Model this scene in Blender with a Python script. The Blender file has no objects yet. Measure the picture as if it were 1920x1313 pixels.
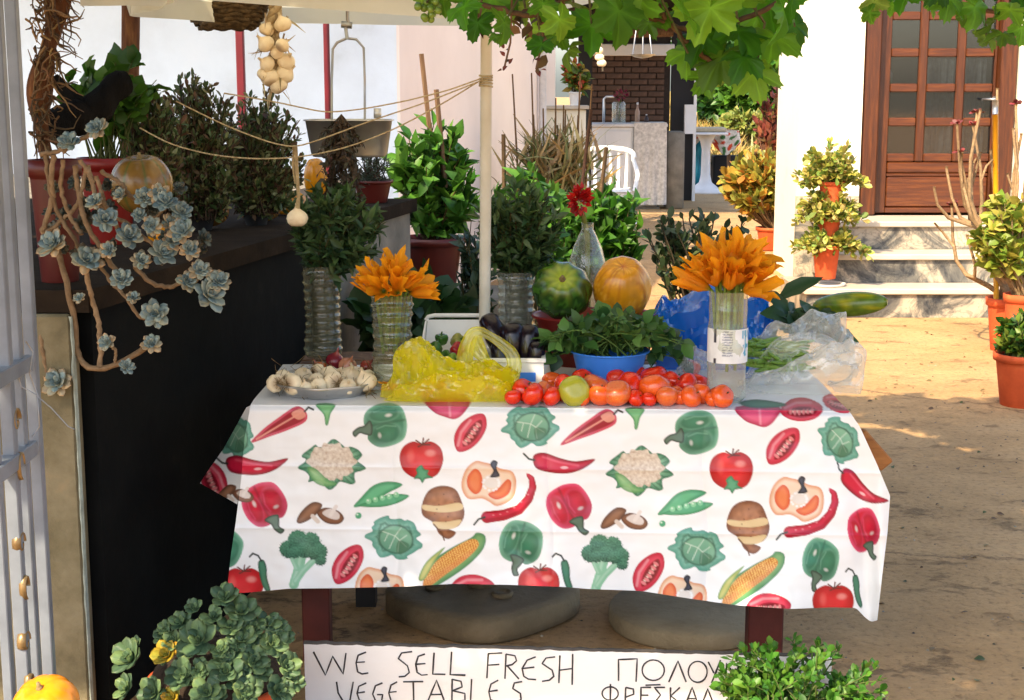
import bpy, math, random
import numpy as np
from math import radians, sin, cos, pi
from mathutils import Vector, Matrix, noise as mnoise
rng = np.random.default_rng(7); random.seed(7)
scn = bpy.context.scene; COL = scn.collection
# ------------------------------------------------------------ camera, sky, sun, exposure
CAMH, PITCH, FOC = 1.55, radians(10.05), 2800.0
cam = bpy.data.objects.new('camera', bpy.data.cameras.new('camera')); COL.objects.link(cam)
cam.location = (0, 0, CAMH); cam.rotation_euler = (radians(90) - PITCH, 0, 0)
cam.data.sensor_width = 36; cam.data.lens = FOC / 1920 * 36; cam.data.clip_end = 600; cam.data.clip_start = .05
scn.camera = cam
SUN_EL, SUN_AZ = radians(44), radians(33)          # sun stands behind the camera, to its left
tosun = Vector((-sin(SUN_AZ) * cos(SUN_EL), -cos(SUN_AZ) * cos(SUN_EL), sin(SUN_EL)))
wd = bpy.data.worlds.new('World'); scn.world = wd; wd.use_nodes = True
nt = wd.node_tree; bg = nt.nodes['Background']; sk = nt.nodes.new('ShaderNodeTexSky')
sk.sky_type = 'NISHITA'; sk.sun_disc = False; sk.sun_elevation = SUN_EL
sk.sun_rotation = math.atan2(tosun.x, tosun.y); sk.dust_density = 2.5; sk.air_density = 1.0
nt.links.new(sk.outputs[0], bg.inputs[0]); bg.inputs[1].default_value = .15
sl = bpy.data.lights.new('sun', 'SUN'); sl.energy = 3.6; sl.angle = radians(.6); sl.color = (1, .80, .55)
so = bpy.data.objects.new('sun', sl); COL.objects.link(so)
so.rotation_euler = tosun.to_track_quat('Z', 'Y').to_euler()
scn.view_settings.view_transform = 'Standard'; scn.view_settings.look = 'None'
scn.view_settings.exposure = 1.5; scn.view_settings.gamma = 1
# ------------------------------------------------------------ helpers
def _ray(px, py):
    rx, ry = (px - 960) / FOC, (656.5 - py) / FOC
    return rx, cos(PITCH) + ry * sin(PITCH), -sin(PITCH) + ry * cos(PITCH)
def W(px, py, d):
    r = _ray(px, py); t = d / r[1]; return Vector((r[0] * t, d, CAMH + r[2] * t))
def T(px, py, z=0.0):
    r = _ray(px, py); t = (z - CAMH) / r[2]; return Vector((r[0] * t, r[1] * t, z))
def M(px, py, d):                                   # metres per photo pixel there
    return (W(px + 1, py, d) - W(px, py, d)).x
def Wn(X, Y, D):
    rx, ry = (X - 960) / FOC, (656.5 - Y) / FOC
    ay = cos(PITCH) + ry * sin(PITCH); az = -sin(PITCH) + ry * cos(PITCH); t = D / ay
    return np.stack([rx * t, D + 0 * t, CAMH + az * t], -1)
def lin(c):
    c = np.asarray(c, float); return np.where(c <= .04045, c / 12.92, ((c + .055) / 1.055) ** 2.4)
def H(h): h = h.lstrip('#'); return tuple(lin([int(h[i:i+2], 16) / 255 for i in (0, 2, 4)]))
class MB:
    def __init__(s): s.V, s.F, s.C, s.n = [], [], [], 0
    def add(s, v, f, c=(1, 1, 1)):
        v = np.asarray(v, float).reshape(-1, 3); k = len(v); c = np.asarray(c, float)
        if c.ndim == 1: c = np.tile(c[:3], (k, 1))
        s.V.append(v); s.C.append(c)
        if isinstance(f, np.ndarray): s.F.append(f + s.n)
        else:
            by = {}
            for q in f: by.setdefault(len(q), []).append(q)
            for q in by.values(): s.F.append(np.array(q, int) + s.n)
        s.n += k; return s
    def box(s, lo, hi, c=(1, 1, 1), bev=0.0):
        x0, y0, z0 = lo; x1, y1, z1 = hi
        if bev <= 0:
            v = [(x, y, z) for z in (z0, z1) for y in (y0, y1) for x in (x0, x1)]
            return s.add(v, [(0, 2, 3, 1), (4, 5, 7, 6), (0, 1, 5, 4), (2, 6, 7, 3), (0, 4, 6, 2), (1, 3, 7, 5)], c)
        b = min(bev, (x1-x0)/2.01, (y1-y0)/2.01, (z1-z0)/2.01); v = []
        for z, i in ((z0, b), (z0 + b, 0), (z1 - b, 0), (z1, b)):
            a0, a1, c0, c1 = x0 + i, x1 - i, y0 + i, y1 - i
            v += [(a0 + b, c0, z), (a1 - b, c0, z), (a1, c0 + b, z), (a1, c1 - b, z), (a1 - b, c1, z), (a0 + b, c1, z), (a0, c1 - b, z), (a0, c0 + b, z)]
        f = [tuple(range(7, -1, -1)), tuple(range(24, 32))]
        for r in range(3):
            for k in range(8): f.append((r*8+k, r*8+(k+1) % 8, r*8+8+(k+1) % 8, r*8+8+k))
        return s.add(v, f, c)
    def tube(s, path, r, n=6, c=(1, 1, 1), cap=True, flat=1.0):
        P = np.asarray([tuple(p) for p in path], float); m = len(P)
        R = np.full(m, r, float) if np.isscalar(r) else np.asarray(r, float)
        Tn = np.gradient(P, axis=0); Tn /= np.linalg.norm(Tn, axis=1)[:, None] + 1e-9
        up = np.array((0, 0, 1.)) if abs(Tn[0][2]) < .9 else np.array((0, 1., 0)); A = np.zeros_like(P)
        for i in range(m):
            a = up - Tn[i] * np.dot(up, Tn[i]); l = np.linalg.norm(a)
            if l < 1e-4: a = np.cross(Tn[i], (1, .3, .2)); l = np.linalg.norm(a)
            A[i] = a / l; up = A[i]
        B = np.cross(Tn, A); th = np.arange(n) * 2 * pi / n
        v = P[:, None] + R[:, None, None] * (A[:, None] * np.cos(th)[None, :, None] * flat + B[:, None] * np.sin(th)[None, :, None])
        i = np.arange(m - 1)[:, None] * n; k = np.arange(n)[None]; k2 = (k + 1) % n
        f = np.stack([i + k, i + k2, i + n + k2, i + n + k], -1).reshape(-1, 4)
        cc = np.asarray(c, float)
        if cc.ndim == 2: cc = np.repeat(cc, n, 0)
        o = s.n; s.add(v, f, cc)
        if cap: s.F += [np.array([[o + q for q in range(n)]]), np.array([[o + (m-1)*n + q for q in range(n-1, -1, -1)]])]
        return s
    def lathe(s, prof, n, loc=(0, 0, 0), c=(1, 1, 1), fn=None, sx=1, sy=1, close=True):
        m = len(prof); th = np.arange(n) * 2 * pi / n; pr = np.asarray(prof, float)
        rr = pr[:, 0][:, None] * (np.ones(n)[None] if fn is None else fn(th[None], pr[:, 1][:, None]))
        v = np.stack([rr * np.cos(th) * sx, rr * np.sin(th) * sy, np.repeat(pr[:, 1][:, None], n, 1)], -1) + np.asarray(loc)
        i = np.arange(m - 1)[:, None] * n; k = np.arange(n)[None]; k2 = (k + 1) % n
        f = np.stack([i + k, i + k2, i + n + k2, i + n + k], -1).reshape(-1, 4)
        cc = np.asarray(c, float)
        if cc.ndim == 2 and len(cc) == m: cc = np.repeat(cc, n, 0)
        o = s.n; s.add(v, f, cc)
        if close:
            s.F += [np.array([[o + q for q in range(n-1, -1, -1)]]), np.array([[o + (m-1)*n + q for q in range(n)]])]
        return s
    def inst(s, tm, Mx, P, C):                      # copies of a small template
        tv, tf = tm; n, k = len(P), len(tv)
        if n == 0: return s
        v = np.einsum('nij,kj->nki', Mx, tv) + np.asarray(P)[:, None]
        f = (np.arange(n)[:, None, None] * k + tf[None]).reshape(-1, tf.shape[1])
        return s.add(v.reshape(-1, 3), f, np.repeat(np.asarray(C), k, 0))
    def xf(s, mat):
        m = np.array(mat); s.V = [v @ m[:3, :3].T + m[:3, 3] for v in s.V]; return s
    def mesh(s, name, mat, off=(0, 0, 0), smooth=True):
        me = bpy.data.meshes.new(name); V = np.concatenate(s.V) - np.asarray(off); C = np.concatenate(s.C)
        loops = np.concatenate([f.ravel() for f in s.F]); sz = np.concatenate([np.full(len(f), f.shape[1]) for f in s.F])
        me.vertices.add(len(V)); me.vertices.foreach_set('co', V.astype(np.float32).ravel())
        me.loops.add(len(loops)); me.loops.foreach_set('vertex_index', loops.astype(np.int32))
        me.polygons.add(len(sz)); st = np.concatenate([[0], np.cumsum(sz)[:-1]])
        me.polygons.foreach_set('loop_start', st.astype(np.int32))
        me.polygons.foreach_set('use_smooth', np.full(len(sz), smooth))
        me.update(calc_edges=True); me.validate()
        a = me.color_attributes.new('Col', 'FLOAT_COLOR', 'POINT')
        a.data.foreach_set('color', np.concatenate([C, np.ones((len(C), 1))], 1).astype(np.float32).ravel())
        if mat: me.materials.append(mat)
        return me
WL = {}
def obj(name, mb, mat, parent=None, smooth=True, label=None, cat=None, group=None, kind=None, sharp=None):
    if parent is not None: off = WL[parent.as_pointer()]
    else:
        V = np.concatenate(mb.V); lo, hi = V.min(0), V.max(0); off = Vector(((lo[0]+hi[0])/2, (lo[1]+hi[1])/2, lo[2]))
    me = mb.mesh(name, mat, off, smooth)
    if sharp: me.set_sharp_from_angle(angle=radians(sharp))
    o = bpy.data.objects.new(name, me); COL.objects.link(o)
    if parent is not None: o.parent = parent
    else: o.location = off
    WL[o.as_pointer()] = Vector(off); tag(o, label, cat, group, kind); return o
def tag(o, label=None, cat=None, group=None, kind=None):
    for k, v in (('label', label), ('category', cat), ('group', group), ('kind', kind)):
        if v: o[k] = v
def thing(name, label, cat, loc, group=None):
    o = bpy.data.objects.new(name, None); COL.objects.link(o); o.location = loc; o.empty_display_size = .05
    WL[o.as_pointer()] = Vector(loc); tag(o, label, cat, group); return o
def put(name, me, parent, loc, rot=None, sc=1.0, label=None, cat=None, group=None):   # share mesh data
    o = bpy.data.objects.new(name, me); COL.objects.link(o)
    m = Matrix.LocRotScale(Vector(loc), rot.to_quaternion() if isinstance(rot, Matrix) else rot, Vector((sc,)*3) if np.isscalar(sc) else Vector(sc))
    if parent is not None:
        o.parent = parent; m = Matrix.Translation(-WL[parent.as_pointer()]) @ m
    o.matrix_basis = m; WL[o.as_pointer()] = Vector(loc); tag(o, label, cat, group); return o
def aim(d, roll=0.0):                               # rotation whose +Z looks along d
    return (Vector(d).to_track_quat('Z', 'Y') @ Matrix.Rotation(roll, 3, 'Z').to_quaternion())
def frames(D, Nh=None):                             # n x 3 x 3: columns width, along, normal
    D = D / (np.linalg.norm(D, axis=1)[:, None] + 1e-9)
    if Nh is None: Nh = rng.normal(size=D.shape) * .6 + np.array((0, -.25, 1.))
    X = np.cross(D, Nh); X /= np.linalg.norm(X, axis=1)[:, None] + 1e-9
    return np.stack([X, D, np.cross(X, D)], -1)
def leaf_t(hw, fold=.25, droop=.15, ts=None, wav=0):
    ts = ts or np.linspace(0, 1, len(hw)); v = []
    for i, (t, w) in enumerate(zip(ts, hw)):
        z = -droop * t * t; e = fold * w + wav * (-1) ** i
        v += [(-w, t, z + e), (0, t, z), (w, t, z + e)]
    f = []
    for i in range(len(hw) - 1):
        a = i * 3; f += [(a, a+1, a+4, a+3), (a+1, a+2, a+5, a+4)]
    return np.array(v, float), np.array(f)
OVATE = leaf_t([.02, .30, .34, .2, .02], .3, .2)
LANCE = leaf_t([.03, .14, .13, .02], .3, .15)
SPOON = leaf_t([.05, .16, .32, .30, .05], .25, -.1)
GRASS = leaf_t([.04, .03, .005], .2, .35)
BROAD = leaf_t([.04, .36, .46, .40, .24, .02], .22, .25, wav=.03)
def pick(pal, n, j=.22):
    p = np.asarray(pal, float)[rng.integers(0, len(pal), n)]
    return np.clip(p * (1 + rng.uniform(-j, j, (n, 1))) * (1 + rng.uniform(-.08, .08, (n, 3))), 0, 1)
def ell(c, r, n, shell=.5):
    v = rng.normal(size=(n, 3)); v /= np.linalg.norm(v, axis=1)[:, None]
    return np.asarray(c) + v * (rng.uniform(0, 1, (n, 1)) ** (1 / 3 * (1 - shell) + .02)) * np.asarray(r)
def twigs(mL, mS, base, ends, nl, L, wd, tm, pal, sr=.003, t0=.35, curve=.15, out=.9, up=.25, sc=(.12, .07, .03), jb=0.0, lj=.35):
    PP, DD = [], []
    for e in np.asarray(ends):
        b = np.asarray(base) + rng.normal(size=3) * jb * np.array((1, 1, 0)); e = np.asarray(e); ln = np.linalg.norm(e - b)
        c = (b + e) / 2 + np.array((0, 0, curve * ln)) + rng.normal(size=3) * ln * .07
        t = np.linspace(0, 1, 6)[:, None]; path = (1-t)**2 * b + 2*t*(1-t) * c + t*t * e
        if mS is not None: mS.tube(path, np.linspace(sr, sr * .4, 6), 4, sc, cap=False)
        tt = rng.uniform(t0, 1.0, (nl, 1)); p = (1-tt)**2 * b + 2*tt*(1-tt) * c + tt*tt * e
        dr = 2*(1-tt)*(c-b) + 2*tt*(e-c); dr /= np.linalg.norm(dr, axis=1)[:, None] + 1e-9
        PP.append(p); DD.append(dr * .45 + rng.normal(size=(nl, 3)) * out * .6 + np.array((0, 0, up)))
    P, D = np.concatenate(PP), np.concatenate(DD); n = len(P)
    F = frames(D); s = L * rng.uniform(1 - lj, 1 + lj, (n, 1, 1)); sx = np.array((wd, 1, 1.))
    mL.inst(tm, F * s * sx[None, None], P, pick(pal, n)); return P
# ------------------------------------------------------------ materials
def mk(name):
    m = bpy.data.materials.new(name); m.use_nodes = True; nt = m.node_tree; b = nt.nodes['Principled BSDF']; return m, nt, b
def nd(nt, t, **k):
    n = nt.nodes.new(t)
    for a, v in k.items(): setattr(n, a, v)
    return n
def noise_fac(nt, scale, detail=6, rough=.6, stretch=None):
    tc = nd(nt, 'ShaderNodeTexCoord'); n = nd(nt, 'ShaderNodeTexNoise')
    n.inputs['Scale'].default_value = scale; n.inputs['Detail'].default_value = detail; n.inputs['Roughness'].default_value = rough
    if stretch:
        mp = nd(nt, 'ShaderNodeMapping'); mp.inputs['Scale'].default_value = stretch
        nt.links.new(tc.outputs['Object'], mp.inputs[0]); nt.links.new(mp.outputs[0], n.inputs['Vector'])
    else: nt.links.new(tc.outputs['Object'], n.inputs['Vector'])
    return n
def ramp(nt, src, stops):
    r = nd(nt, 'ShaderNodeValToRGB'); e = r.color_ramp.elements
    while len(e) < len(stops): e.new(.5)
    for q, (p, c) in zip(e, stops): q.position = p; q.color = (*c[:3], 1)
    nt.links.new(src, r.inputs[0]); return r
def mat(name, stops, scale=8, rough=.6, bump=0.0, bscale=None, spec=.4, stretch=None, vc=False, metal=0, sub=0, trans=0, detail=6, coat=0):
    m, nt, b = mk(name); L = nt.links
    if not isinstance(stops[0], (tuple, list)): stops = [(0, stops), (1, stops)]
    n = noise_fac(nt, scale, detail, stretch=stretch); r = ramp(nt, n.outputs[0], stops); out = r.outputs[0]
    if vc:
        a = nd(nt, 'ShaderNodeVertexColor', layer_name='Col'); mx = nd(nt, 'ShaderNodeMix', data_type='RGBA', blend_type='MULTIPLY')
        mx.inputs[0].default_value = 1; L.new(a.outputs[0], mx.inputs[6]); L.new(out, mx.inputs[7]); out = mx.outputs[2]
    L.new(out, b.inputs['Base Color']); b.inputs['Roughness'].default_value = rough; b.inputs['Metallic'].default_value = metal
    b.inputs['Specular IOR Level'].default_value = spec; b.inputs['Coat Weight'].default_value = coat
    if sub: b.inputs['Subsurface Weight'].default_value = sub; b.inputs['Subsurface Radius'].default_value = (.01, .006, .004)
    if bump:
        n2 = noise_fac(nt, bscale or scale * 3, 8, .65, stretch); bp = nd(nt, 'ShaderNodeBump')
        bp.inputs['Strength'].default_value = bump; bp.inputs['Distance'].default_value = .01
        L.new(n2.outputs[0], bp.inputs['Height']); L.new(bp.outputs[0], b.inputs['Normal'])
    if trans:
        t = nd(nt, 'ShaderNodeBsdfTranslucent'); L.new(out, t.inputs[0]); ms = nd(nt, 'ShaderNodeMixShader'); ms.inputs[0].default_value = trans
        L.new(b.outputs[0], ms.inputs[1]); L.new(t.outputs[0], ms.inputs[2]); L.new(ms.outputs[0], nt.nodes['Material Output'].inputs[0])
    return m
w2 = [(0.25, (.72, .72, .72)), (.75, (1, 1, 1))]; w3 = [(.3, (.55, .55, .55)), (.7, (1, 1, 1))]
LEAF = mat('leaf', w2, 30, .45, vc=True, trans=.3, spec=.45)
SUCC = mat('succulent_leaf', w2, 40, .5, vc=True, spec=.35, sub=0)
STEM = mat('stem', w3, 60, .8, .4, vc=True, spec=.15)
PAINTV = mat('painted_surface', w2, 20, .5, vc=True)
MATTE = mat('matte_surface', w3, 25, .9, .3, vc=True, spec=.15)
SKINV = mat('vegetable_skin', [(.3, (.8, .8, .8)), (.7, (1, 1, 1))], 35, .27, vc=True, spec=.5)
GARL = mat('garlic_skin', [(.3, (.86, .78, .66)), (.65, (1, 1, 1))], 50, .6, .15, vc=True, stretch=(1, 1, .25))
CLOTH = mat('oilcloth', [(.3, (.95, .95, .95)), (.7, (1, 1, 1))], 3, .35, .04, 40, vc=True, spec=.4)
TERRA = mat('terracotta', [(.2, H('#a8421c')), (.6, H('#c9562a')), (.9, H('#d67a48'))], 9, .8, .15)
REDPOT = mat('red_plastic', [(.2, H('#6a1410')), (.8, H('#8c1e16'))], 6, .45)
MAROON = mat('maroon_plastic', [(.2, H('#43130f')), (.8, H('#5e1d16'))], 6, .45)
SOIL = mat('soil', [(.3, (.02, .014, .01)), (.7, (.06, .04, .028))], 60, 1, .8)
WOOD = mat('weathered_wood', [(.2, H('#3a2a1d')), (.5, H('#6b5038')), (.85, H('#8f7252'))], 7, .85, .5, stretch=(6, 6, .6))
BARK = mat('bark', [(.25, H('#2b1c12')), (.55, H('#6d4426')), (.8, H('#a7753f'))], 10, .95, 1, stretch=(3, 3, .5))
DOORW = mat('varnished_door_wood', [(.2, H('#2a1204')), (.5, H('#482208')), (.85, H('#6a380f'))], 5, .4, .2, stretch=(9, 9, .7), spec=.5)
DOORH = mat('varnished_rail_wood', [(.2, H('#2e1405')), (.5, H('#50260a')), (.85, H('#744012'))], 5, .4, .2, stretch=(.7, 9, 9), spec=.5)
REDPAINT = mat('red_paint', [(.2, H('#480a14')), (.8, H('#6a1220'))], 6, .45)
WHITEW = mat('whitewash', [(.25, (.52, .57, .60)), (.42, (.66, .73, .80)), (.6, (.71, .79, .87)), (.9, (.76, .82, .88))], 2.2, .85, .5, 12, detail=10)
PINKW = mat('pale_pink_plaster', [(.2, (.78, .68, .60)), (.6, (.86, .76, .68)), (.9, (.88, .80, .73))], 1.4, .85, .15, 14)
CREAMW = mat('cream_plaster', [(.25, (.62, .56, .43)), (.4, (.76, .71, .57)), (.8, (.82, .77, .63))], 1.6, .85, .3, 16, detail=10)
CONC = mat('mossy_concrete', [(.2, H('#3d3a2b')), (.42, H('#665f47')), (.6, H('#787058')), (.85, H('#94805e'))], 9, .9, .6, 25)
m, nt, b = mk('tarred_wall'); L = nt.links
n1 = noise_fac(nt, 5, 7, .6); n2 = noise_fac(nt, 5, 5, .7, (9, 9, .5)); n3 = noise_fac(nt, 1.6, 4, .5)
r1 = ramp(nt, n1.outputs[0], [(.3, (.0022, .003, .0035)), (.65, (.005, .006, .006)), (.85, (.014, .013, .011))]); r2 = ramp(nt, n2.outputs[0], [(.66, (0, 0, 0)), (.72, (1, 1, 1))]); r3 = ramp(nt, n3.outputs[0], [(.45, (0, 0, 0)), (.7, (.55, .55, .55))])
ma = nd(nt, 'ShaderNodeMath', operation='MULTIPLY'); L.new(r2.outputs[0], ma.inputs[0]); L.new(r3.outputs[0], ma.inputs[1]); mx = nd(nt, 'ShaderNodeMix', data_type='RGBA'); L.new(ma.outputs[0], mx.inputs[0]); L.new(r1.outputs[0], mx.inputs[6]); mx.inputs[7].default_value = (.06, .065, .06, 1); L.new(mx.outputs[2], b.inputs['Base Color'])
b.inputs['Roughness'].default_value = .85; b.inputs['Specular IOR Level'].default_value = .08; bp = nd(nt, 'ShaderNodeBump'); bp.inputs['Strength'].default_value = .5; bp.inputs['Distance'].default_value = .01; L.new(n1.outputs[0], bp.inputs['Height']); L.new(bp.outputs[0], b.inputs['Normal']); TAR = m
GREYC = mat('grey_concrete', [(.2, H('#57534a')), (.6, H('#857f72')), (.9, H('#a39a88'))], 6, .9, .5, 20)
DARKC = mat('dark_umbrella_base', [(.2, H('#54462f')), (.45, H('#7a6a4e')), (.75, H('#8f7e60'))], 6, .85, .8, 30)
GATE = mat('gate_paint', [(.2, H('#575f69')), (.7, H('#7a838e'))], 8, .35, .05, spec=.5)
GOLDLIT = mat('gold_lit_gate_paint', [(.3, H('#6f5a3c')), (.7, H('#a58c62'))], 20, .35, .1, metal=.5)  # gate scrolls: golden sunlight on the metal is put into the colour
ALU = mat('aluminium', [(.2, (.42, .42, .41)), (.8, (.68, .67, .64))], 10, .38, .05, metal=.85)
STEEL = mat('steel_wire', [(.2, (.25, .26, .27)), (.8, (.4, .41, .42))], 10, .35, metal=.8)
WHITEP = mat('white_plastic', [(.2, (.72, .73, .72)), (.8, (.82, .83, .82))], 5, .4)
BLUEP = mat('blue_plastic', [(.2, H('#2a70d4')), (.8, H('#4a92f0'))], 5, .35)
CREAMF = mat('cream_canvas', [(.2, (.66, .66, .54)), (.8, (.76, .76, .64))], 6, .85, .2, 60, trans=.55)
POLEM = mat('cream_pole_paint', [(.3, (.50, .47, .38)), (.8, (.62, .60, .52))], 12, .45, .1)
TWINE = mat('twine', [(.3, H('#8c7a5a')), (.7, H('#c2b18a'))], 90, .9, .4)
WICK = mat('wicker', [(.3, H('#2a2114')), (.7, H('#6a5638'))], 60, .8, .6)
INK = mat('black_ink', [(.3, (.015, .015, .018)), (.8, (.05, .05, .055))], 80, .7)
CHAR = mat('charred_wood', [(.3, (.003, .003, .003)), (.8, (.012, .011, .010))], 14, .9, .8, stretch=(2, 2, .6), spec=.1)
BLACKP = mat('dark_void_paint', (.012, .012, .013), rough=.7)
BRICK = mat('dark_brick', [(.2, H('#3a2d25')), (.6, H('#574236')), (.9, H('#6f5848'))], 9, .9, .4)
MORT = mat('mortar', [(.2, H('#2c2420')), (.8, H('#453b34'))], 20, .95, .3)
BIRD = mat('pale_marble_cast', [(.2, (.6, .6, .6)), (.8, (.74, .74, .73))], 8, .5, .1)
TEAL = mat('teal_plastic', [(.2, H('#046a80')), (.8, H('#0d8ea3'))], 6, .4)
YCANE = mat('yellow_cane_paint', [(.2, H('#c98a10')), (.8, H('#e0a021'))], 6, .4)
TARW = mat('old_sign_paint', [(.15, (.48, .48, .45)), (.4, (.70, .71, .70)), (.8, (.74, .76, .77))], 4, .6, .1, 30, stretch=(1, 1, 2))
m, nt, b = mk('veined_marble'); L = nt.links                       # risers
n1 = noise_fac(nt, 2.2, 9, .62); n2 = noise_fac(nt, 5, 9, .7); n1.inputs['Distortion'].default_value = 1.2; n2.inputs['Distortion'].default_value = 1.5
r1 = ramp(nt, n1.outputs[0], [(.38, H('#2a2f36')), (.47, H('#68665f')), (.53, H('#a89c88')), (.7, H('#bdae98'))])
r2 = ramp(nt, n2.outputs[0], [(.46, (1, 1, 1)), (.5, (.42, .42, .45)), (.53, (1, 1, 1))])
mx = nd(nt, 'ShaderNodeMix', data_type='RGBA', blend_type='MULTIPLY'); mx.inputs[0].default_value = .8
L.new(r1.outputs[0], mx.inputs[6]); L.new(r2.outputs[0], mx.inputs[7]); L.new(mx.outputs[2], b.inputs['Base Color']); b.inputs['Roughness'].default_value = .4
MARBLE = m
WMARB = mat('white_marble', [(.3, (.42, .36, .28)), (.7, (.54, .48, .38))], 4, .4, .03)
m, nt, b = mk('yard_concrete'); L = nt.links                       # worn stamped paving
na = noise_fac(nt, 1.1, 9, .65); nb = noise_fac(nt, 3.2, 12, .75, (1, 1.5, 1)); nc = noise_fac(nt, 40, 6, .7)
ra = ramp(nt, na.outputs[0], [(.25, H('#a07d4c')), (.5, H('#c09a66')), (.75, H('#cfab7a'))])
rb = ramp(nt, nb.outputs[0], [(.32, (.5, .48, .46)), (.42, (.82, .81, .80)), (.6, (.97, .96, .95)), (.75, (1, 1, 1))])
rc = ramp(nt, nc.outputs[0], [(.34, (.45, .43, .42)), (.46, (.9, .89, .88)), (.6, (1, 1, 1))])
mx = nd(nt, 'ShaderNodeMix', data_type='RGBA', blend_type='MULTIPLY'); mx.inputs[0].default_value = .75
my = nd(nt, 'ShaderNodeMix', data_type='RGBA', blend_type='MULTIPLY'); my.inputs[0].default_value = .8
vo = nd(nt, 'ShaderNodeTexVoronoi', feature='DISTANCE_TO_EDGE'); vo.inputs['Scale'].default_value = .42
tc = nd(nt, 'ShaderNodeTexCoord'); wv = nd(nt, 'ShaderNodeMix', data_type='VECTOR'); wv.inputs[0].default_value = .22
L.new(tc.outputs['Object'], wv.inputs[4]); L.new(nb.outputs[1], wv.inputs[5]); L.new(wv.outputs[1], vo.inputs['Vector'])
rv = ramp(nt, vo.outputs[0], [(.0, (.25, .22, .2)), (.005, (1, 1, 1))])
mz = nd(nt, 'ShaderNodeMix', data_type='RGBA', blend_type='MULTIPLY'); mz.inputs[0].default_value = .85
L.new(ra.outputs[0], mx.inputs[6]); L.new(rb.outputs[0], mx.inputs[7]); L.new(mx.outputs[2], my.inputs[6]); L.new(rc.outputs[0], my.inputs[7])
L.new(my.outputs[2], mz.inputs[6]); L.new(rv.outputs[0], mz.inputs[7]); L.new(mz.outputs[2], b.inputs['Base Color'])
bp = nd(nt, 'ShaderNodeBump'); bp.inputs['Strength'].default_value = 1; bp.inputs['Distance'].default_value = .03
bp2 = nd(nt, 'ShaderNodeBump'); bp2.inputs['Strength'].default_value = .7; bp2.inputs['Distance'].default_value = .012
L.new(rb.outputs[0], bp.inputs['Height']); L.new(nc.outputs[0], bp2.inputs['Height']); L.new(bp.outputs[0], bp2.inputs['Normal']); L.new(bp2.outputs[0], b.inputs['Normal'])
b.inputs['Roughness'].default_value = .85; GROUND = m
def film(name, col, fac, rough=.22, tl=.5, tint=None, bmp=.35):            # thin plastic film / bottle wall
    m, nt, b = mk(name); L = nt.links; b.inputs['Base Color'].default_value = (*col, 1); b.inputs['Roughness'].default_value = rough
    t = nd(nt, 'ShaderNodeBsdfTranslucent'); t.inputs[0].default_value = (*col, 1); tp = nd(nt, 'ShaderNodeBsdfTransparent'); tp.inputs[0].default_value = (*(tint or col), 1)
    a = nd(nt, 'ShaderNodeMixShader'); a.inputs[0].default_value = tl; L.new(b.outputs[0], a.inputs[1]); L.new(t.outputs[0], a.inputs[2])
    lw = nd(nt, 'ShaderNodeLayerWeight'); lw.inputs[0].default_value = .35; mr = nd(nt, 'ShaderNodeMapRange')
    mr.inputs[3].default_value = fac; mr.inputs[4].default_value = min(1, fac + .45); L.new(lw.outputs['Facing'], mr.inputs[0])
    c = nd(nt, 'ShaderNodeMixShader'); L.new(mr.outputs[0], c.inputs[0]); L.new(tp.outputs[0], c.inputs[1]); L.new(a.outputs[0], c.inputs[2])
    gl = nd(nt, 'ShaderNodeBsdfGlossy'); gl.inputs['Roughness'].default_value = rough*.7; fr_ = nd(nt, 'ShaderNodeLayerWeight'); fr_.inputs[0].default_value = .5; pw = nd(nt, 'ShaderNodeMath', operation='POWER'); pw.inputs[1].default_value = 4; L.new(fr_.outputs['Facing'], pw.inputs[0]); ml = nd(nt, 'ShaderNodeMath', operation='MULTIPLY_ADD'); ml.inputs[1].default_value = .55; ml.inputs[2].default_value = .07; L.new(pw.outputs[0], ml.inputs[0]); g2 = nd(nt, 'ShaderNodeMixShader'); L.new(ml.outputs[0], g2.inputs[0]); L.new(c.outputs[0], g2.inputs[1]); L.new(gl.outputs[0], g2.inputs[2]); L.new(g2.outputs[0], nt.nodes['Material Output'].inputs[0]); n = noise_fac(nt, 22, 5, .6); bp = nd(nt, 'ShaderNodeBump')
    bp.inputs['Strength'].default_value = bmp; bp.inputs['Distance'].default_value = .01; L.new(n.outputs[0], bp.inputs['Height']); L.new(bp.outputs[0], b.inputs['Normal']); L.new(bp.outputs[0], gl.inputs['Normal']); L.new(bp.outputs[0], fr_.inputs['Normal'])
    return m
YFILM = film('yellow_bag_film', (.97, .90, .02), .40, .1, .6, (1, .98, .35), .6)
CFILM = film('clear_bag_film', (.84, .87, .85), .22, .1, .4, (.96, .98, .97), .4)
BFILM = film('blue_bag_film', H('#0f7fe0'), .7, .22, .4, (.15, .45, .9))
PET = film('clear_bottle_plastic', (.62, .66, .60), .12, .12, .1, (.92, .95, .90))
PETD = film('dusty_bottle_plastic', (.36, .36, .26), .14, .08, .2, (.80, .82, .68))
GLASSP = film('window_glass', (.012, .015, .018), .30, .05, .0, (.8, .84, .86), .01)
LABELP = mat('paper_label', (.80, .84, .86), rough=.5)
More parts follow.
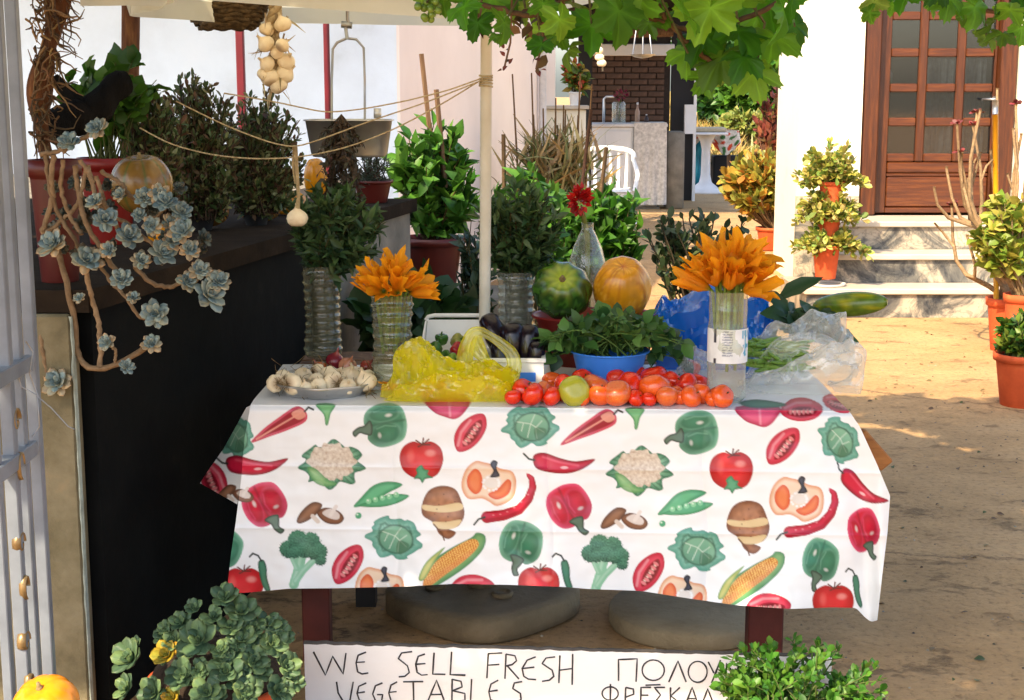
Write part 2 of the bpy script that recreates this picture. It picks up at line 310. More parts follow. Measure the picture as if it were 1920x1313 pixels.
# ------------------------------------------------------------ setting: ground, terrace, houses
Z0 = 0.0
g = MB(); g.add([(-120, -60, 0), (120, -60, 0), (120, 200, 0), (-120, 200, 0)], [(0, 1, 2, 3)]); obj('ground', g, GROUND, kind='structure')
WA = math.tan(radians(11.5))                        # terrace and left house stand turned by 11.5 degrees
def wallx(d): return -1.0 + WA * (d - 3.5)
def prism(mb, pts, z0, z1, c=(1, 1, 1)):
    n = len(pts); v = [(x, y, z0) for x, y in pts] + [(x, y, z1) for x, y in pts]
    mb.add(v, [tuple(range(n-1, -1, -1)), tuple(range(n, 2*n))] + [(i, (i+1) % n, n+(i+1) % n, n+i) for i in range(n)], c); return mb
ZT = 1.08
tw = thing('retaining_wall', 'black tarred retaining wall of the plant terrace left of the table', 'wall', (-1.2, 3.5, 0))
mb = MB(); prism(mb, [(-4, 3.505), (wallx(3.505), 3.505), (wallx(5.35), 5.35), (-4, 5.35)], 0, ZT - .055); obj('tarred_face', mb, TAR, tw, False)
mb = MB(); prism(mb, [(-4, 5.352), (wallx(5.352), 5.352), (wallx(6.3), 6.3), (-4, 6.3)], 0, ZT - .055); obj('bare_face', mb, GREYC, tw, False)
mb = MB(); prism(mb, [(-4, 3.45), (wallx(3.5) + .012, 3.45), (wallx(6.32) + .025, 6.32), (-4, 6.32)], ZT - .053, ZT); obj('coping', mb, mat('dark_weathered_coping', [(.2, H('#1c1814')), (.6, H('#302820')), (.9, H('#4a4034'))], 7, 1.0, .5, 20, spec=.05), tw, False)
mb = MB(); x0, x1 = W(70, 900, 3.5).x - .25, W(163, 900, 3.5).x
ncol, nrow = 14, 60                                  # pillar with an uneven painted arris
mb.box((x0, 3.44, 0), (x1 - .003, 3.503, ZT - .056), bev=.006)
pil = obj('concrete_pillar', mb, CONC, label='mossy bare concrete pillar at the end of the tarred wall', cat='pillar', smooth=False)
mb = MB(); zz = np.linspace(.0, ZT - .06, 90); wv = [abs(mnoise.noise((0, 0, z * 14))) * .008 + .0006 for z in zz]
v = []; 
for z, w in zip(zz, wv): v += [(x1 - .001 - w, 3.4385, z), (x1 + .001, 3.4385, z), (x1 + .001, 3.46, z)]
mb.add(v, [(i*3, i*3+1, i*3+4, i*3+3) for i in range(89)] + [(i*3+1, i*3+2, i*3+5, i*3+4) for i in range(89)], H('#a9b5aa')); obj('paint_edge', mb, MATTE, pil)
# left house
hd = Vector((sin(radians(11.5)), cos(radians(11.5)), 0)); hl = Vector((-hd.y, hd.x, 0)); c0 = W(752, 300, 9.3); c0.z = 0
def hpt(a, l): p = c0 + hd * a + hl * l; return (p.x, p.y)
lh = thing('white_house', 'white plastered house with a pale pink side wall behind the terrace', 'house', (c0.x, c0.y, 0))
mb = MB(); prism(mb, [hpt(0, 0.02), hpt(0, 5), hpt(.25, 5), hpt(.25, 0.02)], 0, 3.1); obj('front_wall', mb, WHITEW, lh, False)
mb = MB(); prism(mb, [hpt(-.003, 0), hpt(-.003, .019), hpt(5.0, .25), hpt(5.0, 0)], 0, 3.1); obj('side_wall', mb, PINKW, lh, False)
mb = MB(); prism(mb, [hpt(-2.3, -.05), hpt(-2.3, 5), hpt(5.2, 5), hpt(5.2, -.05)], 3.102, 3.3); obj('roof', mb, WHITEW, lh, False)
mb = MB(); p = hpt(4.6, -.05); mb.tube([(p[0], p[1], 0), (p[0], p[1], 3.09)], .035, 10, (.62, .6, .58)); obj('drain_pipe', mb, PAINTV, lh)
mb = MB(); prism(mb, [hpt(-2.9, .3), hpt(-2.9, 5), hpt(-.004, 5), hpt(-.004, .3)], 0, ZT - .1); obj('porch_floor', mb, GREYC, lh, False)
for px, wpx in ((457, 15), (617, 11)):
    d = 7.4 if px < 500 else 8.0; a = W(px, 300, d); r = wpx * M(px, 300, d) / 2; mb = MB()
    mb.box((a.x - r, d - r, ZT - .1), (a.x + r, d + r, 3.1), bev=.006); obj('post', mb, REDPAINT, lh, False)
# far part of the left house: end wall with sill
eh = thing('garden_wall', 'low pale wall with ledge beyond the pink house wall', 'wall', W(1060, 400, 15.5))
a, b_ = W(1022, 300, 15.5), W(1098, 300, 15.5)
mb = MB(); mb.box((a.x, 15.5, 0), (b_.x, 15.8, W(0, 205, 15.5).z), bev=.01); obj('masonry', mb, CREAMW, eh, False)
mb = MB(); mb.box((a.x - .03, 15.46, W(0, 205, 15.5).z), (b_.x + .03, 15.82, W(0, 198, 15.5).z), bev=.005); obj('coping', mb, WMARB, eh, False)
mb = MB(); mb.box((W(1022, 0, 15.6).x, 15.6, W(0, 205, 15.5).z + .03), (W(1042, 0, 15.6).x, 15.78, 2.9)); obj('pier', mb, PINKW, eh, False)
# ------------------------------------------------------------ right house: wall, steps, door
D2 = 11.0
def X2(px, d=D2): return W(px, 400, d).x
rh = thing('cream_house', 'sunlit cream house front with brown door and marble steps', 'house', (X2(1740), D2, 0))
xl, xj, xr = X2(1493), X2(1609), X2(1897)
mb = MB(); mb.box((xl, D2, 0), (xj, D2 + .3, 3.4)); mb.box((xr, D2, 0), (xr + 3, D2 + .3, 3.4)); mb.box((xj, D2 + .001, 2.75), (xr, D2 + .3, 3.4)); mb.box((xj - .3, D2 + .301, 0), (xj - .05, D2 + 1.8, 3.4))
obj('front_wall', mb, CREAMW, rh, False)
mb = MB(); mb.box((xl - .01, D2 - .02, 0), (xj - .003, D2 - .001, .75)); obj('plinth', mb, MARBLE, rh, False)
mb = MB(); xq = X2(1897) + .02
xs0 = X2(1512, 10.0); st = .20
stair = thing('marble_steps', 'three veined marble steps with pale treads below the door', 'steps', ((xs0 + xq) / 2, 10.3, 0))
for k in range(3):
    d = 10.0 + .3 * k; xa = xs0 + .22 * (k > 0)
    mb = MB(); mb.box((xa + .02, d + .002 * k, st * k + .0005), (xq + .3, d + .9 - .3*k + .06, st * (k+1) - .04)); obj('riser', mb, MARBLE, stair, False)
    mb = MB(); mb.box((xa, d - .03, st * (k+1) - .0395), (xq + .32, min(d + .301, D2 - .03) if k < 2 else D2 + .1, st * (k+1)), bev=.006); obj('tread', mb, WMARB, stair, False)
dr = thing('wooden_door', 'brown varnished door with small glass panes at the top of the steps', 'door', (X2(1750), D2 + .1, .6))
zb = .605; fx0, fx1 = X2(1612), X2(1895)
mb = MB(); mb.box((fx0, D2 + .03, zb), (fx0 + .12, D2 + .2, 2.74), bev=.01); obj('frame_post', mb, DOORW, dr, False)
mb = MB(); mb.box((fx1 - .12, D2 + .03, zb), (fx1, D2 + .2, 2.74), bev=.01); obj('frame_post', mb, DOORW, dr, False)
mb = MB(); mb.box((fx0 + .121, D2 + .03, 2.62), (fx1 - .121, D2 + .2, 2.74), bev=.01); obj('frame_head', mb, DOORH, dr, False)
DX = D2 + .14; cols = [(1657, 1709), (1725, 1779), (1795, 1848)]; rows = [(-60, -12), (-26+8, 24), (38, 91), (107, 157), (173, 221), (237, 288)]
rows = [(-98, -46), (-32, 22), (38, 91), (107, 157), (173, 221), (237, 288)]
cx = [(X2(a, DX), X2(b2, DX)) for a, b2 in cols]; rz = [(W(1750, b2, DX).z, W(1750, a, DX).z) for a, b2 in rows][::-1]
lx0, lx1 = fx0 + .122, fx1 - .122
for xa, xb in ((lx0, cx[0][0]), (cx[2][1], lx1)):
    mb = MB(); mb.box((xa, DX - .02, zb + .01), (xb, DX + .03, 2.615), bev=.004); obj('stile', mb, DOORW, dr, False)
for xa, xb in ((cx[0][1], cx[1][0]), (cx[1][1], cx[2][0])):
    mb = MB(); mb.box((xa, DX - .018, rz[0][0] - .06), (xb, DX + .025, 2.61), bev=.008); obj('glazing_bar', mb, DOORW, dr, False)
for k in range(len(rz) + 1):
    z0 = rz[k-1][1] if k else rz[0][0] - .06; z1 = rz[k][0] if k < len(rz) else 2.61
    for xa, xb in cx:
        mb = MB(); mb.box((xa + .001, DX - .016, z0), (xb - .001, DX + .024, z1), bev=.008); obj('glazing_bar', mb, DOORH, dr, False)
for xa, xb in cx:
    for za, zc in rz:
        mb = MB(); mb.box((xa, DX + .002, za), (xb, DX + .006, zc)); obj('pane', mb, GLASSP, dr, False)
zp = W(1750, 328, DX).z
mb = MB(); mb.box((cx[0][0] + .001, DX - .012, zp + .012), (cx[2][1] - .001, DX + .02, rz[0][0] - .061), bev=.012); obj('panel', mb, DOORH, dr, False)
mb = MB(); mb.box((cx[0][0] + .001, DX - .012, zb + .05), (cx[2][1] - .001, DX + .02, zp - .012), bev=.012); obj('panel', mb, DOORH, dr, False)
mb = MB(); mb.box((cx[0][0] + .001, DX - .005, zp - .011), (cx[2][1] - .001, DX + .022, zp + .011), bev=.004); obj('rail', mb, DOORH, dr, False)
mb = MB(); mb.box((cx[0][0] + .001, DX - .018, zb + .01), (cx[2][1] - .001, DX + .022, zb + .049), bev=.004); obj('rail', mb, DOORH, dr, False)
mb = MB(); hx = (cx[2][1] + lx1) / 2; mb.lathe([(.02, 0), (.022, .01), (.01, .02), (.01, .04)], 10).xf(Matrix.Translation((hx, DX - .02, 1.45)) @ Matrix.Rotation(pi/2, 4, 'X')); mb.tube([(hx, DX - .06, 1.45), (hx - .1, DX - .06, 1.45)], .009, 8); obj('handle', mb, STEEL, dr)
# interior seen dimly through the panes
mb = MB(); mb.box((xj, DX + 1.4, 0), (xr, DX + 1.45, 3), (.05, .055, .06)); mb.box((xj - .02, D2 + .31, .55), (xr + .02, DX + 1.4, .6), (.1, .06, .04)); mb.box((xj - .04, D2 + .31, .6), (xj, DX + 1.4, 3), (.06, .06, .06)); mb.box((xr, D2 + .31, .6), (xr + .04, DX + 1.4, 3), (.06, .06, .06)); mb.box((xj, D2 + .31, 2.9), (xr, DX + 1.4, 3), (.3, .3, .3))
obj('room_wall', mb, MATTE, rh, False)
mb = MB(); a = np.linspace(0, 1, 60); xx = X2(1738) + a * .5; yy = DX + .25 + .02 * np.sin(a * 60); v = [(x, y, z) for z in (1.0, 1.75) for x, y in zip(xx, yy)]
mb.add(v, [(i, i+1, 61+i, 60+i) for i in range(59)], (.30, .32, .36)); obj('lace_curtain', mb, MATTE, label='pale curtain hanging behind the lower door panes', cat='curtain')
pb = W(1664, 157, DX + .12); mb = MB(); mb.lathe([(.03, 0), (.034, .02), (.034, .09), (.015, .13), (.013, .17)], 14, (pb.x, pb.y, pb.z - .02), c=np.array([(.1, .35, .08)] * 2 + [(.8, .8, .78)] * 2 + [(.02, .02, .02)])); 
obj('small_bottle', mb, PAINTV, label='small white bottle with dark cap behind a door pane', cat='bottle')
mb = MB(); mb.box((pb.x - .08, DX + .07, pb.z - .04), (cx[2][1], DX + .2, pb.z - .02), (.3, .16, .08)); obj('shelf', mb, PAINTV, label='shelf seen through the door panes', cat='shelf')
# ------------------------------------------------------------ far yard: outdoor kitchen and garden
DB = 20.5
kit = thing('brick_kitchen', 'dark brick outdoor kitchen wall under a low roof', 'outdoor kitchen', W(1190, 380, DB))
xa, xb = W(1105, 0, DB).x, W(1262, 0, DB).x
mb = MB(); mb.box((xa, DB, 0), (xb - .02, DB + .2, 2.6)); obj('backing', mb, MORT, kit, False)
bw, bh, jt = .215, .068, .012; zlo, zhi = 1.0, W(0, 104, DB).z
bm = [];
for k in range(3):
    q = MB(); q.box((0, 0, 0), (bw, .05, bh), bev=.006); bm.append(q.mesh('brick', BRICK, smooth=False))
qh = MB(); qh.box((0, 0, 0), (bw / 2 - jt / 2, .05, bh), bev=.006); hb = qh.mesh('brick', BRICK, smooth=False)
r = 0; z = zlo
while z + bh < zhi:
    x = xa + .01
    if r % 2: put('brick', hb, kit, (x, DB - .035, z)); x += bw / 2 + jt / 2
    while x + bw < xb:
        put('brick', bm[int(rng.integers(3))], kit, (x, DB - .035 - rng.uniform(0, .008), z)); x += bw + jt
    if x + bw / 2 < xb: put('brick', hb, kit, (x, DB - .035, z))
    z += bh + jt; r += 1
mb = MB(); mb.box((xa - .05, DB - .12, W(0, 105, DB).z), (xb + .02, DB + .22, W(0, 83, DB).z), bev=.01); obj('lintel', mb, BIRD, kit, False)
mb = MB(); mb.box((xa - 1.3, DB - 4.2, 2.55), (W(1305, 0, DB).x, DB + .5, 2.7)); obj('roof', mb, CHAR, kit, False)  # front overhang lengthened out of view to keep the counter in shade
mb = MB(); mb.tube([W(1100, 62, DB - .8), W(1262, 58, DB - .8)], .075, 8, (.25, .17, .1)); obj('roof_beam', mb, WOOD, kit)
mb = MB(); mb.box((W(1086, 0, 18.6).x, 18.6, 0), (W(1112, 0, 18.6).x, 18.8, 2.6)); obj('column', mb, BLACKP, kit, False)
mb = MB(); mb.box((xb, DB - .05, 0), (W(1304, 0, DB).x, DB + .1, 2.55)); obj('doorway_shade_box', mb, BLACKP, kit, False)  # solid black box; the shade inside the opening is put into its colour
mb = MB(); mb.box((W(1303, 0, DB).x, DB - .15, 0), (W(1308, 0, DB).x, DB - .09, 2.55)); obj('post', mb, WHITEP, kit, False)
mb = MB(); mb.box((W(1284, 0, DB).x, DB - .3, W(0, 250, DB).z), (W(1303, 0, DB).x, DB - .2, W(0, 196, DB).z)); obj('panel', mb, WHITEP, kit, False)
DCN = 19.0
cn = thing('sink_counter', 'white sink counter with pale cupboard in front of the brick wall', 'counter', W(1150, 390, DCN))
mb = MB(); zc = W(0, 232, DCN).z; mb.box((W(1107, 0, DCN).x, DCN, 0), (W(1192, 0, DCN).x, DCN + .6, zc - .045), bev=.01); obj('cupboard', mb, WHITEP, cn, False)
mb = MB(); mb.box((W(1105, 0, DCN).x, DCN - .03, zc - .044), (W(1256, 0, DCN).x, DCN + .62, zc), bev=.008); obj('top', mb, BIRD, cn, False)
mb = MB(); mb.box((W(1138, 0, DCN).x, DCN - .012, .25), (W(1188, 0, DCN).x, DCN - .001, zc - .09), bev=.004); obj('cupboard_door', mb, WHITEP, cn, False)
mb = MB(); a = np.linspace(0, 1, 40); xx = W(1192, 0, DCN).x + a * (W(1254, 0, DCN).x - W(1192, 0, DCN).x); v = []
for t in np.linspace(0, 1, 12):
    for u, x in zip(a, xx): v.append((x + .02 * t * (u - .5), DCN - .04 - .03 * t - .02 * t * sin(u * 22 + t), zc + .012 - t * (zc - .05)))
mb.add(v, [(r*40+i, r*40+i+1, r*40+41+i, r*40+40+i) for r in range(11) for i in range(39)], (.74, .71, .65)); mb.box((W(1192, 0, DCN).x, DCN - .035, zc + .004), (W(1254, 0, DCN).x, DCN + .5, zc + .013), (.74, .71, .65)); 
obj('white_cloth', mb, MATTE, label='off-white cloth hanging over the end of the sink counter', cat='cloth')
mb = MB(); mb.box((W(1256, 0, DCN).x, DCN + .02, 0), (W(1290, 0, DCN).x, DCN + .4, zc - .1), bev=.02); obj('stone_pier', mb, GREYC, label='rough stone pier beside the cloth-covered counter end', cat='pier')
# things on the counter
def small_bottle(px, py, d, hpx, wpx, col, label, cap=(.7, .7, .7)):
    p = W(px, py, d); s = M(px, py, d); h, r = hpx * s, wpx * s / 2; z = zc + .001; mb = MB()
    mb.lathe([(r*.9, 0), (r, .03*h), (r, .55*h), (r*.4, .75*h), (r*.36, .88*h)], 12, (p.x, p.y, z), col); o = obj('bottle', mb, PAINTV, label=label, cat='bottle')
    mb = MB(); mb.lathe([(r*.42, .88*h), (r*.42, h)], 12, (p.x, p.y, z), cap); obj('cap', mb, PAINTV, o)
small_bottle(1195, 222, DCN + .3, 38, 9, (.5, .32, .22), 'slim amber bottle with pale cap on the sink counter')
small_bottle(1212, 224, DCN + .3, 16, 8, (.05, .03, .03), 'short dark bottle at the end of the sink counter', (.75, .75, .75))
p = W(1160, 225, DCN + .3); s = M(1160, 225, DCN); gj = thing('glass_jar', 'glass jar holding a dark red flower on the sink counter', 'jar', (p.x, p.y, zc))
mb = MB(); mb.lathe([(12*s, .001), (13*s, .02), (13*s, 36*s), (11*s, 40*s)], 14, (p.x, p.y, zc), close=False); obj('glass', mb, PET, gj)
mb = MB(); mb.tube([(p.x, p.y, zc + .02), (p.x + .02, p.y, zc + 48*s)], .006, 5, (.05, .12, .03)); obj('stem', mb, STEM, gj)
mb = MB(); n = 40; P = ell((p.x + .02, p.y, zc + 53*s), (11*s, 11*s, 7*s), n); mb.inst(OVATE, frames(P - np.array((p.x+.02, p.y, zc + 48*s))) * 7*s, P, pick([(.22, .02, .05), (.3, .05, .09)], n)); obj('flower', mb, LEAF, gj)
p = W(1132, 226, DCN + .45); mb = MB(); mb.tube([(p.x, p.y, zc), (p.x, p.y, zc + .3), (p.x + .03, p.y, zc + .33), (p.x + .13, p.y - .03, zc + .33)], .016, 8); obj('tap', mb, ALU, label='bent metal water tap over the sink counter', cat='tap')
# white step block
mb = MB(); p = T(1182, 392); q = T(1232, 392); mb.box((p.x, p.y, .03), (q.x, p.y + .5, W(0, 352, p.y).z), (.72, .68, .6), bev=.01); o = obj('step_block', mb, PAINTV, label='pale box-shaped step in front of the sink counter', cat='step', smooth=False)
mb = MB(); zt = W(0, 352, p.y).z; mb.box((p.x - .03, p.y - .03, zt + .001), (q.x + .03, p.y + .52, zt + .05), bev=.008); obj('top', mb, GREYC, o, False); mb = MB(); mb.box((p.x - .03, p.y - .03, 0), (q.x + .03, p.y + .52, .029)); obj('base', mb, GREYC, o, False)
# plastic chair
DC = 17.2; ch = thing('plastic_chair', 'white plastic garden chair with slatted back near the counter', 'chair', W(1140, 410, DC)); s = M(1140, 330, DC)
def cp(px, py, d=DC): return W(px, py, d)
zs = W(0, 355, DC).z; xc = cp(1140, 300).x; hw = 48 * s
mb = MB(); mb.box((xc - hw, DC - .25, zs - .03), (xc + hw*.9, DC + .22, zs), bev=.015); obj('seat', mb, WHITEP, ch)
zt = W(0, 278, DC).z
for k in range(6):
    x = xc - hw*.75 + k * hw*.3; mb = MB(); mb.tube([(x, DC + .2, zs), (x*1.0 + (x-xc)*.1, DC + .27, zt - .06)], .022, 6, flat=.4); obj('back_slat', mb, WHITEP, ch)
mb = MB(); th = np.linspace(0, pi, 15); mb.tube([(xc - hw*1.08*cos(t), DC + .25 + .03*sin(t), zt - .12 + .11*sin(t)**.6) for t in th], .03, 8, flat=.6); obj('top_rail', mb, WHITEP, ch)
for sx in (-1, 1):
    for sy in (-1, 1):
        mb = MB(); mb.tube([(xc + sx*hw*.85, DC + sy*.2, zs), (xc + sx*hw*1.02, DC + sy*.27, 0)], [.03, .02], 6); obj('leg', mb, WHITEP, ch)
    mb = MB(); mb.tube([(xc + sx*hw*1.05, DC + .25, zt - .14), (xc + sx*hw*1.12, DC - .1, zs + .2), (xc + sx*hw*1.1, DC - .26, zs + .17), (xc + sx*hw*.98, DC - .25, zs)], .025, 6); obj('armrest', mb, WHITEP, ch)
# pedestal basin with things round it
p = T(1322, 362); s = M(1322, 362, p.y); bb = thing('pedestal_stand', 'white cast pedestal with flared round foot carrying a tray', 'pedestal', p)
mb = MB(); hgt = 118 * s; mb.lathe([(36*s, 0), (36*s, 3*s), (24*s, 10*s), (12*s, 20*s), (9*s, 34*s), (8*s, 80*s), (11*s, 96*s), (16*s, 104*s), (17*s, 108*s)], 24, p); obj('foot', mb, BIRD, bb)
zt = p.z + 108*s; mb = MB(); mb.box((p.x - 40*s, p.y - 36*s, zt + .002), (p.x + 36*s, p.y + 36*s, zt + 5*s), bev=.01); obj('slab', mb, BIRD, bb, False)
mb = MB(); mb.box((p.x - 34*s, p.y - 28*s, zt + 5.1*s), (p.x + 34*s, p.y + 28*s, zt + 14*s), (.45, .38, .25), bev=.02); obj('shallow_box', mb, PAINTV, smooth=False, label='shallow tan box on top of the white pedestal', cat='box')
def crumple(mb, c, r, col, amp=.2, fr=2.2, n=40, mrow=22, flat=None, seed=0.0):
    v = []
    for i in range(mrow + 1):
        ph = pi * i / mrow
        for k in range(n):
            th = 2*pi*k/n; d = Vector((sin(ph)*cos(th), sin(ph)*sin(th), cos(ph)))
            q = d * fr + Vector((seed, seed*.7, -seed)); e = 1 - abs(mnoise.noise(q))*1.6; e2 = 1 - abs(mnoise.noise(q*2.3))*1.6
            f = 1 + amp*(e - .6) + amp*.5*(e2 - .6); z = c[2] + d.z*r[2]*f
            if flat is not None: z = max(z, flat)
            v.append((c[0] + d.x*r[0]*f, c[1] + d.y*r[1]*f, z))
    mb.add(v, [(i*n+k, i*n+n+k, i*n+n+(k+1) % n, i*n+(k+1) % n) for i in range(mrow) for k in range(n)], col); return mb
pt = W(1306, 305, p.y + .5); mb = MB(); crumple(mb, (pt.x, pt.y, .4), (20*s, .22, .42), (1, 1, 1), .3, 2, flat=0.0); obj('teal_bag', mb, TEAL, label='teal plastic bag behind the white pedestal', cat='bag')
# flowered cloth draped behind it
mb = MB(); nx, nz = 70, 26; x0, x1 = W(1282, 0, p.y + .3).x, W(1392, 0, p.y + .3).x; v, c = [], []
for j in range(nz):
    for i in range(nx):
        u, w_ = i/(nx-1), j/(nz-1); hem = .35 + .65*(.5 + .5*sin(u*9 + 1)); z = W(0, 246, p.y).z - w_*hem*46*s
        v.append((x0 + (x1-x0)*u + .05*w_*(u-.5), p.y + .32 - .06*w_ + .03*sin(u*24), z))
        f = mnoise.noise((u*9, w_*4, 3)); c.append((.55, .07, .03) if f > .22 else ((.06, .16, .05) if f < -.25 else (.62, .58, .5)))
mb.add(v, [(j*nx+i, j*nx+i+1, j*nx+nx+i+1, j*nx+nx+i) for j in range(nz-1) for i in range(nx-1)], np.array(c)); gt = thing('garden_table', 'low dark garden table behind the pedestal', 'table', (pt.x, p.y + .5, 0))
obj('flowered_cloth', mb, MATTE, label='flower-print cloth hanging from the garden table behind the pedestal', cat='cloth')
zt2 = W(0, 246, p.y).z; mb = MB(); mb.box((x0 + .05, p.y + .36, zt2 - .04), (x1 - .05, p.y + .95, zt2 + .004)); obj('top', mb, WOOD, gt, False)
for x in (x0 + .1, x1 - .15):
    for y in (p.y + .4, p.y + .88): mb = MB(); mb.box((x, y, 0), (x + .05, y + .05, zt2 - .041)); obj('leg', mb, WOOD, gt, False)
mb = MB(); a, b_ = W(1345, 0, 22.6), W(1500, 0, 22.6); mb.box((a.x, 22.6, 0), (b_.x, 22.9, W(0, 292, 22.6).z), bev=.02); obj('garden_kerb_wall', mb, BLACKP, label='low dark wall at the edge of the dry garden bank', cat='wall', smooth=False)
mb = MB(); xs_ = np.linspace(1.5, 9, 30); ys_ = np.linspace(22.9, 34, 20); v = [(x, y, .35 + .10*(y-22.9) + .25*mnoise.noise((x*.8, y*.5, 0))) for y in ys_ for x in xs_]
mb.add(v, [(j*30+i, j*30+i+1, j*30+31+i, j*30+30+i) for j in range(19) for i in range(29)], (.42, .32, .11)); obj('garden_bank', mb, MATTE, kind='structure')
mb = MB(); n = 5000; P = np.stack([rng.uniform(2, 6, n), rng.uniform(23, 30, n), np.zeros(n)], -1); P[:, 2] = .30 + .10*(P[:, 1]-22.9); D = rng.normal(size=(n, 3))*.5 + np.array((0, 0, 1.)); mb.inst(GRASS, frames(D) * rng.uniform(.2, .42, (n, 1, 1)) * np.array((1.6, 1, 1))[None, None], P, pick([(.55, .42, .12), (.5, .34, .10), (.34, .32, .1)], n)); obj('dry_grass', mb, LEAF, kind='stuff', label='dry yellow grass on the garden bank', cat='grass')
def tree(name, label, px, py, d, rx, rz, n, pal, L=.13, group=None, tm=OVATE, wd=.8):
    c = W(px, py, d); r = thing(name, label, 'tree' if 'tree' in name else 'shrub', (c.x, d, .2), group); mS, mL = MB(), MB()
    s = M(px, py, d); base = np.array((c.x, d, .3)); e = ell((c.x, d, c.z), (rx*s, rx*s*.8, rz*s), n, .7)
    mS.tube([base, (c.x, d, c.z - rz*s*.3), (c.x + .05, d, c.z + rz*s*.4)], [.07, .05, .02], 8, (.1, .07, .04)); twigs(mL, mS, (c.x, d, c.z - rz*s*.5), e, 14, L, wd, tm, pal, .012, .4)
    obj('trunk', mS, STEM, r); obj('crown', mL, LEAF, r)
G1 = [(.05, .15, .015), (.09, .22, .02), (.14, .28, .03)]; G2 = [(.02, .07, .015), (.04, .11, .02)]
tree('fruit_tree', 'bright green fruit tree filling the gap beside the cream house', 1462, 120, 25, 60, 120, 170, G1, .2, 'garden trees')
tree('fruit_tree', 'dark green leafy tree behind the outdoor kitchen post', 1345, 150, 27, 70, 95, 190, G2 + G1[:1], .18, 'garden trees')
tree('fruit_tree', 'mid green tree in the centre of the garden behind the red shrub', 1410, 175, 26, 60, 60, 150, G1[:2], .16, 'garden trees')
tree('fruit_tree', 'tall green tree at the back hidden above the vine leaves', 1390, 30, 33, 190, 110, 260, G1[:2] + G2, .26, 'garden trees')
tree('fruit_tree', 'pale yellow-green shrub low on the dry bank', 1400, 232, 24.5, 55, 24, 60, [(.3, .3, .06), (.2, .26, .05)], .12, 'garden trees')
# ------------------------------------------------------------ the stall table
DF = 3.78; ZTAB = W(1000, 765, 3.744).z
def dfront(px): return DF - .075 * (px - 460) / 1130
tb = thing('stall_table', 'wooden stall table with brown legs under the vegetable-print cloth', 'table', (0.05, 4.2, 0))
for k, y in enumerate(np.linspace(DF + .03, 4.62, 6)[:-1]):
    dy = .116; mb = MB(); mb.box((-.64, y + dy*.0, ZTAB - .035), (.80, y + .142, ZTAB - .006), bev=.003); obj('plank', mb, WOOD, tb, False)
LEGB = mat('red_brown_leg_paint', [(.2, H('#3a120c')), (.8, H('#5c2015'))], 6, .6, .2, 20)
for px, d, wpx in ((592, 3.86, 52), (1437, 3.80, 66), (600, 4.52, 40), (1400, 4.5, 40)):
    x = W(px, 1150, d).x; w_ = wpx*M(px, 1150, d)/2; mb = MB(); mb.box((x - w_, d, 0), (x + w_, d + .06, ZTAB - .036), bev=.004); obj('leg', mb, LEGB, tb, False)
mb = MB(); x = W(686, 1150, 4.3).x; mb.box((x - .03, 4.3, 0), (x + .03, 4.36, ZTAB - .036)); obj('leg', mb, BLACKP, tb, False)
mb = MB(); a = W(1604, 808, 3.84); b_ = W(1652, 862, 3.84); mb.box((-.04, -.01, -.022), (.075, .02, .022), bev=.004); mb.xf(Matrix.Translation((a + b_)/2) @ Matrix.Rotation(radians(48), 4, 'Y')); obj('bracket', mb, mat('pale_plank', [(.2, H('#7a4a22')), (.8, H('#b5793f'))], 12, .7, .3, stretch=(1, 6, 6)), tb, False)
# --- printed oilcloth: the print is painted per vertex on a fine mesh
class Paint:
    def __init__(s, X, Y, base): s.X, s.Y = X.ravel(), Y.ravel(); s.C = np.tile(np.asarray(base, float), (s.X.size, 1))
    def loc(s, cx, cy, rot, R):
        i = np.nonzero((abs(s.X - cx) < R) & (abs(s.Y - cy) < R))[0]; a = radians(rot); x, y = s.X[i] - cx, s.Y[i] - cy
        return i, x*cos(a) + y*sin(a), -x*sin(a) + y*cos(a)
    def mix(s, i, m, col):
        m = np.clip(m, 0, 1)[:, None]; s.C[i] = s.C[i]*(1-m) + np.asarray(col)*.72*m
def inpoly(x, y, P, soft=1.4):                      # signed soft mask of a smooth closed outline
    P = np.asarray(P, float); n = len(P); Q = []
    for k in range(n):                              # Catmull-Rom
        p0, p1, p2, p3 = P[k-1], P[k], P[(k+1) % n], P[(k+2) % n]
        for t in (0, .25, .5, .75): Q.append(.5*((2*p1) + (p2-p0)*t + (2*p0-5*p1+4*p2-p3)*t*t + (3*p1-p0-3*p2+p3)*t**3))
    Q = np.array(Q); ins = np.zeros(x.size, bool); dm = np.full(x.size, 1e9)
    for k in range(len(Q)):
        (ax, ay), (bx, by) = Q[k-1], Q[k]; c = ((ay > y) != (by > y)) & (x < (bx-ax)*(y-ay)/(by-ay+1e-12) + ax); ins ^= c
        ux, uy = bx-ax, by-ay; t = np.clip(((x-ax)*ux + (y-ay)*uy)/(ux*ux+uy*uy+1e-9), 0, 1); dm = np.minimum(dm, np.hypot(x-ax-t*ux, y-ay-t*uy))
    sd = np.where(ins, dm, -dm); return np.clip(sd/soft + .5, 0, 1), sd
def el(x, y, cx, cy, a, b, soft=1.3):
    r = np.hypot((x-cx)/a, (y-cy)/b); return np.clip((1-r)*min(a, b)/soft + .5, 0, 1), r
def sp(c): return np.array(H(c))
def arr(x, *a): return [np.interp(x, a[0], [c[k] for c in a[1]]) for k in range(3)]
def grad(sd, w, edge, mid): t = np.clip(sd/w, 0, 1)[:, None]; return sp(edge)*(1-t) + sp(mid)*t
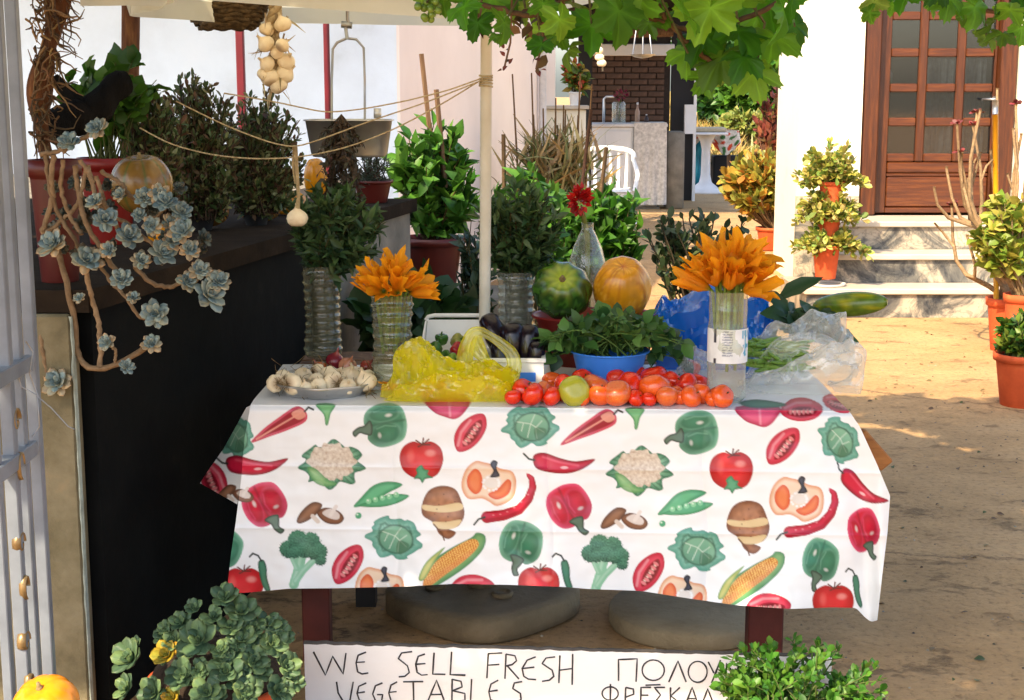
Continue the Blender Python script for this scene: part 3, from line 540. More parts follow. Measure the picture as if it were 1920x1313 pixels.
def line(x, y, pts, w, soft=1.2):
    P = np.asarray(pts, float); dm = np.full(x.size, 1e9); 
    for (ax, ay), (bx, by) in zip(P[:-1], P[1:]):
        ux, uy = bx-ax, by-ay; t = np.clip(((x-ax)*ux + (y-ay)*uy)/(ux*ux+uy*uy+1e-9), 0, 1); dm = np.minimum(dm, np.hypot(x-ax-t*ux, y-ay-t*uy))
    return np.clip((w-dm)/soft + .5, 0, 1)
def nz(x, y, f, s=0.0): return np.array([mnoise.noise((a*f + s, b*f - s, s)) for a, b in zip(x, y)])
def tomato(p, cx, cy, s=1, rot=0, leaf=True):
    i, x, y = p.loc(cx, cy, rot, 52*s); x, y = x/s, y/s
    m, sd = inpoly(x, y, [(0, -30), (18, -34), (36, -22), (41, 2), (30, 28), (8, 36), (-14, 34), (-34, 20), (-41, -4), (-34, -24), (-16, -34)])
    p.mix(i, m, grad(sd, 22, '#b3141d', '#e8333a')); a, r = el(x, y, 17, -12, 9, 6, 5); p.mix(i, a*.6*m, sp('#ffb0a6')); a, r = el(x, y, -20, -6, 6, 11, 6); p.mix(i, a*.35*m, sp('#ff8a80'))
    for pts in ([(2, -28), (-10, -36)], [(2, -28), (14, -38)], [(2, -28), (4, -40)], [(2, -28), (16, -28)], [(2, -28), (-6, -24)]): p.mix(i, line(x, y, pts, 1.4), sp('#6b2b22'))
    if leaf:
        m, sd = inpoly(x, y, [(0, 10), (6, 18), (14, 20), (12, 28), (22, 34), (8, 36), (2, 44), (-4, 36), (-14, 36), (-8, 26), (-10, 18)]); p.mix(i, m, grad(sd, 5, '#2f7d58', '#5fae84'))
def wedge(p, cx, cy, s=1, rot=0):
    i, x, y = p.loc(cx, cy, rot, 60*s); x, y = x/s, y/s
    m, sd = inpoly(x, y, [(-44, 4), (-26, -18), (4, -24), (34, -14), (46, 2), (30, 20), (0, 26), (-28, 20)]); p.mix(i, m, grad(sd, 12, '#c3123a', '#ea4a63'))
    m2, sd2 = inpoly(x, y, [(-30, 6), (-10, -4), (14, -5), (34, 2), (24, 14), (0, 19), (-20, 15)]); p.mix(i, m2, grad(sd2, 5, '#b01030', '#7d1020'))
    for k in range(6): a, r = el(x, y, -22 + k*9, 6 + 1.5*sin(k), 3.2, 6); p.mix(i, a, sp('#f08a8e')); 
    for k in range(5): a, r = el(x, y, -17 + k*9, 5, 1.3, 3); p.mix(i, a, sp('#ffd9c8'))
    p.mix(i, line(x, y, [(-34, -2), (-10, -13), (20, -13)], 2.5, 3)*.5, sp('#ffc0c8'))
def bell(p, cx, cy, s=1, rot=0, cs=('#7a0a28', '#d8143c', '#ef5a86'), sx=1.0):
    i, x, y = p.loc(cx, cy, 0, 70*s); a_ = radians(rot); x = x/sx; x, y = (x*cos(a_) + y*sin(a_))/s, (-x*sin(a_) + y*cos(a_))/s
    m, sd = inpoly(x, y, [(-4, -46), (16, -44), (34, -34), (42, -8), (40, 16), (24, 32), (8, 30), (-8, 36), (-28, 30), (-40, 8), (-40, -20), (-28, -40)]); p.mix(i, m, grad(sd, 9, cs[2], cs[1]))
    for ax, ay, aw, ah in ((-20, -4, 14, 30), (16, -4, 20, 28)):
        a, r = el(x, y, ax, ay, aw, ah, 6); t = np.clip(1.15 - r, 0, 1)[:, None]; p.mix(i, a*.5*m, sp(cs[0])*(1-t) + sp(cs[1])*t); a, r = el(x, y, ax, ay, aw, ah, 2); p.mix(i, np.clip(1-abs(r-1)*5, 0, 1)*.3*m, sp(cs[2]))
        a, r = el(x, y, ax + 3, ay + (13 if ax > 0 else -9), 5 if ax > 0 else 3, 3 if ax > 0 else 6, 3); p.mix(i, a*.75, sp('#f4f4ee')); p.mix(i, line(x, y, [(ax - aw*.5, ay - ah*.7), (ax - aw*.72, ay), (ax - aw*.5, ay + ah*.6)], 1.2, 3)*.55*m, sp(cs[2]))
    p.mix(i, line(x, y, [(-4, -42), (-3, 0), (-1, 28)], 2, 4)*.6, sp(cs[0])); p.mix(i, m*np.clip((x*.5 + y)/40, 0, 1)*.45, sp(cs[0])); m, sd = inpoly(x, y, [(-12, 24), (0, 20), (16, 24), (14, 36), (10, 46), (16, 56), (6, 60), (-2, 48), (-4, 36)]); p.mix(i, m, grad(sd, 5, '#1d2b25', '#5e7a68'))
GREENB = ('#1d5040', '#3f8a68', '#86c3a4')
def cabbage(p, cx, cy, s=1, rot=0, sx=1.0):
    i, x, y = p.loc(cx, cy, 0, 70*s); a_ = radians(rot); x = x/sx; x, y = (x*cos(a_) + y*sin(a_))/s, (-x*sin(a_) + y*cos(a_))/s
    out = [(math.cos(t)*(52 + 6*sin(7*t) + 4*sin(13*t + 1)), math.sin(t)*(40 + 4*sin(6*t + 2) + 3*sin(11*t))) for t in np.linspace(0, 2*pi, 34)[:-1]]
    m, sd = inpoly(x, y, out); th = np.arctan2(y, x); p.mix(i, m, grad(sd, 14, '#4f9a88', '#93cfb8')); p.mix(i, m*(np.sin(th*26 + 2*np.sin(sd*.3)) > .35)*.4, sp('#5fae98')); p.mix(i, m*np.clip(1-abs(sd-13)/4, 0, 1)*.75, sp('#2e6650'))
    m2, r = el(x, y, 3, 2, 33, 27, 3); t = np.clip((y + 27)/54, 0, 1)[:, None]; p.mix(i, m2, sp('#8fc7a6')*(1-t) + sp('#5f9c80')*t); p.mix(i, np.clip(1-abs(r-1)*9, 0, 1)*.75, sp('#23523f'))
    for q in ([(-26, -8), (0, -4), (26, 12)], [(0, -4), (8, -22)], [(0, -4), (-6, 22)], [(10, 3), (22, -10)], [(10, 3), (12, 24)], [(-14, -6), (-18, 10)]): p.mix(i, line(x, y, q, 1.0)*m2*.8, sp('#d6ecd9'))
    m3, sd = inpoly(x, y, [(8, 4), (30, 6), (26, 22), (10, 27)]); p.mix(i, m3*.75, sp('#46785a'))
def cauli(p, cx, cy, s=1):
    i, x, y = p.loc(cx, cy, 0, 75*s); x, y = x/s, y/s; out = [(math.cos(t)*(57 + 8*sin(9*t)), math.sin(t)*(41 + 7*sin(8*t + 1))) for t in np.linspace(0, 2*pi, 40)[:-1]]
    m, sd = inpoly(x, y, out); th = np.arctan2(y, x); p.mix(i, m, grad(sd, 14, '#2f7d5e', '#8ec7a4')); p.mix(i, m*(np.sin(th*34) > .3)*.45, sp('#1f5c44'))
    rr = np.hypot(x/45, (y + 5)/35); b = rr + .06*np.sin(th*11) + .04*np.sin(th*17); m2 = np.clip((1-b)*25, 0, 1); n1 = nz(x, y, .16); n2 = nz(x, y, .33, 3); t = np.clip(.72 + .5*n1 + .35*n2 - .25*np.clip(b-.6, 0, 1), 0, 1)[:, None]
    p.mix(i, m2, sp('#b69a84')*(1-t) + sp('#f4ead9')*t); m3, sd = inpoly(x, y, [(-46, 6), (-30, 8), (-8, 28), (10, 36), (-10, 42), (-34, 32)]); p.mix(i, m3*.9, grad(sd, 8, '#4d9a5a', '#9bcf8e'))
def redpep(p, cx, cy, s=1, rot=-27):
    i, x, y = p.loc(cx, cy, rot, 80*s); x, y = x/s, y/s; m, sd = inpoly(x, y, [(-62, 2), (-30, -10), (10, -17), (44, -20), (56, -4), (48, 13), (14, 13), (-26, 8)]); p.mix(i, m, grad(sd, 6, '#d51f45', '#a3102c')); p.mix(i, np.clip(1-abs(sd-3)/2.5, 0, 1)*m*.7, sp('#f0708c'))
    p.mix(i, line(x, y, [(-50, 1), (10, -3), (46, -5)], 1.6), sp('#f0a090')); m2, _ = inpoly(x, y, [(30, -12), (50, -12), (52, 4), (36, 4)]); p.mix(i, m2*.9, sp('#f2a58f')); p.mix(i, line(x, y, [(54, -4), (64, -8), (70, 0)], 1.8), sp('#3a3b33'))
def chili(p, cx, cy, s=1, rot=0, cs=('#8c0f2d', '#dd2147'), sx=1):
    i, x, y = p.loc(cx, cy, 0, 85*s); a_ = radians(rot); x = x/sx; x, y = (x*cos(a_) + y*sin(a_))/s, (-x*sin(a_) + y*cos(a_))/s
    m, sd = inpoly(x, y, [(-50, -14), (-30, -20), (0, -10), (30, -4), (66, -8), (44, 10), (14, 19), (-20, 17), (-46, 8)]); p.mix(i, m, grad(sd, 9, cs[0], cs[1])); p.mix(i, line(x, y, [(-32, -12), (0, -2), (34, 4)], 1.5, 4)*.6*m, sp('#ff7c98')); a, r = el(x, y, 8, 8, 7, 2.5); p.mix(i, a*.8, sp('#ffd7da'))
    p.mix(i, line(x, y, [(-48, -6), (-58, -8), (-68, -18)], 1.8), sp('#2c3b33'))
def curl(p, cx, cy, s=1):
    i, x, y = p.loc(cx, cy, 0, 75*s); x, y = x/s, y/s; pts = [(-42, 28), (-10, 24), (18, 14), (36, -6), (44, -28), (42, -44), (34, -52)]; T_ = np.linspace(0, 1, 40); k = np.linspace(0, 1, 7); Q = np.stack([np.interp(T_, k, [q[0] for q in pts]), np.interp(T_, k, [q[1] for q in pts])], -1)
    for (a, b2), t in zip(Q, T_): e, r = el(x, y, a, b2, 9.5*(1-t)**.5 + 1.5, 9.5*(1-t)**.5 + 1.5); p.mix(i, e, sp('#b30f33')); 
    for (a, b2), t in zip(Q, T_): e, r = el(x, y, a - 1, b2 - 2, 5*(1-t)**.5 + .5, 4*(1-t)**.5 + .5, 3); p.mix(i, e*.7, sp('#d92a4c'))
    for k in range(6): e, r = el(x, y, -30 + 13*k, 24 - 2.2*k*k*.7, 2, 1.2); p.mix(i, e*.8, sp('#f5a0ae'))
    p.mix(i, line(x, y, [(-46, 28), (-58, 32), (-66, 42)], 1.8), sp('#2a3a3a'))
def orbell(p, cx, cy, s=1):
    i, x, y = p.loc(cx, cy, 0, 70*s); x, y = x/s, y/s; m, sd = inpoly(x, y, [(-10, -38), (6, -34), (22, -26), (44, -20), (51, 2), (44, 30), (16, 44), (0, 36), (-14, 30), (-40, 30), (-52, 6), (-44, -24), (-26, -40)]); p.mix(i, m, grad(sd, 8, '#e89a6a', '#fbe0c4'))
    for P_ in ([(-26, -26), (-14, -14), (-14, 12), (-26, 22), (-40, 8), (-40, -12)], [(-2, 22), (16, 12), (34, -6), (42, 2), (36, 22), (14, 32)]): m2, sd2 = inpoly(x, y, P_); p.mix(i, m2, grad(sd2, 8, '#e2552f', '#f48a56'))
    a, r = el(x, y, 6, -2, 17, 13, 4); p.mix(i, a, sp('#f3ece4'))
    for k in range(14): t = k*2.4; e, r = el(x, y, 4 + 15*cos(t), 2 + 13*sin(t), 2.6, 2.2); p.mix(i, e, sp('#ffffff')); 
    m2, sd = inpoly(x, y, [(2, -10), (8, -22), (2, -34), (8, -42), (16, -38), (14, -26), (20, -12)]); p.mix(i, m2, grad(sd, 5, '#15161c', '#4b4f60'))
def mush(p, cx, cy, s=1):
    i, x, y = p.loc(cx, cy, 0, 55*s); x, y = x/s, y/s; m, sd = inpoly(x, y, [(-44, 14), (-34, -4), (-14, -20), (4, -16), (-4, 0), (-22, 14), (-38, 20)]); p.mix(i, m, grad(sd, 9, '#5d3a28', '#a3765a')); p.mix(i, line(x, y, [(-14, 6), (-4, 16)], 4), sp('#e9dcd0'))
    m, sd = inpoly(x, y, [(-6, 0), (10, -10), (34, -4), (45, 10), (34, 21), (10, 18)]); p.mix(i, m, grad(sd, 5, '#5b3826', '#8d5f45')); m2, _ = inpoly(x, y, [(4, 0), (20, -8), (36, 2), (34, 12), (18, 10)]); p.mix(i, m2, sp('#eadfd8')); p.mix(i, line(x, y, [(20, 4), (30, -12)], 3.5), sp('#f4ebe4'))
def peas(p, cx, cy, s=1):
    i, x, y = p.loc(cx, cy, 0, 65*s); x, y = x/s, y/s; m, sd = inpoly(x, y, [(-50, 20), (-36, 2), (-14, -20), (14, -28), (42, -22), (14, -6), (-20, 14)]); p.mix(i, m, grad(sd, 8, '#2f8d5c', '#66c08d')); m, sd = inpoly(x, y, [(-42, 18), (-14, 8), (18, -4), (54, -2), (34, 12), (0, 20)]); p.mix(i, m, grad(sd, 5, '#2d8a58', '#5ab583'))
    for k in range(5): e, r = el(x, y, -22 + k*13, 9 - k*3, 5.2, 5.2); p.mix(i, e, sp('#8ed8a6')); e, r = el(x, y, -23 + k*13, 7.5 - k*3, 1.8, 1.8); p.mix(i, e, sp('#e6fbe8'))
    e, r = el(x, y, -41, 36, 6, 6); p.mix(i, e, sp('#4fae80')); e, r = el(x, y, -43, 34, 1.8, 1.8); p.mix(i, e, sp('#e6fbe8'))
def potato(p, cx, cy, s=1):
    i, x, y = p.loc(cx, cy, 0, 65*s); x, y = x/s, y/s; m, sd = inpoly(x, y, [(-4, -46), (22, -40), (34, -18), (40, 8), (28, 30), (10, 34), (24, 42), (10, 54), (-8, 44), (-18, 24), (-38, 10), (-40, -10), (-28, -36)]); t = nz(x, y, .12)[:, None]*.25; p.mix(i, m, grad(sd, 16, '#7b4a32', '#b77f5c')*(1 + t))
    for P_ in ([(-38, -10), (-8, -8), (30, -14), (36, -2), (4, 4), (-34, 0)], [(-20, 22), (4, 22), (34, 18), (20, 34), (-10, 34)]): m2, _ = inpoly(x, y, P_); p.mix(i, m2, sp('#ecd3a2'))
    p.mix(i, line(x, y, [(-18, 26), (-2, 44), (2, 56)], 1.4), sp('#6f4630')); 
    for k in range(9): e, r = el(x, y, -25 + (k*17) % 55, -34 + (k*23) % 60, 1.4, 1.1); p.mix(i, e*m*.8, sp('#5d3423'))
def brocc(p, cx, cy, s=1):
    i, x, y = p.loc(cx, cy, 0, 68*s); x, y = x/s, y/s
    for q, w_ in (([(-2, 6), (-8, 30), (-16, 56)], 9), ([(22, 10), (2, 30), (-12, 50)], 6), ([(-20, 4), (-10, 26)], 5)): p.mix(i, line(x, y, q, w_), sp('#8fcba8')); p.mix(i, line(x + 2, y, q, w_*.3, 4)*.6, sp('#c4e6cf'))
    n1 = nz(x, y, .35); 
    for a, b2, r_ in ((-26, -10, 17), (-8, -26, 20), (16, -24, 18), (32, -6, 15), (34, 10, 11), (4, -8, 15), (-14, -4, 11), (20, -2, 12)):
        r = np.hypot(x-a, y-b2) + 3*n1; m = np.clip((r_-r)/2 + .5, 0, 1); t = np.clip(.55 - (y-b2)/r_*.35 + .6*n1, 0, 1)[:, None]; p.mix(i, m, sp('#1e4f40')*(1-t) + sp('#5b9a7c')*t)
def gchili(p, cx, cy, s=1, sx=1):
    i, x, y = p.loc(cx, cy, 0, 60*s); x, y = x/s/sx, y/s; m, sd = inpoly(x, y, [(-8, -18), (2, -22), (8, -8), (9, 12), (15, 34), (10, 40), (0, 26), (-6, 4)]); p.mix(i, m, grad(sd, 5, '#1f5040', '#4a8a6c')); p.mix(i, line(x, y, [(-2, -20), (-8, -30), (-18, -34), (-24, -28)], 1.7), sp('#22302c'))
def corn(p, cx, cy, s=1, rot=-33):
    i, x, y = p.loc(cx, cy, rot, 90*s); x, y = x/s, y/s; m, sd = inpoly(x, y, [(-72, 6), (-40, -18), (10, -20), (50, -16), (64, -18), (74, -4), (58, 14), (20, 24), (-30, 26), (-70, 22)]); p.mix(i, m, grad(sd, 8, '#3f8a5e', '#7cb070'))
    m2, sd = inpoly(x, y, [(-70, 4), (-30, -14), (20, -17), (52, -12), (54, 4), (20, 13), (-30, 16), (-70, 18)]); k = (np.sin(x*1.25 + 1.5*np.floor(y/4.2)) > -.3) & (np.sin(y*1.5) > -.75); t = k.astype(float)[:, None]; p.mix(i, m2, sp('#d98a3c')*(1-t) + sp('#f6c56e')*t); p.mix(i, m2*np.clip((y-2)/12, 0, .5), sp('#e8915a'))
    m3, sd = inpoly(x, y, [(-74, -6), (-44, -24), (0, -28), (-30, -16), (-66, 2)]); p.mix(i, m3, grad(sd, 5, '#6aa35e', '#d5d37c'))
def stub(p, cx, cy, s=1):
    i, x, y = p.loc(cx, cy, 0, 40*s); m, sd = inpoly(x, y, [(-20, -14), (16, -14), (8, 4), (3, 24), (-2, 24), (-5, 6)]); p.mix(i, m, grad(sd, 5, '#3f8f5c', '#84c887'))
def pinkend(p, cx, cy, s=1):
    i, x, y = p.loc(cx, cy, 0, 60*s); m, sd = inpoly(x, y, [(-40, -22), (40, -22), (34, 2), (16, 16), (-4, 12), (-26, 2)]); p.mix(i, m, grad(sd, 10, '#b81a4c', '#ee5c86')); p.mix(i, line(x, y, [(4, -20), (6, 10)], 2, 3)*.6, sp('#ffb5c8'))
def paint_print(p):
    redpep(p, 525, 800); redpep(p, 1105, 805); stub(p, 612, 772); stub(p, 1192, 780)
    for x, y in ((718, 797), (1302, 811)): bell(p, x, y, .98, 82, GREENB)
    bell(p, 975, 1022, .98, 18, GREENB); bell(p, 1537, 1054, .95, 22, GREENB, .86)
    for x, y in ((790, 862), (1371, 882)): tomato(p, x, y)
    for x, y in ((455, 1098), (1010, 1096), (1562, 1130)): tomato(p, x, y, .95, 0, False)
    for x, y, r in ((880, 811, -52), (1466, 836, -48), (650, 1058, -55), (1214, 1073, -55), (885, 1100, 0), (1440, 1135, 0), (402, 902, 70)): wedge(p, x, y, .95, r)
    for x, y, r, k in ((995, 799, 0, 1), (1574, 826, 30, .78), (740, 1009, 12, 1), (1308, 1031, 12, 1), (441, 818, 20, .7)): cabbage(p, x, y, .96, r, k)
    cauli(p, 622, 871); cauli(p, 1199, 883); chili(p, 1050, 869); chili(p, 475, 872, 1, -4); chili(p, 1614, 915, 1, 28, sx=.85)
    curl(p, 955, 942); curl(p, 1522, 970); orbell(p, 917, 905); orbell(p, 1494, 935); orbell(p, 712, 1100, .9); orbell(p, 1280, 1116, .9)
    bell(p, 497, 950, .98, -24); bell(p, 1068, 953, .98, -24); bell(p, 1620, 998, .98, -20, sx=.72)
    mush(p, 600, 962); mush(p, 1170, 972); peas(p, 713, 931); peas(p, 1283, 946); potato(p, 831, 957); potato(p, 1403, 985); brocc(p, 567, 1040); brocc(p, 1133, 1048)
    gchili(p, 492, 1072); gchili(p, 1060, 1072); gchili(p, 1605, 1100, 1, .8); corn(p, 850, 1049); corn(p, 1411, 1084); pinkend(p, 838, 770); pinkend(p, 1420, 785)
    mush(p, 440, 925, .8); bell(p, 415, 1030, .9, 30, GREENB)
    wedge(p, 1502, 767, .9, 0); wedge(p, 1572, 755, .7, 20); i, x, y = p.loc(1430, 757, 0, 60); m, sd = inpoly(x, y, [(-45, -2), (-10, -8), (42, 0), (30, 7), (-20, 8)]); p.mix(i, m, grad(sd, 5, '#2f5a48', '#5b8f70'))
def poly_at(pts, n):
    P = np.asarray(pts, float); s = np.concatenate([[0], np.cumsum(np.hypot(*np.diff(P, axis=0).T))]); s /= s[-1]; k = np.linspace(0, 1, n)
    from numpy import interp; Q = np.stack([interp(k, s, P[:, 0]), interp(k, s, P[:, 1])], -1)
    for _ in range(max(2, n // 60)): Q[1:-1] = (Q[:-2] + Q[1:-1]*2 + Q[2:]) / 4
    return Q
NX, NY = 700, 215
top = poly_at([(470, 759), (740, 761), (1100, 766), (1400, 769), (1592, 771)], NX); bot = poly_at([(425, 1113), (470, 1111), (540, 1104), (640, 1103), (760, 1100), (850, 1095), (960, 1097), (1060, 1101), (1110, 1105), (1200, 1108), (1290, 1122), (1380, 1135), (1480, 1142), (1560, 1139), (1605, 1140), (1622, 1158), (1634, 1167), (1645, 1163)], NX)
lef = poly_at([(470, 759), (459, 820), (452, 900), (442, 980), (433, 1040), (425, 1113)], NY); rig = poly_at([(1592, 771), (1612, 800), (1645, 872), (1669, 930), (1664, 1000), (1654, 1080), (1645, 1163)], NY)
u = np.linspace(0, 1, NX)[None, :, None]; v_ = np.linspace(0, 1, NY)[:, None, None]
S = (1-v_)*top[None] + v_*bot[None] + (1-u)*lef[:, None] + u*rig[:, None] - ((1-u)*(1-v_)*top[0] + u*(1-v_)*top[-1] + (1-u)*v_*bot[0] + u*v_*bot[-1])
PXX, PYY = S[..., 0], S[..., 1]; uu, vv = u[..., 0], v_[..., 0]
Dd = dfront(PXX) - .012 - .045*vv**1.2 + .017*vv*np.sin(PXX/88 + .6 + .5*np.sin(PXX/210)) + .008*vv*np.sin(PXX/37 + 2*vv) + .005*vv**2*np.sin(PXX/19 + 1) + .022*np.exp(-((PXX - 1600 - 30*vv)/22)**2)*vv - .03*np.exp(-((PXX - 1652)/16)**2)*vv + .004*np.sin(PXX/60 + PYY/45)*vv
Dd += .012*np.exp(-(vv/.02)**2) ; Dd += .006*np.exp(-((PXX - 950 - (PYY - 1000)*.8)/16)**2)*vv*(PYY > 960)
CW = np.array([mnoise.noise((a/70, b_/45, 1.0)) + .5*mnoise.noise((a/26, b_/20, 5.0)) for a, b_ in zip(PXX.ravel(), PYY.ravel())]).reshape(PXX.shape); Dd += .0035*CW*np.clip(vv*6, 0, 1)
for q_ in (742, 1032, 1322): Dd += .0045*np.exp(-np.abs(PXX - q_ - 6*np.sin(PYY/50))/7)*np.clip(vv*5, 0, 1)
for q_ in (868, 985): Dd -= .004*np.exp(-np.abs(PYY - q_ - PXX*.012)/5)
mb = MB(); p = Paint(PXX, PYY, (.74, .76, .77)); paint_print(p); idx = np.arange(NX*NY).reshape(NY, NX)
mb.add(Wn(PXX, PYY, Dd).reshape(-1, 3), np.stack([idx[:-1, :-1], idx[1:, :-1], idx[1:, 1:], idx[:-1, 1:]], -1).reshape(-1, 4), p.C)
cl = thing('printed_tablecloth', 'white oilcloth printed with vegetables hanging over the front of the stall table', 'tablecloth', (0.05, 3.75, .3))
obj('front_drop', mb, CLOTH, cl)
def patch(name, A, B, dA, dB, n, m_):               # ruled sheet between two photo curves at two depths
    a, b2 = poly_at(A, n), poly_at(B, n); t = np.linspace(0, 1, m_)[:, None, None]; S = a[None]*(1-t) + b2[None]*t; dA_, dB_ = np.interp(np.linspace(0, 1, n), np.linspace(0, 1, len(dA)), dA), np.interp(np.linspace(0, 1, n), np.linspace(0, 1, len(dB)), dB)
    Dp = dA_[None]*(1-t[..., 0]) + dB_[None]*t[..., 0]; p = Paint(S[..., 0], S[..., 1], (.74, .76, .77)); paint_print(p); idx = np.arange(n*m_).reshape(m_, n); mb = MB()
    mb.add(Wn(S[..., 0], S[..., 1], Dp).reshape(-1, 3), np.stack([idx[:-1, :-1], idx[1:, :-1], idx[1:, 1:], idx[:-1, 1:]], -1).reshape(-1, 4), p.C); return obj(name, mb, CLOTH, cl)
patch('side_drop', [(471, 760), (459, 820), (452, 900), (445, 946)], [(462, 764), (420, 840), (392, 880), (375, 906)], [3.775, 3.765, 3.76, 3.755], [3.80, 3.92, 3.97, 3.99], 110, 50)
# cloth on the table top (covers the front two thirds)
nx, ny = 330, 60; xs_ = np.linspace(0, 1, nx)[None]; ys_ = np.linspace(0, 1, ny)[:, None]
XL, XR = W(470, 759, dfront(470)).x, W(1592, 771, dfront(1592)).x
Xw = XL + (XR - XL)*xs_ + 0*ys_; pxf = 470 + 1122*xs_; Yw = dfront(pxf)*(1-ys_) + 4.33*ys_ + .001; Zw = ZTAB + .0015*np.sin(Xw*23 + Yw*11) + .001; zf = np.interp(pxf, np.linspace(470, 1592, NX), Wn(top[:, 0], top[:, 1], dfront(top[:, 0]))[:, 2]); kb = np.clip(ys_*12, 0, 1); Zw = zf*(1-kb) + (Zw + .0015)*kb
rx = Xw/Yw; # photo position of each vertex, so that the print runs on over the edge
tz = (Zw - CAMH)/Yw; ry = (tz*cos(PITCH) + sin(PITCH))/(cos(PITCH) - tz*sin(PITCH)); k_ = cos(PITCH) + ry*sin(PITCH); PXt, PYt = 960 + FOC*rx*k_, 656.5 - FOC*ry
p = Paint(PXt, PYt, (.74, .76, .77)); paint_print(p); idx = np.arange(nx*ny).reshape(ny, nx); mb = MB()
mb.add(np.stack([Xw, Yw, Zw], -1).reshape(-1, 3), np.stack([idx[:-1, :-1], idx[:-1, 1:], idx[1:, 1:], idx[1:, :-1]], -1).reshape(-1, 4), p.C); obj('top_sheet', mb, CLOTH, cl)
# ------------------------------------------------------------ umbrella
R = 170*M(900, 1180, 4.3); uy = T(900, 1212).y + R*1.05; ux = W(905, 1120, uy).x; HB = W(900, 1160, uy - R).z
um = thing('market_umbrella', 'cream market umbrella on a pale pole rising through the stall', 'umbrella', (ux, uy, 0))
mb = MB(); kz = HB/.15
def sq(th, z): return 1 + .06*np.cos(4*th)
mb.lathe([(r_, z_*kz) for r_, z_ in [(R*.94, .0), (R, .02), (R*1.0, .125), (R*.96, .148), (R*.8, .150), (R*.78, .144), (R*.62, .152), (R*.6, .146), (R*.3, .165), (.05, .168)]], 48, (ux, uy, 0), fn=sq); ub = obj('base', mb, DARKC, um)
for a in (-.14, .06): mb = MB(); mb.lathe([(.03, .0), (.032, .009), (.024, .015), (.02, .009)], 16, (ux + a, uy - .14 + abs(a)*.9, .151*kz)); obj('filler_cap', mb, DARKC, ub)
mb = MB(); mb.lathe([(.05, 0), (.042, .035), (.03, .13), (.026, .15)], 20, (ux, uy, .165*kz)); obj('collar', mb, DARKC, um)
mb = MB(); mb.tube([(ux, uy, .16), (ux + .012, uy, 1.2), (ux + .02, uy, 2.2)], .0165, 14); obj('pole', mb, POLEM, um)
cx_, cz = ux + .02, 2.22; RM = 1.0; ang = [radians(-90 + 45*k) for k in range(8)]; rim = [Vector((cx_ + RM*cos(a), uy + RM*sin(a), 1.80 + .22*max(0, cos(a)))) for a in ang]
mb = MB(); ap = Vector((cx_, uy, cz))
for k in range(8):
    a, b2 = rim[k], rim[(k+1) % 8]; v = []
    for i in range(9):
        t = i/8
        for j in range(9): q = (a*(1-j/8) + b2*(j/8))*t + ap*(1-t); q.z -= .05*sin(pi*t)*(1 - (j/4-1)**2) ; v.append(q)
    mb.add(v, [(i*9+j, i*9+j+1, i*9+10+j, i*9+9+j) for i in range(8) for j in range(8)], (.6, .58, .45))
obj('canopy', mb, CREAMF, um)
drops = [(.04, .05)]*8; drops = [(.05, .06), (.05, .05), (.05, .05), (.05, .05), (.05, .05), (.06, .06), (.06, .06), (.05, .118)]
for k in range(8):
    a, b2 = rim[k], rim[(k+1) % 8]; d0, d1 = drops[k]; v = []; n = 40
    if k == 7: b2 = b2 + Vector((.035, 0, 0))
    for r in range(9):
        for j in range(n+1):
            t = j/n; q = a*(1-t) + b2*t; e = min(1, min(t, 1-t)/.035); e = math.sqrt(max(0, 1-(1-e)**2))*.75 + .25; dz = (d0*(1-t) + d1*t)*e; n_ = Vector((q.x-cx_, q.y-uy, 0)).normalized(); v.append(q + Vector((0, 0, -dz*r/8)) + n_*(.012*sin(t*9 + k)*r/8))
    mb = MB(); mb.add(v, [(r*(n+1)+j, r*(n+1)+j+1, r*(n+1)+n+2+j, r*(n+1)+n+1+j) for r in range(8) for j in range(n)], (.6, .58, .45)); obj('valance', mb, CREAMF, um)
    mb = MB(); mb.tube([a, ap - Vector((0, 0, .04))], .006, 5); obj('rib', mb, STEEL, um)
# second cream cloth edge at the upper left
mb = MB(); a, b2 = W(150, 0, 3.55), W(312, 0, 3.55); n = 30; v = []
for r in range(6):
    for j in range(n+1): t = j/n; e = min(1, (1-t)/.06); e = math.sqrt(max(0, 1-(1-e)**2)); v.append((a.x + (b2.x-a.x)*t, 3.55 + .01*sin(t*8), W(0, 11, 3.55).z + (1-r/5)*.12 + (1-e)*.012*(r/5)))
mb.add(v, [(r*(n+1)+j, r*(n+1)+j+1, r*(n+1)+n+2+j, r*(n+1)+n+1+j) for r in range(5) for j in range(n)]); mb.box((a.x, 3.56, W(0, 11, 3.55).z + .10), (b2.x, 4.4, W(0, 11, 3.55).z + .12)); obj('awning_cloth', mb, CREAMF, label='cream awning edge at the upper left corner beside the hanging dried roots', cat='awning')
mb = MB(); r_ = 146*M(1290, 1190, 4.3); yf = T(1290, 1226).y; p = W(1292, 1170, yf + r_); mb.lathe([(r_*.97, 0), (r_, .01), (r_, .045), (r_*.97, .055), (r_*.5, .058), (.02, .06)], 48, (p.x, yf + r_, 0)); obj('round_slab', mb, mat('pale_concrete_slab', [(.2, H('#6e6046')), (.45, H('#8f8062')), (.8, H('#a89878'))], 6, .9, .8, 30), label='round concrete umbrella weight lying under the right half of the table', cat='slab')
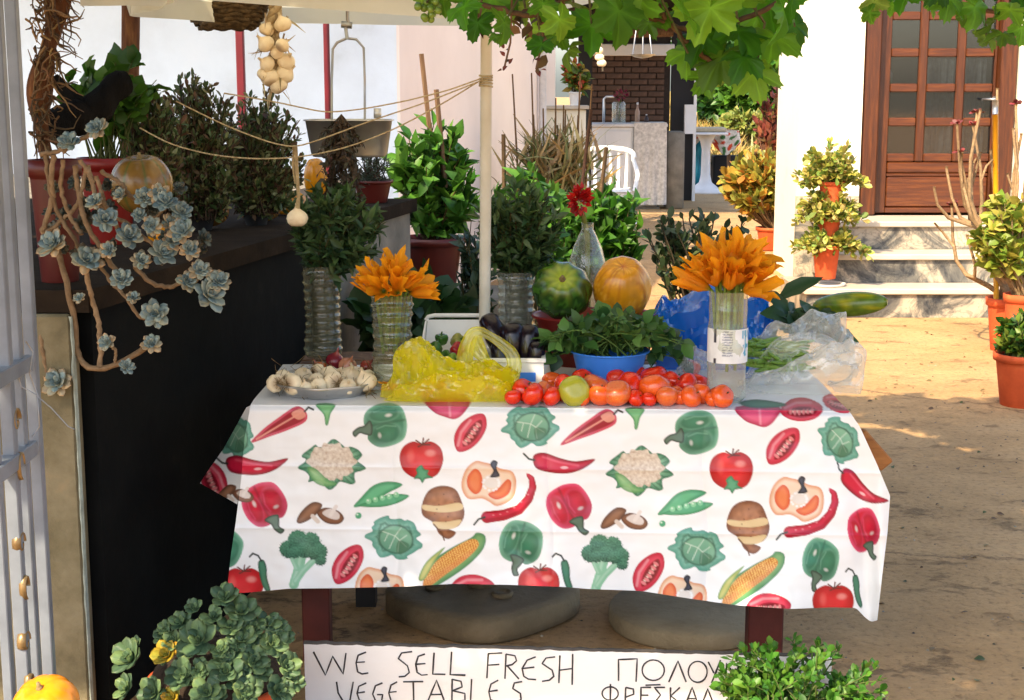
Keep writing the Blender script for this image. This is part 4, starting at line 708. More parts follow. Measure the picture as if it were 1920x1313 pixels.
# ------------------------------------------------------------ sign
sg = thing('hand_lettered_sign', 'white hand-lettered board reading we sell fresh vegetables below the table', 'sign', (W(1030, 1300, 3.5).x, 3.5, 0))
def dsg(px): return 3.52 - .07*(px - 572)/900
mb = MB(); e = []; n = 120
for i in range(n+1):
    px = 570 + (1560-570)*i/n; py = 1208 + 21*(px - 572)/830 + 2.5*mnoise.noise((px*.05, 0, 0)); e.append((px, py))
for th in (0, .014):
    v = []
    for px, py in e: q = W(px, py, dsg(px)); v += [(q.x, q.y + th, q.z), (q.x, q.y + th, .0)]
    if th == 0: front = v
    else: back = v
mb.add(front + back, [(i*2, i*2+1, i*2+3, i*2+2) for i in range(n)] + [(2*n+2+i*2, 2*n+2+i*2+2, 2*n+2+i*2+3, 2*n+2+i*2+1) for i in range(n)] + [(i*2, i*2+2, 2*n+2+i*2+2, 2*n+2+i*2) for i in range(n)]); bd = obj('board', mb, TARW, sg, False)
mb = MB(); mb.tube([W(px, py - 2, dsg(px) + .006) for px, py in e], .007, 5, (.10, .09, .08)); obj('worn_edge', mb, MATTE, bd)
def ellp(cx, cy, rx, ry): return [(cx + rx*cos(t), cy + ry*sin(t)) for t in np.linspace(-1.4, 5.0, 22)]
LET = [('W', [[(207, 312), (250, 396), (276, 328), (314, 392), (324, 316)]]), ('E', [[(396, 313), (368, 324), (360, 352), (366, 384), (382, 392), (404, 388)], [(360, 350), (392, 348)]]), ('S', [[(562, 311), (524, 316), (512, 336), (545, 362), (552, 386), (536, 400), (514, 402)]]), ('E', [[(608, 320), (584, 328), (575, 356), (580, 386), (596, 396), (618, 394)], [(576, 357), (610, 354)]]), ('L', [[(641, 315), (636, 392), (682, 393)]]), ('L', [[(704, 312), (699, 394), (754, 396)]]),
 ('F', [[(836, 318), (831, 406)], [(836, 318), (886, 316)], [(833, 360), (876, 357)]]), ('R', [[(900, 320), (896, 408)], [(900, 320), (932, 326), (938, 344), (922, 358), (899, 363)], [(905, 363), (946, 409)]]), ('E', [[(1007, 330), (976, 342), (958, 372), (964, 400), (980, 410), (1008, 412)], [(960, 372), (1002, 367)]]), ('S', [[(1077, 330), (1044, 334), (1030, 354), (1066, 378), (1072, 400), (1056, 414), (1030, 418)]]), ('H', [[(1094, 325), (1090, 424)], [(1140, 320), (1138, 430)], [(1092, 378), (1140, 372)]]),
 ('Pi', [[(1305, 416), (1305, 340), (1372, 337), (1368, 419)]]), ('O', [ellp(1430, 378, 40, 37), [(1402, 432), (1456, 430)]]), ('L', [[(1486, 420), (1519, 345), (1548, 420)]]), ('O', [ellp(1590, 384, 34, 38)]), ('Y', [[(1628, 348), (1648, 388)], [(1672, 342), (1640, 424)]]), ('M', [[(1690, 425), (1694, 352), (1720, 392), (1748, 352), (1750, 428)]]), ('E', [[(1810, 352), (1776, 352), (1776, 428), (1812, 428)], [(1776, 390), (1804, 390)]]),
 ('V', [[(290, 420), (296, 460), (316, 494), (338, 488), (350, 420)]]), ('E', [[(397, 424), (370, 436), (364, 462), (372, 486), (396, 492)], [(366, 460), (392, 456)]]), ('G', [[(455, 424), (430, 434), (420, 464), (432, 492), (452, 490), (456, 466), (436, 466)]]), ('E', [[(508, 420), (486, 432), (478, 460), (486, 488), (510, 492)], [(480, 458), (506, 455)]]), ('T', [[(530, 420), (602, 419)], [(566, 420), (568, 500)]]), ('A', [[(614, 500), (650, 414), (682, 500)], [(628, 466), (670, 465)]]), ('B', [[(706, 410), (705, 498)], [(706, 411), (738, 418), (742, 438), (708, 452)], [(708, 452), (752, 462), (752, 486), (706, 498)]]), ('L', [[(776, 410), (772, 492), (818, 492)]]), ('E', [[(872, 414), (846, 428), (838, 455), (844, 484), (868, 494)], [(838, 455), (870, 450)]]), ('S', [[(958, 419), (930, 424), (924, 444), (952, 462), (954, 484), (926, 498)]]),
 ('Ph', [ellp(1275, 462, 29, 24), [(1276, 428), (1275, 500)]]), ('R', [[(1331, 440), (1328, 502)], [(1331, 440), (1358, 446), (1360, 464), (1331, 475)]]), ('E', [[(1422, 440), (1386, 440), (1384, 500), (1422, 500)], [(1385, 468), (1412, 468)]]), ('Si', [[(1472, 440), (1434, 440), (1456, 467), (1430, 500), (1476, 500)]]), ('K', [[(1492, 440), (1491, 502)], [(1526, 440), (1493, 470), (1532, 502)]]), ('A', [[(1545, 502), (1570, 440), (1592, 502)], [(1554, 480), (1584, 480)]]), ('L', [[(1604, 502), (1626, 445), (1648, 502)]])]
for nme, sts in LET:
    mb = MB()
    for stx in sts:
        P = []
        for (ax, ay), (bx, by) in zip(stx[:-1], stx[1:]):
            for t in np.linspace(0, 1, 5)[:-1]: P.append((ax + (bx-ax)*t, ay + (by-ay)*t))
        P.append(stx[-1]); W3 = []
        for zx, zy in P: px, py = 480 + zx/1.92, 1060 + zy/1.92; W3.append(W(px, py, dsg(px) - .0008))
        mb.tube(W3, [0.0022 + .0006*mnoise.noise((q.x*40, q.z*40, 0)) for q in W3], 6, flat=.9)
    obj('letter', mb, INK, bd)
# ------------------------------------------------------------ produce on the table
def onT(px, py, r=0.0): return T(px, py, ZTAB + .004)
def ordn(k): return ['first', 'second', 'third', 'fourth', 'fifth', 'sixth', 'seventh', 'eighth', 'ninth', 'tenth', 'eleventh', 'twelfth', 'thirteenth', 'fourteenth', 'fifteenth', 'sixteenth'][k]
# tomatoes
TOM = [(983,732,20,'r'),(1021,735,17,'m'),(963,754,14,'r'),(998,752,19,'r'),(1035,752,16,'r'),(1035,714,16,'o'),(1058,724,20,'r'),(1078,739,25,'g'),(1120,726,24,'m'),(1122,699,20,'r'),(1160,742,23,'m'),(1181,727,25,'r'),(1156,712,17,'r'),(1224,731,26,'o'),(1226,707,22,'r'),(1125,757,19,'o'),(1087,760,12,'o'),(1164,761,12,'o'),(1195,759,14,'r'),(1217,759,12,'r'),(1250,755,18,'m'),(1263,716,18,'r'),(1262,738,14,'o'),(1275,753,14,'o'),(1286,722,20,'r'),(1310,717,17,'r'),(1296,690,15,'r'),(1296,744,18,'o'),(1318,755,18,'o'),(1350,753,19,'o'),(1342,740,14,'o'),(1334,760,12,'o'),(1092,712,18,'r'),(1195,705,16,'r'),(1058,752,15,'r'),(1145,704,15,'r')]
TCOL = {'r': ('#e2330f', '#bf1c0a'), 'o': ('#e5631a', '#c93d12'), 'g': ('#a8a32c', '#8f9a2e'), 'm': ('#d8391a', '#c98a3a')}
def tom_mat(k):
    a, b2 = TCOL[k]; m = mat('tomato_skin_' + k, [(.3, H(b2)), (.62, H(a))], 22, .22, .03, 90, spec=.5, coat=.25); return m
TM = {k: tom_mat(k) for k in TCOL}
def tomato_mesh(k, seed):
    r_ = np.random.default_rng(seed); nl = int(r_.integers(4, 7)); ph = r_.uniform(0, 6); pr = [(sin(t)*(1 - .03*cos(t)), -cos(t)*.86 - (.12*max(0, cos(pi-t))**6) ) for t in np.linspace(.02, pi - .02, 18)]
    pr = [(r, z if z < .6 else z - (z-.6)*.45*(1-min(1, r/.7))) for r, z in pr]; mb = MB(); mb.lathe(pr, 26, fn=lambda th, z: 1 + .035*np.cos(nl*th + ph)*np.clip(z + .5, 0, 1.4) + .02*np.cos(2*th + ph)); return mb.mesh('tomato', TM[k])
TMESH = {k: [tomato_mesh(k, 11*j + ord(k)) for j in range(3)] for k in TCOL}
mb = MB(); D = np.array([(cos(t), sin(t), .25) for t in np.linspace(0, 2*pi, 7)[:-1]]); mb.inst(LANCE, frames(D, np.tile((0, 0, 1.), (6, 1)))*.55, np.zeros((6, 3)) + np.array((0, 0, .62)), np.tile((.04, .11, .02), (6, 1))); mb.tube([(0, 0, .6), (.03, 0, .85)], .06, 6, (.06, .12, .03)); CALYX = mb.mesh('calyx', LEAF)
tp = []
for px, py, r, k in TOM:
    b2 = onT(px, min(py + r*1.12, 767)); d = min(max(b2.y, dfront(px) + .035), 4.15); R = r*M(px, py, d)*1.2; tp.append([px, py, d, R, k])
for _ in range(60):                                 # nudge apart in depth
    for i in range(len(tp)):
        for j in range(i):
            a, b2 = tp[i], tp[j]; dx = (a[0]-b2[0])*M(1100, 740, 3.9); dy = a[2]-b2[2]; q = math.hypot(dx, dy); mn = (a[3]+b2[3])*.84
            if q < mn: e = min(.004, (mn-q)/2)*(1 if dy > 0 or (dy == 0 and a[1] < b2[1]) else -1); a[2] += e; b2[2] -= e; ex = (1.0 if dx > 0 else -1.0)*.35; a[0] += ex; b2[0] -= ex
RW = {0: 'front', 1: 'middle', 2: 'back'}; rows_ = {0: [], 1: [], 2: []}
for a in tp: rows_[0 if a[1] > 747 else 1 if a[1] > 720 else 2].append(a)
CN = {'r': 'red', 'o': 'orange-red', 'g': 'large green-yellow', 'm': 'mottled orange-red'}
for rr, L_ in rows_.items():
    for n, (px, py, d, R, k) in enumerate(sorted(L_, key=lambda q: q[0])):
        d = max(d, dfront(px) + .03); c = W(px, py, d); c.z = max(c.z, ZTAB + .002 + R*.86)
        rot = Matrix.Rotation(rng.uniform(0, 6.28), 3, 'Z'); tl = Matrix.Rotation(rng.uniform(.2, 1.3), 3, Vector((rng.normal(), rng.normal(), .1)).normalized())
        o = put('tomato', TMESH[k][int(rng.integers(3))], None, c, tl @ rot, R, f'{CN[k]} tomato, {ordn(n)} from the left in the {RW[rr]} row of the heap', 'tomato', 'tomatoes heaped at the table edge')
        if rng.random() < .45: cal = bpy.data.objects.new('calyx', CALYX); COL.objects.link(cal); cal.parent = o
# garlic tray
TP = Vector((W(612, 740, 3.93).x, 3.95, ZTAB + .004)); tr = thing('metal_tray', 'oval dented metal tray full of garlic at the left of the table', 'tray', TP)
def rr8(th, z): return 1 + .035*np.cos(8*th + .39)
mb = MB(); mb.lathe([(.115, 0), (.12, .004), (.136, .030), (.146, .036), (.148, .033), (.139, .027), (.122, .006), (.11, .0035)], 64, TP, fn=rr8, sx=1.0, sy=1.05); obj('dish', mb, ALU, tr)
GAR = [(531,714,13),(516,735,14),(551,742,16),(569,711,15),(598,698,13),(618,713,16),(598,743,13),(626,736,17),(593,725,13),(659,717,18),(666,700,13),(653,743,13),(686,732,17),(689,714,13),(574,745,11),(545,724,13),(640,703,12),(640,725,12)]
def garlic_mesh(seed):
    r_ = np.random.default_rng(seed); nl = int(r_.integers(6, 9)); ph = r_.uniform(0, 6); pr = [(.2, -.80), (.6, -.78), (.9, -.5), (1, -.1), (.93, .25), (.7, .52), (.42, .72), (.24, .88), (.17, 1.1), (.14, 1.35)]
    col = np.array([(.50, .38, .25), (.62, .50, .34)] + [(.90, .79, .57)]*4 + [(.86, .72, .5)]*2 + [(.6, .48, .3)]*2); mb = MB(); mb.lathe(pr, 32, c=col, fn=lambda th, z: 1 + .09*np.abs(np.cos(nl/2*th + ph))*np.clip(1-np.abs(z), 0, 1) - .04); return mb.mesh('garlic_bulb', GARL)
GM = [garlic_mesh(k) for k in range(4)]
mb = MB()
for k in range(26):
    t = rng.uniform(0, 6.28); e = np.array((cos(t)*.9, sin(t)*.9, 0))*rng.uniform(.3, 1); mb.tube([(0, 0, -.75), e*.5 + np.array((0, 0, -1.05)), e + np.array((rng.normal()*.2, rng.normal()*.2, -1.05 - rng.uniform(0, .3)))], .022, 3, (.32, .22, .10))
ROOTS = mb.mesh('roots', STEM); gl = sorted(GAR, key=lambda q: q[0]); fr = [g_ for g_ in gl if g_[1] > 729]; bk = [g_ for g_ in gl if g_[1] <= 729]
for nm, L_ in (('front', fr), ('back', bk)):
    for n, (px, py, r) in enumerate(L_):
        d = 3.84 + (745 - py)*.0038; c = W(px, py, d); R = r*M(px, py, d)*1.22; c.z = max(c.z, ZTAB + .02 + R*.7)
        q = aim((rng.normal()*.5, -.55 + rng.normal()*.55, .5 + rng.normal()*.5), rng.uniform(0, 6))
        if n % 3 == 1: q = aim((rng.normal()*.6, .8, -.1), 0)
        o = put('garlic_bulb', GM[n % 4], None, c, q, R, f'garlic bulb, {ordn(n)} from the left in the {nm} half of the metal tray', 'garlic', 'garlic bulbs in the tray'); cal = bpy.data.objects.new('roots', ROOTS); COL.objects.link(cal); cal.parent = o
def onion(px, py, r, d, cols, label, dirv):
    pr = [(.12, -.92), (.6, -.75), (.95, -.25), (1, .05), (.85, .45), (.5, .75), (.22, .98), (.1, 1.3), (.06, 1.6)]; mb = MB(); mb.lathe(pr, 26, c=np.array([H(cols[0])]*2 + [H(cols[1])]*4 + [H(cols[2])]*3)); R = r*M(px, py, d); c = W(px, py, d); mb.xf(Matrix.Translation(c) @ aim(dirv).to_matrix().to_4x4() @ Matrix.Scale(R, 4)); obj('onion', mb, SKINV, label=label, cat='onion', group='onions in the tray')
ON = [(628, 677, 18, 4.07, ('#8a3a3a', '#7a1f2c', '#9a4a42'), 'dark red onion on top at the back of the garlic tray', (.3, -.3, 1)), (652, 687, 18, 4.05, ('#c9937a', '#c98a6a', '#a86a4a'), 'pale pink-brown onion beside the dark red one in the tray', (.4, -.5, .8)), (600, 692, 15, 4.06, ('#b8764a', '#b5683a', '#8a4a2a'), 'brown onion at the left back of the garlic tray', (-.5, -.2, .8)), (688, 688, 14, 4.05, ('#7a2a20', '#8a3626', '#6a2a20'), 'small reddish onion at the right back of the garlic tray', (.6, 0, .7))]
for a in ON: onion(*a)
mb = MB()
for k in range(150):
    px, py = rng.uniform(520, 700), rng.uniform(690, 745); d = 3.84 + (745 - py)*.0042; b2 = W(px, py - 6, d - .02); e = rng.normal(size=3)*.012; mb.tube([b2, b2 + Vector(e), b2 + Vector(e*1.6 + rng.normal(size=3)*.008)], .0008, 3, (.34, .24, .11))
obj('root_threads', mb, STEM, tr)
# bottles
def bottle_prof(h, r, seed, ridges=10, a=.045):
    z = np.linspace(0, h, 90); rr = r*(1 - a*np.abs(np.sin(z/h*pi*ridges))**.7); rr *= 1 + .03*np.sin(z/h*7 + seed); rr[:4] *= np.linspace(.8, 1, 4); return list(zip(rr, z))
def flatb(th, z): return 1 + .03*np.cos(2*th + z*20) + .012*np.cos(7*th + z*55)
def cut_bottle(name, px, ybot, ytop, wpx, d, mt, label, seed, ridges=9, a=.045):
    b2 = W(px, ybot, d); b2.z = max(b2.z, ZTAB + .004); t = W(px, ytop, d); r = wpx*M(px, (ybot+ytop)/2, d)/2; root = thing(name, label, 'bottle', b2); mb = MB(); mb.lathe(bottle_prof(t.z - b2.z, r, seed, ridges, a), 36, b2, fn=flatb, close=False); mb.lathe([(.001, .004), (r*.8, .004)], 24, b2, close=False); obj('wall', mb, mt, root); return root, b2, t.z, r
PETAL = mat('blossom_petal', [(.3, (.85, .8, .8)), (.7, (1, 1, 1))], 40, .5, vc=True, trans=.55)
def blossom_mesh(op, seed):
    r_ = np.random.default_rng(seed); mb = MB(); n = 40; v, c = [], []; ts = np.linspace(0, 1, 10); ph = r_.uniform(0, 1, 5)*.3; tw = r_.normal()*.35
    for t in ts:
        for j in range(n):
            th = 2*pi*j/n; kk = int(((th/(2*pi))*5 + .5) % 5); u_ = ((th/(2*pi))*5 + .5) % 1 - .5; pt_ = max(0, 1 - abs(u_)*2); flare = max(0, t - .35)/.65
            z = t*.62 + flare*(pt_**.55)*(.42 + ph[kk]) - flare*(1-pt_)*.10; rr = .06 + .16*min(1, t*2.2) + op*flare**1.4*(.30 + .5*pt_**.5) - .06*flare*(1-pt_)
            rr *= 1 + .16*sin(13*th + seed + 3*t)*flare + .08*sin(23*th)*flare + .05*sin(5*th + 9*t); a = th + tw*flare*u_*2
            if op > .5: z -= .35*flare**3*pt_*(.5 + ph[kk]*2)
            v.append((rr*cos(a), rr*sin(a), z)); m_ = np.array(H('#8d9a2a'))*max(0, 1-t*3.5) + np.array(H('#e89a14'))*(1-max(0, 1-t*3.5)); m_ = m_*(1-flare*.8) + np.array((1., .44, .015))*flare*.8; c.append(m_*(.85 + .3*pt_))
    mb.add(v, [(k*n+j, k*n+(j+1) % n, k*n+n+(j+1) % n, k*n+n+j) for k in range(9) for j in range(n)], np.clip(np.array(c), 0, 1)); return mb.mesh('blossom', PETAL)
BLS = [blossom_mesh(o_, k) for k, o_ in enumerate((.6, .34, .14, .42, .0, .5))]; BLC = BLS[4]
def bunch(root, b2, ztop, r, n, L, seed, spread=1.0, stemcol=(.20, .30, .05)):
    r_ = np.random.default_rng(seed); mS = MB()
    for k in range(n):
        a = 2.4*k; q = math.sqrt((k + .5)/n); dx, dy = q*cos(a), q*sin(a); tip = Vector((b2.x + dx*r*.85, b2.y + dy*r*.8, ztop - .004)); dr = Vector((dx*.75*spread, dy*.6*spread - .22, .9 - .25*q + r_.normal()*.12)); dr.normalize(); bs = tip + dr*L*.1 + Vector((0, 0, (1-q)*L*.75))
        mS.tube([(b2.x + dx*r*.5, b2.y + dy*r*.5, b2.z + .08 + .5*r_.random()*(ztop-b2.z)*.4), tip, bs], .0045, 6, np.array(stemcol)*r_.uniform(.7, 1.3)); put('blossom', BLS[int(r_.integers(6))], root, bs, aim(dr + Vector(r_.normal(size=3)*.25), r_.uniform(0, 6)), L*r_.uniform(.8, 1.2))
    obj('stems', mS, STEM, root)
ro, b2, zt, r = cut_bottle('blossom_bottle', 737, 722, 552, 82, 3.98, PETD, 'ridged plastic bottle of orange squash blossoms beside the garlic tray', 1, 9, .11); bunch(ro, b2, zt, r, 15, .062, 3, 1.25)
ro, b2, zt, r = cut_bottle('blossom_bottle', 1361, 752, 545, 74, 3.82, PET, 'clear labelled water bottle holding the larger bunch of squash blossoms', 4, 6, .03)
LH = b2; bunch(ro, b2, zt, r, 20, .088, 5, 1.3); mb = MB()
for k in range(16): a = 2.4*k; q = .75*math.sqrt(k/16); mb.tube([(b2.x + q*r*cos(a), b2.y + q*r*sin(a), W(0, 612 + 6*sin(k), 3.82).z), (b2.x + q*r*1.0*cos(a), b2.y + q*r*sin(a), zt)], .0048, 6, pick([(.28, .40, .06), (.2, .33, .05)], 1)[0])
obj('stems', mb, STEM, ro)
z0, z1 = W(0, 676, 3.82).z, W(0, 613, 3.82).z; th = np.linspace(-pi*.98, -.02, 60); lab_r = r*1.025; mb = MB(); nzv = 40; v, c = [], []
for j in range(nzv):
    for i, t in enumerate(th):
        zf_ = j/(nzv-1); v.append((b2.x + lab_r*cos(t), b2.y + lab_r*sin(t), z0 + (z1-z0)*zf_)); u_ = (cos(t) + 1)/2; cc = (.78, .82, .84)
        if .12 < u_ < .18 and (zf_ > .6 or zf_ < .15): cc = (.03, .03, .05)
        if .30 < u_ < .56 and .18 < zf_ < .95 and (int(zf_*26) % 2 == 0) and rng.random() < .75: cc = (.30, .34, .42)
        if .78 < u_ < .97 and abs(mnoise.noise((u_*14, zf_*5, 2))) > .28 and .2 < zf_ < .95: cc = (.08, .38, .58)
        c.append(cc)
mb.add(v, [(j*60+i, j*60+i+1, j*60+61+i, j*60+60+i) for j in range(nzv-1) for i in range(59)], np.array(c)); obj('paper_label', mb, PAINTV, ro)
HERB = [(.035, .08, .03), (.06, .12, .035), (.09, .15, .05)]
def herb_bottle(px, ybot, ytop, wpx, d, mt, label, seed, cen, rad, n, L, dn=4.4):
    ro, b2, zt, r = cut_bottle('herb_bottle', px, ybot, ytop, wpx, d, mt, label, seed, 11, .10); mL, mS = MB(), MB(); s = M(px, ytop, d); c = W(cen[0], cen[1], d); e = ell(c, (rad[0]*s, rad[0]*s*.7, rad[1]*s), n, .4)
    twigs(mL, mS, (b2.x, b2.y, zt - .06), e, 26, L, .55, OVATE, HERB, .0022, .3, .1); mS.tube([(b2.x, b2.y, b2.z + .02), (b2.x, b2.y, zt)], r*.55, 8, (.06, .06, .025)); obj('stems', mS, STEM, ro); obj('foliage', mL, LEAF, ro); return ro
herb_bottle(607, 668, 497, 74, 4.40, PETD, 'tall dusty plastic bottle stuffed with dark herbs behind the garlic tray', 2, (630, 425), (95, 85), 90, .042)
herb_bottle(968, 668, 508, 76, 4.42, PET, 'plastic bottle of dark herbs next to the umbrella pole', 6, (972, 425), (80, 85), 90, .040)
# bottle with red flower
bl = W(1100, 600, 4.55); fb = thing('flower_bottle', 'clear glass bottle with one red flower behind the pumpkins', 'bottle', (bl.x, 4.55, ZTAB - .005)); s = M(1100, 480, 4.55); zz = lambda y: W(1100, y, 4.55).z - ZTAB + .005
mb = MB(); mb.lathe([(30*s, 0), (35*s, .01), (35*s, zz(510)), (34*s, zz(490)), (27*s, zz(465)), (16*s, zz(440)), (11*s, zz(430)), (11*s, zz(420)), (12*s, zz(418))], 30, (bl.x, 4.55, ZTAB - .005), close=False, fn=lambda th, z: 1 + .02*np.cos(9*th)); obj('glass', mb, PET, fb)
mb = MB(); mb.tube([(bl.x + .005, 4.55, ZTAB + .1), (bl.x, 4.55, W(0, 440, 4.55).z), W(1090, 390, 4.55)], .008, 7, (.22, .24, .05)); obj('stem', mb, STEM, fb)
mb = MB(); c = W(1088, 374, 4.55); n = 130; P = ell(c, (15*s, 15*s, 20*s), n, .1); mb.inst(OVATE, frames(P - np.array(c) + np.array((0, 0, .01)))*14*s, P, pick([(.55, .01, .012), (.42, .006, .01), (.7, .03, .02)], n)); obj('flower', mb, LEAF, fb)
# red basin and pumpkins
rb_ = W(1118, 620, 4.36); mb = MB(); R_ = 118*M(1118, 600, 4.36); hz_ = W(0, 588, 4.36).z - ZTAB; mb.lathe([(R_*.7, 0), (R_*.74, .004), (R_*.98, hz_), (R_*1.03, hz_ + .003), (R_*1.03, hz_ - .005), (R_*.95, hz_ - .004), (R_*.7, .012), (.01, .012)], 48, (rb_.x, 4.36, ZTAB - .004), sy=.72, close=False); obj('red_basin', mb, REDPOT, label='red plastic basin holding two pumpkins behind the greens', cat='basin')
def pumpkin(name, px, py, rx, rz, d, dirv, fn, cfn, label, mt=SKINV, stem=True, n=64, base=None, tilt=0, seg=30):
    s = M(px, py, d); c = W(px, py, d); t = np.linspace(.03, pi - .03, seg); R = rx*s; mb = MB(); th = np.arange(n)*2*pi/n; v, cc = [], []
    for a in t[::-1]:
        for h in th:
            k = fn(h, a); v.append((sin(a)*cos(h)*k, sin(a)*sin(h)*k, cos(a)*(rz/rx)*(1 - .18*math.exp(-(a/.35)**2)))); cc.append(cfn(h, a))
    m_ = len(t); mb.add(np.array(v)*R, [(i*n+j, i*n+(j+1) % n, i*n+n+(j+1) % n, i*n+n+j) for i in range(m_-1) for j in range(n)], np.clip(np.array(cc), 0, 1)); o_ = mb.n; mb.F += [np.array([[q for q in range(n-1, -1, -1)]]), np.array([[(m_-1)*n + q for q in range(n)]])]
    Mx = Matrix.Translation(c) @ aim(dirv).to_matrix().to_4x4(); mb.xf(Mx); o = obj(name, mb, mt, label=label, cat='pumpkin')
    if stem: ms = MB(); zt = R*(rz/rx)*.80; ms.lathe([(R*.14, zt), (R*.09, zt + R*.07), (R*.06, zt + R*.16), (R*.055, zt + R*.24)], 10, c=(.30, .22, .10)).xf(Mx); obj('stalk', ms, STEM, o)
    return o
def gcol(h, a):
    st = abs(math.sin(5*h + .6*math.sin(6*a))); w_ = math.exp(-(a/(.42 + .22*abs(math.cos(5*h))**3))**2); f = mnoise.noise((cos(h)*5*sin(a), sin(h)*5*sin(a), a*5)); k = np.array((.018, .06, .008))*(1 + .5*f) + np.array((.025, .07, .006))*(st > .7)*(f > -.1); return k*(1-w_) + np.array((.32, .40, .03))*w_
pumpkin('green_pumpkin', 1054, 545, 55, 56, 4.30, (-.02, -.8, .55), lambda h, a: 1 + .03*math.cos(10*h) + .025*math.cos(2*h + 1) + .02*mnoise.noise((cos(h)*2, sin(h)*2, a*2)), gcol, 'round dark green pumpkin with pale star round its stalk end')
def ocol(h, a): f = mnoise.noise((cos(h)*3, sin(h)*3, a*3)); g_ = mnoise.noise((cos(h)*11, sin(h)*11, a*9)); return np.array(H('#cf8d18'))*(1 + .3*f) + np.array((.10, .09, .02))*(g_ > .3) - np.array((.12, .08, .0))*(mnoise.noise((cos(h)*9, sin(h)*9, a*1.5)) > .35) - np.array((.2, .16, .0))*math.exp(-(a/.12)**2)
pumpkin('orange_pumpkin', 1166, 541, 54, 66, 4.30, (0, -.55, .83), lambda h, a: 1 + .022*math.cos(8*h) + .02*math.cos(h + 1) + .015*mnoise.noise((cos(h)*2, sin(h)*2, a*2)) - .03*math.exp(-((a-.3)/.3)**2)*abs(math.cos(7*h)), ocol, 'smooth orange pumpkin standing upright beside the green one', stem=False)
# boxes: pepper tray, aubergine crate
pt = thing('pepper_tray', 'white plastic tray leaning back with peppers in it', 'tray', W(848, 690, 4.15)); a, b2, c, d_ = W(786, 690, 4.05), W(915, 690, 4.05), W(915, 592, 4.30), W(786, 592, 4.30); mb = MB()
def slab(mb, q, th, col=(1, 1, 1)):
    n_ = (Vector(q[1])-Vector(q[0])).cross(Vector(q[3])-Vector(q[0])).normalized()*th; v = [Vector(x) for x in q] + [Vector(x) - n_ for x in q]; mb.add(v, [(0, 1, 2, 3), (7, 6, 5, 4), (0, 4, 5, 1), (1, 5, 6, 2), (2, 6, 7, 3), (3, 7, 4, 0)], col)
zfl = ZTAB + .012; x0, x1 = a.x, b2.x; zb_ = c.z
slab(mb, [(x0, 4.04, zfl), (x1, 4.04, zfl), (x1, 4.26, zfl + .012), (x0, 4.26, zfl + .012)], .006); obj('floor', mb, WHITEP, pt, False)
mb = MB(); slab(mb, [(x0, 4.26, zfl + .008), (x1, 4.26, zfl + .008), (x1 - .002, 4.30, zb_ - .012), (x0 + .010, 4.30, zb_ - .012)], .006); mb.tube([(x0 + .005, 4.305, zb_ - .014), (x0 + .012, 4.305, zb_ - .004), (x0 + .03, 4.305, zb_), (x1 - .015, 4.305, zb_), (x1, 4.305, zb_ - .01)], .006, 8); obj('back_wall', mb, WHITEP, pt, False)
for x, o_ in ((x0, -.004), (x1, .004)): mb = MB(); slab(mb, [(x, 4.04, zfl), (x, 4.26, zfl + .01), (x + .008*(x == x0), 4.30, zb_ - .015), (x, 4.06, zfl + .045)], .005); obj('side_wall', mb, WHITEP, pt, False)
def pepper(px, py, r, d, col, label, dirv, ln=1.0):
    mb = MB(); pr = [(.05, -ln), (.4, -ln*.96), (.72, -ln*.7), (.95, -.1), (1, .35), (.85, .68), (.5, .74), (.25, .66), (.1, .62)]; mb.lathe(pr, 32, c=col, fn=lambda th, z: 1 + .10*np.cos(4*th + .5) - .03*np.cos(8*th)); R = r*M(px, py, d); c = W(px, py, d); Mx = Matrix.Translation(c) @ aim(dirv).to_matrix().to_4x4() @ Matrix.Scale(R, 4); mb.xf(Mx); o = obj('pepper', mb, SKINV, label=label, cat='pepper', group='peppers in the white tray'); ms = MB(); ms.tube([(0, 0, .6), (0, 0, .95), (.12, 0, 1.2)], [.2, .13, .12], 8, (.05, .14, .02)).xf(Mx); obj('stalk', ms, STEM, o)
GP = (.03, .12, .008); pepper(828, 636, 12, 4.19, GP, 'upright green pepper at the top of the pepper heap', (0, -.1, 1)); pepper(815, 656, 15, 4.14, (.035, .13, .01), 'broad green pepper at the left of the pepper heap', (-.6, -.4, .6)); pepper(857, 656, 14, 4.16, (.38, .01, .012), 'dark red pepper in the white tray', (.5, -.6, .4)); pepper(858, 640, 14, 4.22, (.30, .30, .05), 'yellow-green pepper behind the red one', (.6, -.3, .4)); pepper(848, 676, 13, 4.08, (.16, .30, .02), 'light green pepper at the front of the pepper heap', (.8, -.4, .4), 1.4); pepper(836, 668, 11, 4.12, GP, 'small green pepper in the middle of the heap', (-.2, -.7, .5))
cr = thing('aubergine_crate', 'white plastic crate with a blue band holding aubergines', 'crate', W(960, 735, 3.98)); x0, x1, y0, y1 = W(905, 0, 3.97).x, W(1022, 0, 3.97).x, 3.97, 4.14; zc_ = W(0, 672, 3.97).z
zq = ZTAB + .004
for nm, lo, hi in (('front_wall', (x0, y0, zq), (x1, y0 + .005, zc_ - .012)), ('back_wall', (x0, y1 - .005, zq), (x1, y1, zc_ - .012)), ('side_wall', (x0, y0 + .0055, zq), (x0 + .005, y1 - .0055, zc_ - .012)), ('side_wall', (x1 - .005, y0 + .0055, zq), (x1, y1 - .0055, zc_ - .012)), ('floor', (x0 + .006, y0 + .006, zq), (x1 - .006, y1 - .006, zq + .005))): mb = MB(); mb.box(lo, hi); obj(nm, mb, WHITEP, cr, False)
mb = MB()
